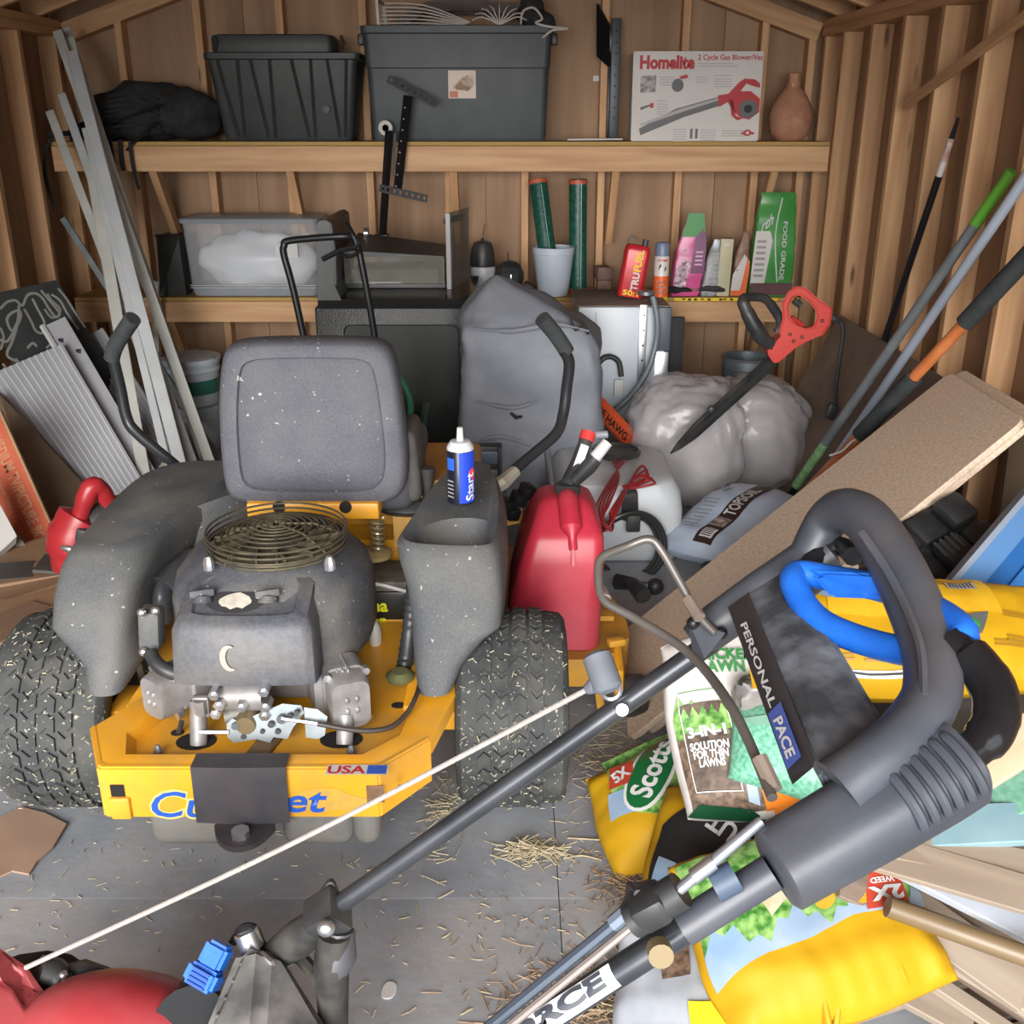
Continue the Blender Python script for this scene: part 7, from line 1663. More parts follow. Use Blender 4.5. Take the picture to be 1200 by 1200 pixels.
# starter rope with T grip
r0, r1 = pd_(30,1134,1.40), pd_(688,808,1.27)
sag = V((0,0,-.012))
b = MB(); b.tube([r0, r0.lerp(r1,.5)+sag, r1], .0035, 8, smooth=8); obj('starter_rope', b, mk('rope_white', (150,144,138), (168,162,156), rough=.8, scale=200), pm)
GRP = mk('grip_grey', (94,99,108), (110,115,124), rough=.5, scale=12)
b = MB(); g0, g1 = pd_(698,765,1.27), pd_(714,810,1.25); b.tube([g0, g0.lerp(g1,.1), g0.lerp(g1,.9), g1], [.012,.0185,.0185,.012], 14); b.tube([r1, r1.lerp(g0.lerp(g1,.7),.5), g0.lerp(g1,.6)], [.007,.012,.012], 10); obj('starter_grip', b, GRP, pm)
b = MB(); c_ = pd_(716,808,1.262); b.tube([c_+V((.012*cos(2*pi*k/14),0,.014*sin(2*pi*k/14))) for k in range(14)], .003, 6, closed=True); obj('rope_guide', b, STEEL, pm)
# lower handle hinge
b = MB(); h0 = pd_(384,1072,1.36); b.box(h0, (.05,.05,.05), rotM(.3,-.6,0), .008); obj('hinge_block', b, BLK, pm)
b = MB(); b.ell(pd_(382,1088,1.31), (.012,.010,.012), None, 12, 8); obj('hinge_bolt', b, STEEL, pm)
b = MB(); kc = pd_(385,1052,1.39); b.prism([(p.x,p.y) for p in chaikin([V((.032*(1.0 if k % 2 else .5)*cos(2*pi*k/6), .032*(1.0 if k % 2 else .5)*sin(2*pi*k/6), 0)) for k in range(6)],2)], .022, frame(kc, (1,.3,.3), (0,.5,1))); obj('hinge_knob', b, BLK, pm)
b = MB(); b.tube([pd_(384,1075,1.36), pd_(350,1100,1.38), pd_(318,1122,1.40)], [.020,.026,.02], 12); obj('lower_bracket', b, mk('dirty_black', (34,34,34), (70,68,62), rough=.7, scale=22), pm)
b = MB(); b.tube([pd_(392,1094,1.35), pd_(388,1130,1.36), pd_(392,1230,1.38)], [.022,.024,.018], 12); obj('rear_bracket', b, _M['dirty_black'], pm)
b = MB(); b.tube([pd_(398,1090,1.36), pd_(396,1120,1.36), pd_(385,1150,1.36)], [.02,.026,.018], 10); obj('side_lug', b, SLV, pm)
b = MB(); b.tube([pd_(372,1145,1.36), pd_(352,1122,1.40), pd_(332,1112,1.41)], .010, 8); obj('spring_arm', b, _M['dirty_black'], pm)
b = MB(); b.tube([pd_(296,1112,1.39), pd_(288,1092,1.39)], .0165, 16); obj('frame_tube', b, STEEL, pm)
b = MB(); b.tube([pd_(272,1105,1.40), pd_(284,1088,1.40), pd_(298,1088,1.40), pd_(308,1108,1.40), pd_(322,1118,1.40)], .006, 8, smooth=4); obj('wire_hook', b, BLKM, pm)
b = MB(); b.loft([[pd_(x,y,t_) for x,y,t_ in ((280,1110,1.35),(312,1106,1.36),(332,1122,1.37),(322,1130,1.44),(285,1125,1.44))],[pd_(x,y,t_) for x,y,t_ in ((226,1240,1.27),(300,1230,1.25),(410,1245,1.31),(396,1250,1.42),(235,1250,1.42))]]); bmesh.ops.bevel(b.bm, geom=b.bm.edges[:], offset=.012, segments=3, affect='EDGES')
obj('bag_chute', b, mk('dusty_grey', (74,74,74), (132,130,126), rough=.8, scale=14, bump=.4, bscale=30, detail=8, lo=.4, hi=.68), pm)
for k in range(4):
    b = MB(); b.box(pd_(300-9*k, 1130+20*k, 1.352-.014*k), (.042,.005,.006), rotM(0,.1,.1), .001); obj('chute_rib', b, _M['dusty_grey'], pm)
b = MB(); b.tube([pd_(306,1118,1.36), pd_(318,1128,1.35), pd_(322,1138,1.35)], .005, 6); obj('wire_clip', b, STEEL, pm)
# blue latch
b = MB(); p0, p1 = pd_(264,1108,1.385), pd_(240,1156,1.37)
Mb_ = frame(p0, p1-p0, (1,0,.2)); L_ = (p1-p0).length
b.prism(rect(-.004,L_*.55,-.017,.017), .03, Mb_); b.prism(rect(L_*.5,L_,-.024,.022), .034, Mb_); bmesh.ops.bevel(b.bm, geom=b.bm.edges[:], offset=.005, segments=2, affect='EDGES'); la = obj('latch', b, BLUE, pm)
for k in range(4):
    b = MB(); b.prism(rect(L_*.58+.006*k,L_*.58+.003+.006*k,-.014,.012), .037, Mb_); obj('latch_rib', b, flat('latch_dark_blue', (24,70,160), .5), la)
b = MB(); b.tube([pd_(244,1150,1.375), pd_(232,1230,1.37)], .009, 8); obj('latch_post', b, flat('post_blue', (60,110,180), .5), pm)
# deck, engine shroud and wheels
b = MB(); b.loft([[V((x,y,z)) for x,y in [(p.x,p.y) for p in chaikin([V((-1.02,.72,0)),(-.95,.64,0),(-.42,.64,0),(-.38,.72,0),(-.38,1.08,0),(-.42,1.15,0),(-.95,1.15,0),(-1.02,1.06,0)],2)]] for z in (.06,.17)]+[[V((-.7+(p.x+.7)*.85,.9+(p.y-.9)*.82,.235)) for p in chaikin([V((-1.02,.72,0)),(-.95,.64,0),(-.42,.64,0),(-.38,.72,0),(-.38,1.08,0),(-.42,1.15,0),(-.95,1.15,0),(-1.02,1.06,0)],2)]]); obj('deck', b, MRED, pm, ang=50)
b = MB(); c_ = pd_(150,1225,1.40)
b.ell((c_.x-.01, c_.y+.0, c_.z-.005), (.15,.095,.105), rotM(0,.12,0), 30, 18); obj('red_dome', b, MRED, pm)
b = MB(); b.cyl((c_.x,c_.y,.2),(c_.x,c_.y,c_.z-.02),.10,20); obj('engine_block', b, BLK, pm)
sh_ = [pd_(x,y,t_) for x,y,t_ in ((-60,1085,1.40),(0,1102,1.42),(12,1110,1.42),(24,1138,1.42),(52,1152,1.42),(66,1170,1.40),(74,1225,1.38),(-60,1240,1.34))]
b = MB(); b.loft([sh_, [p+V((0,-.05,.0)) for p in sh_]]); bmesh.ops.bevel(b.bm, geom=b.bm.edges[:], offset=.010, segments=3, affect='EDGES')
so = obj('engine_shroud', b, MRED, pm, ang=50)
b = MB(); s0 = ctr(*sh_); b.cyl((s0.x,s0.y,.2),(s0.x,s0.y,s0.z-.04),.10,16); obj('engine_core', b, BLK, pm)
for k in range(4):
    b = MB(); a_, c2 = pd_(12+14*k,1158+2*k,1.399), pd_(-8+14*k,1190+2*k,1.378); b.tube([a_,c2], .004, 6); obj('louver', b, flat('louver_dark', (110,24,32), .6), so)
b = MB(); b.tube([pd_(45,1138,1.44), pd_(62,1140,1.45), pd_(70,1148,1.45)], .022, 10); b.tube([pd_(70,1140,1.46), pd_(98,1136,1.46), pd_(125,1142,1.46), pd_(134,1150,1.45)], [.010,.014,.010,.008], 8); obj('fuel_fitting', b, BLK, pm)
b = MB(); b.ell(pd_(74,1143,1.43), (.007,.007,.007), None, 8, 6); obj('fitting_screw', b, STEEL, pm)
b = MB(); b.tube([pd_(205,1215,1.42), pd_(222,1178,1.42), pd_(240,1168,1.42)], .034, 12, smooth=3); obj('rear_hose', b, BLK, pm)
b = MB(); c_ = pd_(226,1200,1.37); b.lathe([(0,-.02),(.045,-.02),(.05,-.01),(.05,.02),(0,.02)], c_, rotM(.9,.2,0), 20); obj('oil_cap', b, flat('cap_grey', (26,28,30), .85), pm)
for x in (-.92,-.36):
    for y in (.60,1.14):
        if y > 1 and x > -.5: yy = 1.07; 
        else: yy = y
        b = MB(); b.lathe([(.03,-.022),(.095,-.024),(.10,-.016),(.10,.016),(.095,.024),(.03,.022)], (x-.0,yy,.10), rotM(pi/2,0,0), 24); obj('wheel', b, BLK, pm)
b = MB(); b.tube([pd_(370,1215,1.34), V((-.36,.98,.22))], .02, 8); b.tube([N0, V((-.38,.70,.24))], .0135, 10); obj('lower_handle', b, TUBE, pm)
# ======================= BAGS ON THE RIGHT =======================
YB_ = mk('bag_yellow', (178,136,20), (188,146,26), rough=.55, spec=.2, scale=4, bump=.12, bscale=16)
YBD = mk('bag_yellow_dark', (196,150,30), (214,172,44), rough=.35, scale=10)
BKB = mk('bag_black', (34,34,36), (46,46,48), rough=.3, scale=5, bump=.15, bscale=16)
GRS = mk('grass_print', (52,112,40), (150,190,110), rough=.4, scale=55, detail=6)
SKY = mk('pale_blue_print', (128,156,184), (164,178,196), rough=.4, scale=8)
SOILP = mk('soil_print', (70,56,46), (130,108,90), rough=.5, scale=70, detail=6)
def upM(c, x, z):
    """frame at c, local x near x, local z (face normal) along z"""
    z = V(z).normalized(); x = V(x); x = (x-z*x.dot(z)).normalized(); y = z.cross(x)
    M = Matrix((x, y, z)).transposed().to_4x4(); M.translation = V(c); return M
def ell_pts(cx, cy, rx, ry, n=24): return [(cx+rx*cos(2*pi*k/n), cy+ry*sin(2*pi*k/n)) for k in range(n)]
# black mulch sack (bottom) and the yellow sack on it
c_ = V((.93, 1.98, .30))
t, body, F = pillow('mulch_bag', 'black sack with small white print and a maroon end, under the yellow sack', upM(c_, (1,.28,.06), (-.10,-.45,1)), .72, .50, .22, BKB, 11.)
patch(rect(.20,.36,-.25,.25), flat('maroon', (78,26,38), .35), body, F=GF(F,.003), cut=.03)
lettering('IES\nLAS', None, .075, WHITE, body, F=lambda x,y: F(x,y,.006), at=(-.155,-.10), bold=.03, rot=-.1)
for k in range(4):
    for j in range(2): patch(rect(.06+.13*j,.16+.13*j,.02-.022*k,.032-.022*k), GREYP, body, F=GF(F,.006), cut=.03)
    patch(rect(.0,.10,-.13-.012*k,-.124-.012*k), GREYP, body, F=GF(F,.006), cut=.03)
for k in range(26): 
    x, y = random.uniform(-.30,-.05), random.uniform(-.10,.05); patch(ell_pts(x,y,.003,.003,6), WHITE, body, F=GF(F,.006), cut=.03)
b = MB(); b.bb(.60,1.25,1.75,2.2,.004,.13,.03)
for v in b.bm.verts: v.co += V((noise.noise(v.co*5)*.03, noise.noise(v.co*6+V((3,0,0)))*.03, 0))
t2 = tag(obj('soil_sack', b, mk('dark_sack', (58,54,54), (76,72,70), rough=.6, scale=6), origin=(.93,1.98,0)), 'dark flattened sack on the floor underneath the black mulch sack', 'bag')
c_ = pd_(1052,748,2.22)
My = upM(c_, pd_(1200,738,2.20)-pd_(900,752,2.25), (-.05,-.72,1))
t, body, F = pillow('lawn_food_bag', 'yellow sack lying on the black mulch sack behind the blue bail', My, .66, .27, .15, YB_, 21., wr=.8)
patch(rect(-.16,.20,.02,.125), YBD, body, F=GF(F,.003), cut=.03)
patch([(-.10,.10),(-.02,.14),(.20,.132),(.16,.10),(.0,.085)], mk('bag_silver', (176,178,180), (200,202,204), rough=.3), body, F=GF(F,.005), cut=.03)
patch(ell_pts(-.135,.085,.05,.028), SKY, body, F=GF(F,.006), cut=.03)
patch([(-.20,-.055),(-.165,-.015),(-.145,-.03),(-.09,-.058)], flat('brick_red', (178,66,48), .4), body, F=GF(F,.005), cut=.02)
patch([(.075,.005),(.165,.02),(.14,-.035),(.09,-.05),(.06,-.03)], flat('slate_print', (86,92,90), .4), body, F=GF(F,.005), cut=.02)
patch(ell_pts(.10,-.015,.036,.022), GREENP, body, F=GF(F,.008), cut=.02); patch(ell_pts(.10,-.015,.028,.013), flat('bright_green_print', (80,170,84), .4), body, F=GF(F,.0095), cut=.02)
patch(rect(.10,.165,.078,.098), GREYP, body, F=GF(F,.008), cut=.02)
for k in range(7): patch(rect(.105+.008*k,.108+.008*k,.08,.096), BLACKP, body, F=GF(F,.010), cut=.02)
for y, x0_, x1_ in ((-.072,-.19,-.12),(-.072,-.10,.0),(-.04,.20,.30),(-.052,.17,.28),(.02,.20,.28)):
    for k in range(2): patch(rect(x0_,x1_,y-.009*k,y+.005-.009*k), mk('ochre_print', (150,112,30), None, rough=.5), body, F=GF(F,.006), cut=.03)
patch(rect(-.30,.02,-.112,-.098), WHITE, body, F=GF(F,.005), cut=.03)
patch(rect(-.26,.0,-.107,-.103), BLACKP, body, F=GF(F,.007), cut=.03)
b = MB(); b.loft([[F(-.335+.02*i, .10-.03*i+.02*(i % 2), .002+.004*i) for i in range(3)], [F(-.33+.02*i, .03-.03*i, .004) for i in range(3)]], closed=False)
bmesh.ops.solidify(b.bm, geom=b.bm.faces[:], thickness=.003); obj('torn_corner', b, YB_, t)
b = MB(); p = [pd_(878,782,1.92), pd_(893,776,1.93), pd_(905,800,1.9), pd_(902,812,1.88), pd_(882,806,1.9)]
b.hull(p+[q+V((.004,.03,0)) for q in p]); obj('corner_flap', b, YB_, t, smooth=False)
# white grass seed sack standing
c_ = pd_(858,850,2.12)
Mw = upM(c_, (1,.12,.05), pd_(600,600,0)+V((-.15,-.80,.62)) - V((0,0,CZ)))
t, body, F = pillow('grass_seed_bag', 'white three in one lawn sack standing upright between the mower console and the yellow sacks', Mw, .26, .38, .13, mk('bag_white', (150,155,161), (166,170,176), rough=.28, scale=4, bump=.12, bscale=14), 31., wr=.8)
patch(rect(-.115,.125,-.17,-.02), SOILP, body, F=GF(F,.003), cut=.02)
patch([(-.115,-.02)]+[(-.115+.24*k/16, .02+.03*(k % 2)+.02*sin(k)) for k in range(17)]+[(.125,-.02)], GRS, body, F=GF(F,.004), cut=.02)
patch(rect(-.10,-.005,-.13,.045), mk('dark_soil_print', (56,46,40), (104,86,70), scale=60), body, F=GF(F,.005), cut=.02)
patch([(-.10,-.01)]+[(-.10+.095*k/10, .02+.02*(k % 2)) for k in range(11)]+[(-.005,-.01)], GRS, body, F=GF(F,.0065), cut=.02)
patch([(.03,-.19),(.03,-.13),(.06,-.115),(.13,-.125),(.13,-.185)], flat('bag_orange2', (226,128,44), .35), body, F=GF(F,.006), cut=.02)
patch([(-.13,-.185),(.03,-.19),(.0,-.165),(-.10,-.155)], flat('dark_green_print', (20,70,44), .4), body, F=GF(F,.006), cut=.02)
lettering('3-IN-1', None, .075, WHITE, body, F=lambda x,y: F(x,y,.009), at=(-.055,-.010), h=.022, bold=.05)
lettering('SOLUTION\nFOR THIN\nLAWNS', None, .075, WHITE, body, F=lambda x,y: F(x,y,.009), at=(-.055,-.055), h=.05, bold=.04)
lettering('THICKER\nLAWN', None, .13, GREENP, body, F=lambda x,y: F(x,y,.008), at=(.0,.125), h=.05, bold=.04)
for (x0_,x1_,y0_,y1_) in ((-.10,-.005,.068,.070),(-.10,-.098,-.13,.07),(-.007,-.005,-.13,.07),(-.10,-.005,-.13,-.128)): patch(rect(x0_,x1_,y0_,y1_), WHITE if y1_ < .07 or y0_ < 0 else GREENP, body, F=GF(F,.008), cut=.02)
patch([(.0,-.15),(.012,-.02),(.028,-.03),(.02,-.16)], SKY, body, F=GF(F,.008), cut=.02)
# green speckled sack
c_ = pd_(948,886,2.0)
t, body, F = pillow('seed_bag', 'green speckled sack with a black label lying right of the white lawn sack', upM(c_, (1,-.25,-.12), (-.25,-.85,.75)), .30, .17, .12, mk('green_speckle', (84,150,122), (130,190,164), rough=.35, scale=120, bump=.2, bscale=90), 41., wr=.6)
patch([(.03,.06),(.14,.06),(.14,-.06),(.04,-.05)], flat('label_black', (30,32,34), .35), body, F=GF(F,.004), cut=.02)
patch(rect(.045,.075,-.012,.015), GREYP, body, F=GF(F,.007), cut=.02); patch(rect(.045,.07,-.04,-.022), GREYP, body, F=GF(F,.007), cut=.02)
patch([(-.14,.04),(.0,.075),(.02,.05),(-.1,.03)], flat('pale_green_print', (126,170,150), .4), body, F=GF(F,.004), cut=.02)
b = MB(); b.bb(.50,.86,1.72,1.98,.006,.115,.02)
for v in b.bm.verts: v.co += V((noise.noise(v.co*7)*.02, noise.noise(v.co*6+V((3,0,0)))*.02, 0))
tag(obj('paper_sack', b, mk('grey_paper_sack', (126,120,108), (146,140,128), rough=.7, scale=20), origin=(.68,1.85,0)), 'grey printed sack lying beneath the green speckled sack', 'bag')
b = lumpy(tuple(pd_(885,812,2.05)), (.045,.03,.035), 9., .10, 20, 14); tag(obj('crumpled_wrapper', b, mk('grey_wrapper', (90,86,84), (126,122,118), rough=.3, bump=.4, bscale=20), origin=pd_(885,812,2.05)), 'crumpled grey wrapper tucked above the green speckled sack', 'wrapper')
# yellow Scotts sack at left
c_ = pz_(790,940,.10)
t, body, F = pillow('weed_feed_bag', 'yellow and green lawn sack lying on the floor, its pointed corner towards the tyre', upM(c_, (1,.20,.06), (-.32,-.42,1)), .38, .29, .13, YB_, 51., wr=.8)
patch([(-.13,.17),(.18,.17),(.20,-.02),(.06,-.10),(-.13,-.02)], GRS, body, F=GF(F,.003), cut=.02)
patch([(-.15,-.03),(-.09,-.035),(-.085,.035),(-.14,.04)], SKY, body, F=GF(F,.005), cut=.02)
patch([(-.135,.05),(-.07,.045),(-.06,.11),(-.12,.115)], flat('brick_red', (178,66,48), .4), body, F=GF(F,.006), cut=.02)
lettering('5X', None, .045, WHITE, body, F=lambda x,y: F(x,y,.009), at=(-.098,.08), h=.035, bold=.04, rot=.3)
el = [(p[0]*cos(.9)-p[1]*sin(.9)-.02, p[0]*sin(.9)+p[1]*cos(.9)+.06) for p in ell_pts(0,0,.12,.055)]
patch(el, WHITE, body, F=GF(F,.0055), cut=.02)
el = [(p[0]*cos(.9)-p[1]*sin(.9)-.02, p[0]*sin(.9)+p[1]*cos(.9)+.06) for p in ell_pts(0,0,.112,.047)]
patch(el, flat('scotts_green', (20,96,52), .35), body, F=GF(F,.007), cut=.02)
lettering('Scotts', None, .16, WHITE, body, F=lambda x,y: F(x,y,.0095), at=(-.02,.06), h=.055, bold=.03, rot=.9)
patch([(.10,.14),(.21,.10),(.21,-.06),(.11,-.14),(.06,-.06)], BLACKP, body, F=GF(F,.0085), cut=.02)
lettering('TU', None, .06, WHITE, body, F=lambda x,y: F(x,y,.011), at=(.13,.05), h=.04, bold=.03, rot=.9)
patch([(-.05,-.08),(.0,-.085),(.015,-.135),(-.03,-.14)], flat('slate_blue_print', (84,92,120), .4), body, F=GF(F,.005), cut=.02)
patch(ell_pts(-.01,-.11,.018,.018), flat('bright_green_print', (80,170,84), .4), body, F=GF(F,.0075), cut=.02)
patch([(.02,-.10),(.08,-.11),(.08,-.15),(.03,-.15)], flat('slate_blue_print', (84,92,120), .4), body, F=GF(F,.005), cut=.02); patch(ell_pts(.045,-.13,.018,.015), YELP, body, F=GF(F,.0075), cut=.02)
# second yellow sack right of it, mostly under the white one
c_ = pz_(882,1018,.13)
t, body, F = pillow('weed_feed_bag', 'yellow sack with a black lettered band, between the pointed sack and the mower handle', upM(c_, (1,-.35,.05), (-.25,-.35,1)), .44, .36, .15, YB_, 61., wr=.8)
patch([(-.20,-.10),(-.19,.05),(-.10,.10),(.10,.06),(.10,-.05),(-.06,-.16)], BLACKP, body, F=GF(F,.004), cut=.02)
lettering('OUT', None, .10, WHITE, body, F=lambda x,y: F(x,y,.008), at=(-.04,.02), h=.04, bold=.03, rot=2.6)
lettering('GUARANTEE', None, .10, GREYP, body, F=lambda x,y: F(x,y,.008), at=(.02,.055), h=.016, bold=.01, rot=2.6)
patch([(-.20,-.15),(-.16,-.15),(-.14,-.05),(-.18,-.03)], SKY, body, F=GF(F,.006), cut=.02)
for k in range(4): patch(rect(.03+.01*k,.14-.008*k,.105+.016*k,.111+.016*k), BLACKP, body, F=GF(F,.005), cut=.02)
# front Scotts sack
c_ = pz_(946,1082,.22)
Mf_ = upM(c_, pz_(1070,1082,.22)-pz_(835,1140,.2), (-.06,-.42,1))
t, body, F0_ = pillow('weed_killer_bag', 'large yellow lawn sack with an upside-down red badge, foremost at the right', Mf_, .42, .34, .15, YB_, 71., wr=1.0, n=70)
def F(x, y, z=.0025): return F0_(x, y-.10, z)
patch([(-.20,.02),(-.10,.045),(-.02,.05),(.06,.06),(.20,.06),(.20,.25),(-.20,.25)], SKY, body, F=GF(F,.003), cut=.015)
patch([(-.20,.03)]+[(-.20+.40*k/22, .075+.02*(k % 2)+.018*sin(k*.9)) for k in range(23)]+[(.20,.25),(-.20,.25)], GRS, body, F=GF(F,.0045), cut=.015)
patch([(-.08,.10),(-.05,.12),(.0,.10),(.03,.14),(.02,.17),(-.10,.17)], mk('tan_print', (190,176,140), (214,204,176), scale=30), body, F=GF(F,.006), cut=.015)
for x, y in ((.05,.12),(.02,.10),(.085,.09)): patch(ell_pts(x,y,.020,.017,14), flat('dandelion', (190,150,44), .5), body, F=GF(F,.007), cut=.015)
patch([(.085,.062),(.165,.062),(.165,.115),(.135,.135),(.10,.115)], flat('brick_red', (178,66,48), .4), body, F=GF(F,.008), cut=.015)
lettering('2X', None, .062, WHITE, body, F=lambda x,y: F(x,y,.011), at=(.128,.085), h=.026, bold=.05, rot=pi)
lettering('WEED', None, .045, WHITE, body, F=lambda x,y: F(x,y,.011), at=(.128,.108), h=.010, bold=.03, rot=pi)
patch([(.02,.15),(.19,.145),(.19,.17),(.02,.17)], flat('scotts_green', (20,96,52), .35), body, F=GF(F,.007), cut=.015)
lettering('Scotts', None, .12, WHITE, body, F=lambda x,y: F(x,y,.010), at=(.11,.158), h=.022, bold=.03, rot=pi)
for pts in ((( -.02,.03),(-.05,-.05),(-.055,-.14)), ((.02,.02),(-.03,-.06),(-.05,-.10)), ((-.16,-.0),(-.14,-.08),(-.15,-.15)), ((.10,-.02),(.105,-.06))):
    b = MB(); b.tube([F(x,y,-.002) for x,y in pts], [.003,.006,.003], 6, smooth=5); obj('crease', b, YB_, t)
# white sack underneath
c_ = pz_(850,1150,.10)
t, body, F = pillow('lime_bag', 'crumpled white sack with yellow flowers under the foremost yellow sack', upM(c_, (1,-.10,0), (-.15,-.3,1)), .40, .34, .13, mk('dirty_white_bag', (156,162,170), (182,187,194), rough=.35, scale=8, bump=.25, bscale=14), 81., wr=1.3)
patch([(-.06,-.07),(.03,-.07),(.03,-.17),(-.06,-.17)], flat('lime_yellow', (210,206,40), .4), body, F=GF(F,.004), cut=.02)
patch(ell_pts(.11,-.10,.03,.02), flat('lime_yellow', (210,206,40), .4), body, F=GF(F,.004), cut=.02); patch(ell_pts(.10,-.07,.012,.03), flat('leaf_print', (90,160,60), .4), body, F=GF(F,.005), cut=.02)
patch([(-.14,.10),(-.08,.12),(-.06,-.02),(-.11,-.03)], SOILP, body, F=GF(F,.004), cut=.02)
# ======================= BOARDS HEAPED AT THE RIGHT =======================
WA = mk('pale_plank', (178,154,126), (198,174,146), rough=.6, scale=16, axis=0, rand=.04)
WB = mk('grey_tan_plank', (132,118,104), (156,142,126), rough=.65, scale=20, axis=0, rand=.06)
WC = mk('brown_grey_plank', (100,86,76), (128,112,100), rough=.6, scale=20, axis=0, rand=.06)
WD = mk('bronze_strip', (96,80,56), (116,98,72), rough=.4, scale=12, axis=0)
FOAM = mk('blue_grey_board', (116,148,158), (136,166,174), rough=.5, scale=6)
FOAM2 = mk('green_board', (96,150,128), (120,170,148), rough=.5, scale=90)
WH = mk('white_moulding', (156,163,174), (172,178,186), rough=.45, scale=6)
def bd(a, ta, c, tc, w, th, m, lab, up=(0,-.35,1)):
    A_, C_ = pd_(a[0],a[1],ta+(.16 if a[1] > 1085 else .08)), pd_(c[0],c[1],tc+(.16 if a[1] > 1085 else .08)); C_ = A_+(C_-A_)*1.25
    o = beam('loose_board', A_, C_, w, th, up, m); tag(o, lab, 'board', 'loose boards heaped at the right'); return o
bd((1000,992),1.60,(1200,868),1.66,.075,.016,WA,'broad pale wooden plank just below the mower grip, highest of the right heap',(-.2,-.55,1))
bd((1080,985),1.72,(1200,928),1.78,.07,.016,FOAM2,'green edged board under the broad pale plank')
bd((1050,972),1.68,(1200,965),1.74,.075,.02,FOAM,'blue-grey board between the green edged one and the tan planks',(-.1,-.5,1))
bd((1020,980),1.64,(1200,1018),1.70,.07,.014,WB,'upper of two grey-tan planks below the blue-grey board',(-.1,-.5,1))
bd((985,985),1.62,(1200,1048),1.66,.07,.014,WB,'lower of two grey-tan planks, above the white moulding',(-.1,-.5,1))
bd((1045,1008),1.64,(1200,1088),1.68,.045,.018,WH,'white moulding fanned out below the grey-tan planks',(-.1,-.5,1))
bd((985,1018),1.70,(1135,1088),1.74,.10,.014,WC,'wide dark brown plank behind the front yellow sack',(-.1,-.6,1))
bd((1010,1008),1.72,(1140,1090),1.77,.014,.014,WB,'thin pale-edged strip along the wide dark brown plank')
bd((1150,1060),1.9,(1230,1120),1.95,.05,.014,WD,'short ochre strip deep between the white moulding and the bronze strip')
o = MB(); A_, C_ = pd_(1040,1062,1.72), pd_(1212,1124,1.68); mid = pd_(1112,1088,1.71); o.tube([A_, mid, C_, C_+(C_-mid)*.4], .018, 12, smooth=5); tag(obj('curved_strip', o, WD, origin=mid), 'rounded bronze-brown strip bending across the right heap', 'strip')
bd((1060,1060),1.72,(1172,1140),1.70,.085,.016,WB,'weathered grey plank with a square end under the bronze strip',(-.1,-.5,1))
bd((1075,1105),1.66,(1215,1190),1.60,.022,.020,WB,'square pale batten, upper of two at the lower right corner')
bd((1045,1090),1.70,(1180,1180),1.66,.012,.02,WC,'thin dark strip between the two pale battens')
bd((1060,1128),1.68,(1190,1215),1.62,.030,.020,WB,'square pale batten, lower of two at the lower right corner')
bd((1000,1130),1.70,(1110,1190),1.66,.050,.018,WB,'grooved tan batten emerging from under the front yellow sack')
bd((900,1210),1.62,(1085,1150),1.72,.060,.018,WB,'tan plank lying crosswise at the bottom edge, in front of the heap')
bd((962,1140),1.78,(975,1190),1.74,.045,.02,WA,'short pale batten end under the right side of the front yellow sack')
bd((1120,1150),1.85,(1230,1185),1.85,.12,.012,FOAM,'grey-blue sheet glimpsed low between the battens')
bd((1180,800),2.2,(1195,790),2.2,.01,.01,WC,'x') if False else None
# things under the heap: cross-piled scrap that carries it
k = 0
for z_ in (.012,.034):
    for j in range(3):
        x0_ = .80+.02*(k % 3); y = 1.30+.13*j
        o = beam('scrap_board', (x0_,y,z_), (x0_+.62,y+.16,z_), .11, .02, (0,0,1), (WB,WC,WA)[k % 3]); tag(o, 'scrap board low in the right heap, layer %s, %s row' % ('one two three four five six'.split()[k//3], ('front','middle','rear')[j]), 'board', 'scrap boards under the right heap'); k += 1
# ======================= STRAW ON THE FLOOR =======================
random.seed(3)
def straw(name, n, fn, l0, l1, mat, label):
    b = MB()
    for i in range(n):
        x, y, z = fn(); a = random.uniform(0, pi); L_ = random.uniform(l0, l1); w = random.uniform(.0007,.0016)
        d = V((cos(a), sin(a), random.uniform(-.08,.12)))*L_/2; s = V((-sin(a), cos(a), 0))*w; p = V((x,y,z+.0015+abs(d.z)))
        u = V((0,0,w*1.2)); m = p+V((-sin(a),cos(a),0))*L_*random.uniform(-.08,.08)
        b.loft([[p-d-s, p-d+s, p-d+u], [m-s, m+s, m+u], [p+d-s, p+d+s, p+d+u]])
    o = obj(name, b, mat, None, smooth=False); o['kind'] = 'stuff'; o['label'] = label; o['category'] = 'straw'; return o
ST1 = mk('straw_pale', (160,146,116), (186,174,146), rough=.8, scale=40); ST2 = mk('straw_brown', (132,106,84), (166,138,110), rough=.85, scale=40)
straw('floor_straw', 1100, lambda: (random.uniform(-1.1,.9), random.uniform(1.1,2.6), 0), .006, .024, ST1, 'scattered bits of pale straw on the grey floor')
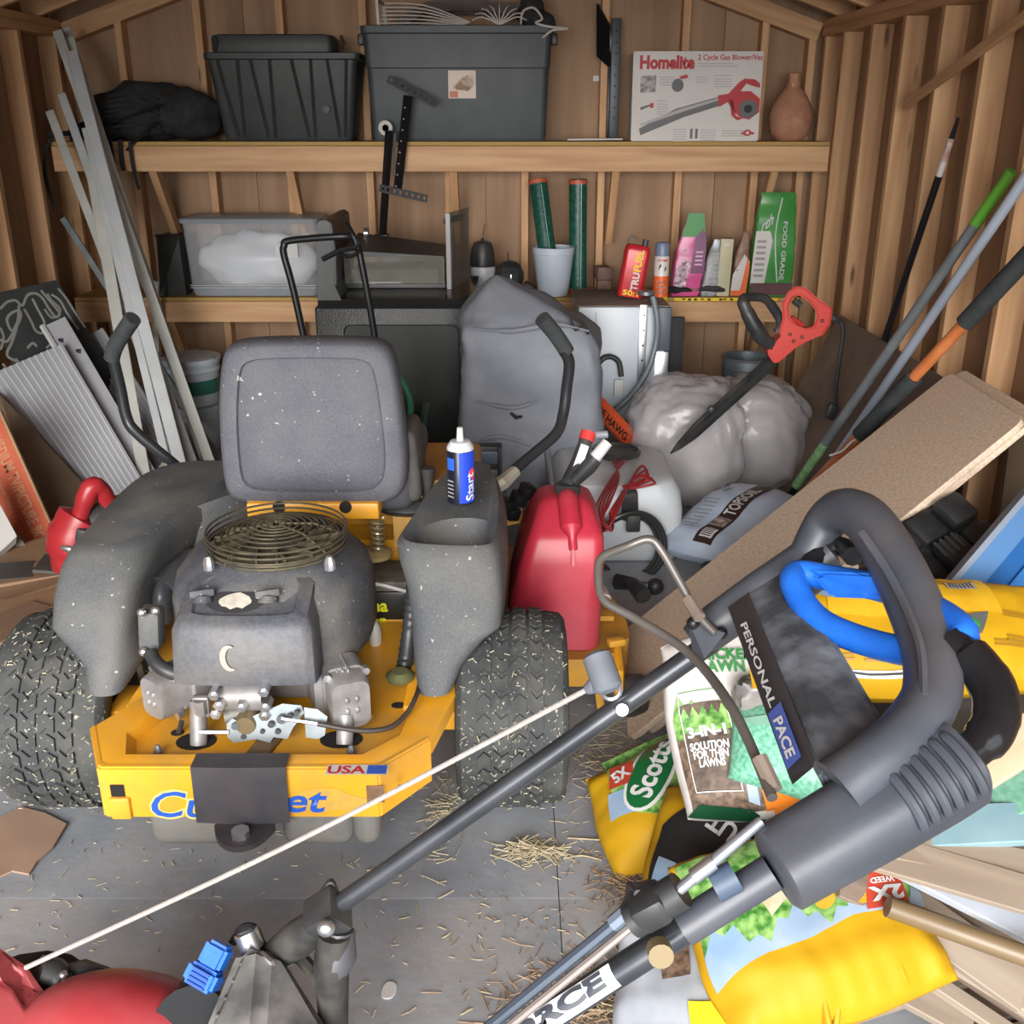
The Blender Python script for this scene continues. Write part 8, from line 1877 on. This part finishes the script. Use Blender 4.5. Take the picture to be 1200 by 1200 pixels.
def pile(cx, cy, sx, sy, h): 
    def f():
        x, y = random.gauss(cx,sx), random.gauss(cy,sy); k = max(0,1-((x-cx)/(2*sx))**2-((y-cy)/(2*sy))**2); return (x, y, random.uniform(0,h)*k)
    return f
q = pz_(625,1000,0); straw('straw_tuft', 130, pile(q.x,q.y,.035,.018,.018), .03, .09, ST1, 'tuft of straw on the floor before the right rear tyre')
q = pz_(745,1030,0); straw('straw_litter', 420, pile(q.x,q.y,.05,.06,.012), .008, .035, ST2, 'brown litter and straw strewn on the floor beside the yellow sacks')
q = pz_(690,1180,0); straw('straw_litter', 520, pile(q.x+.03,q.y,.10,.06,.02), .015, .06, ST2, 'heap of brown litter under the near mower tube')
q = pz_(715,1190,0); straw('straw_tuft', 160, pile(q.x+.05,q.y,.08,.05,.03), .03, .09, ST1, 'straw on top of the brown litter under the near mower tube')
q = pz_(540,950,0); straw('straw_tuft', 90, pile(-.17,2.0,.02,.08,.01), .02, .06, ST1, 'straw along the inner side of the right rear tyre')
q = pz_(720,890,0); straw('straw_tuft', 220, pile(q.x,q.y,.07,.12,.01), .015, .06, ST1, 'straw between the right rear tyre and the particleboard')
straw('straw_litter', 160, lambda: (random.uniform(-.1,.35), random.uniform(1.25,1.75), 0), .005, .018, ST2, 'brown crumbs on the open floor')
for a, c in (((665,982),(795,1000)),((430,1020),(470,1026)),((660,1006),(705,1008))):
    b = MB(); A_, C_ = pz_(*a,.003), pz_(*c,.003); b.tube([A_, A_.lerp(C_,.5)+V((0,.01,.002)), C_], .0022, 5, smooth=3)
    tag(obj('straw_stalk', b, ST1, origin=A_), 'long single straw stalk lying on the floor'+{665:' towards the yellow sacks',430:', short one in the open middle',660:' across the tuft by the tyre'}[a[0]], 'straw')
b = MB(); q = pz_(455,1160,.002); b.prism([(p.x,p.y) for p in chaikin([V((-.015,-.02,0)),(.012,-.022,0),(.018,.015,0),(-.008,.022,0)],2)], .003, Matrix.Translation((q.x,q.y,.0005)))
tag(obj('paper_scrap', b, WHITE, origin=q), 'small white scrap on the bare floor', 'scrap')
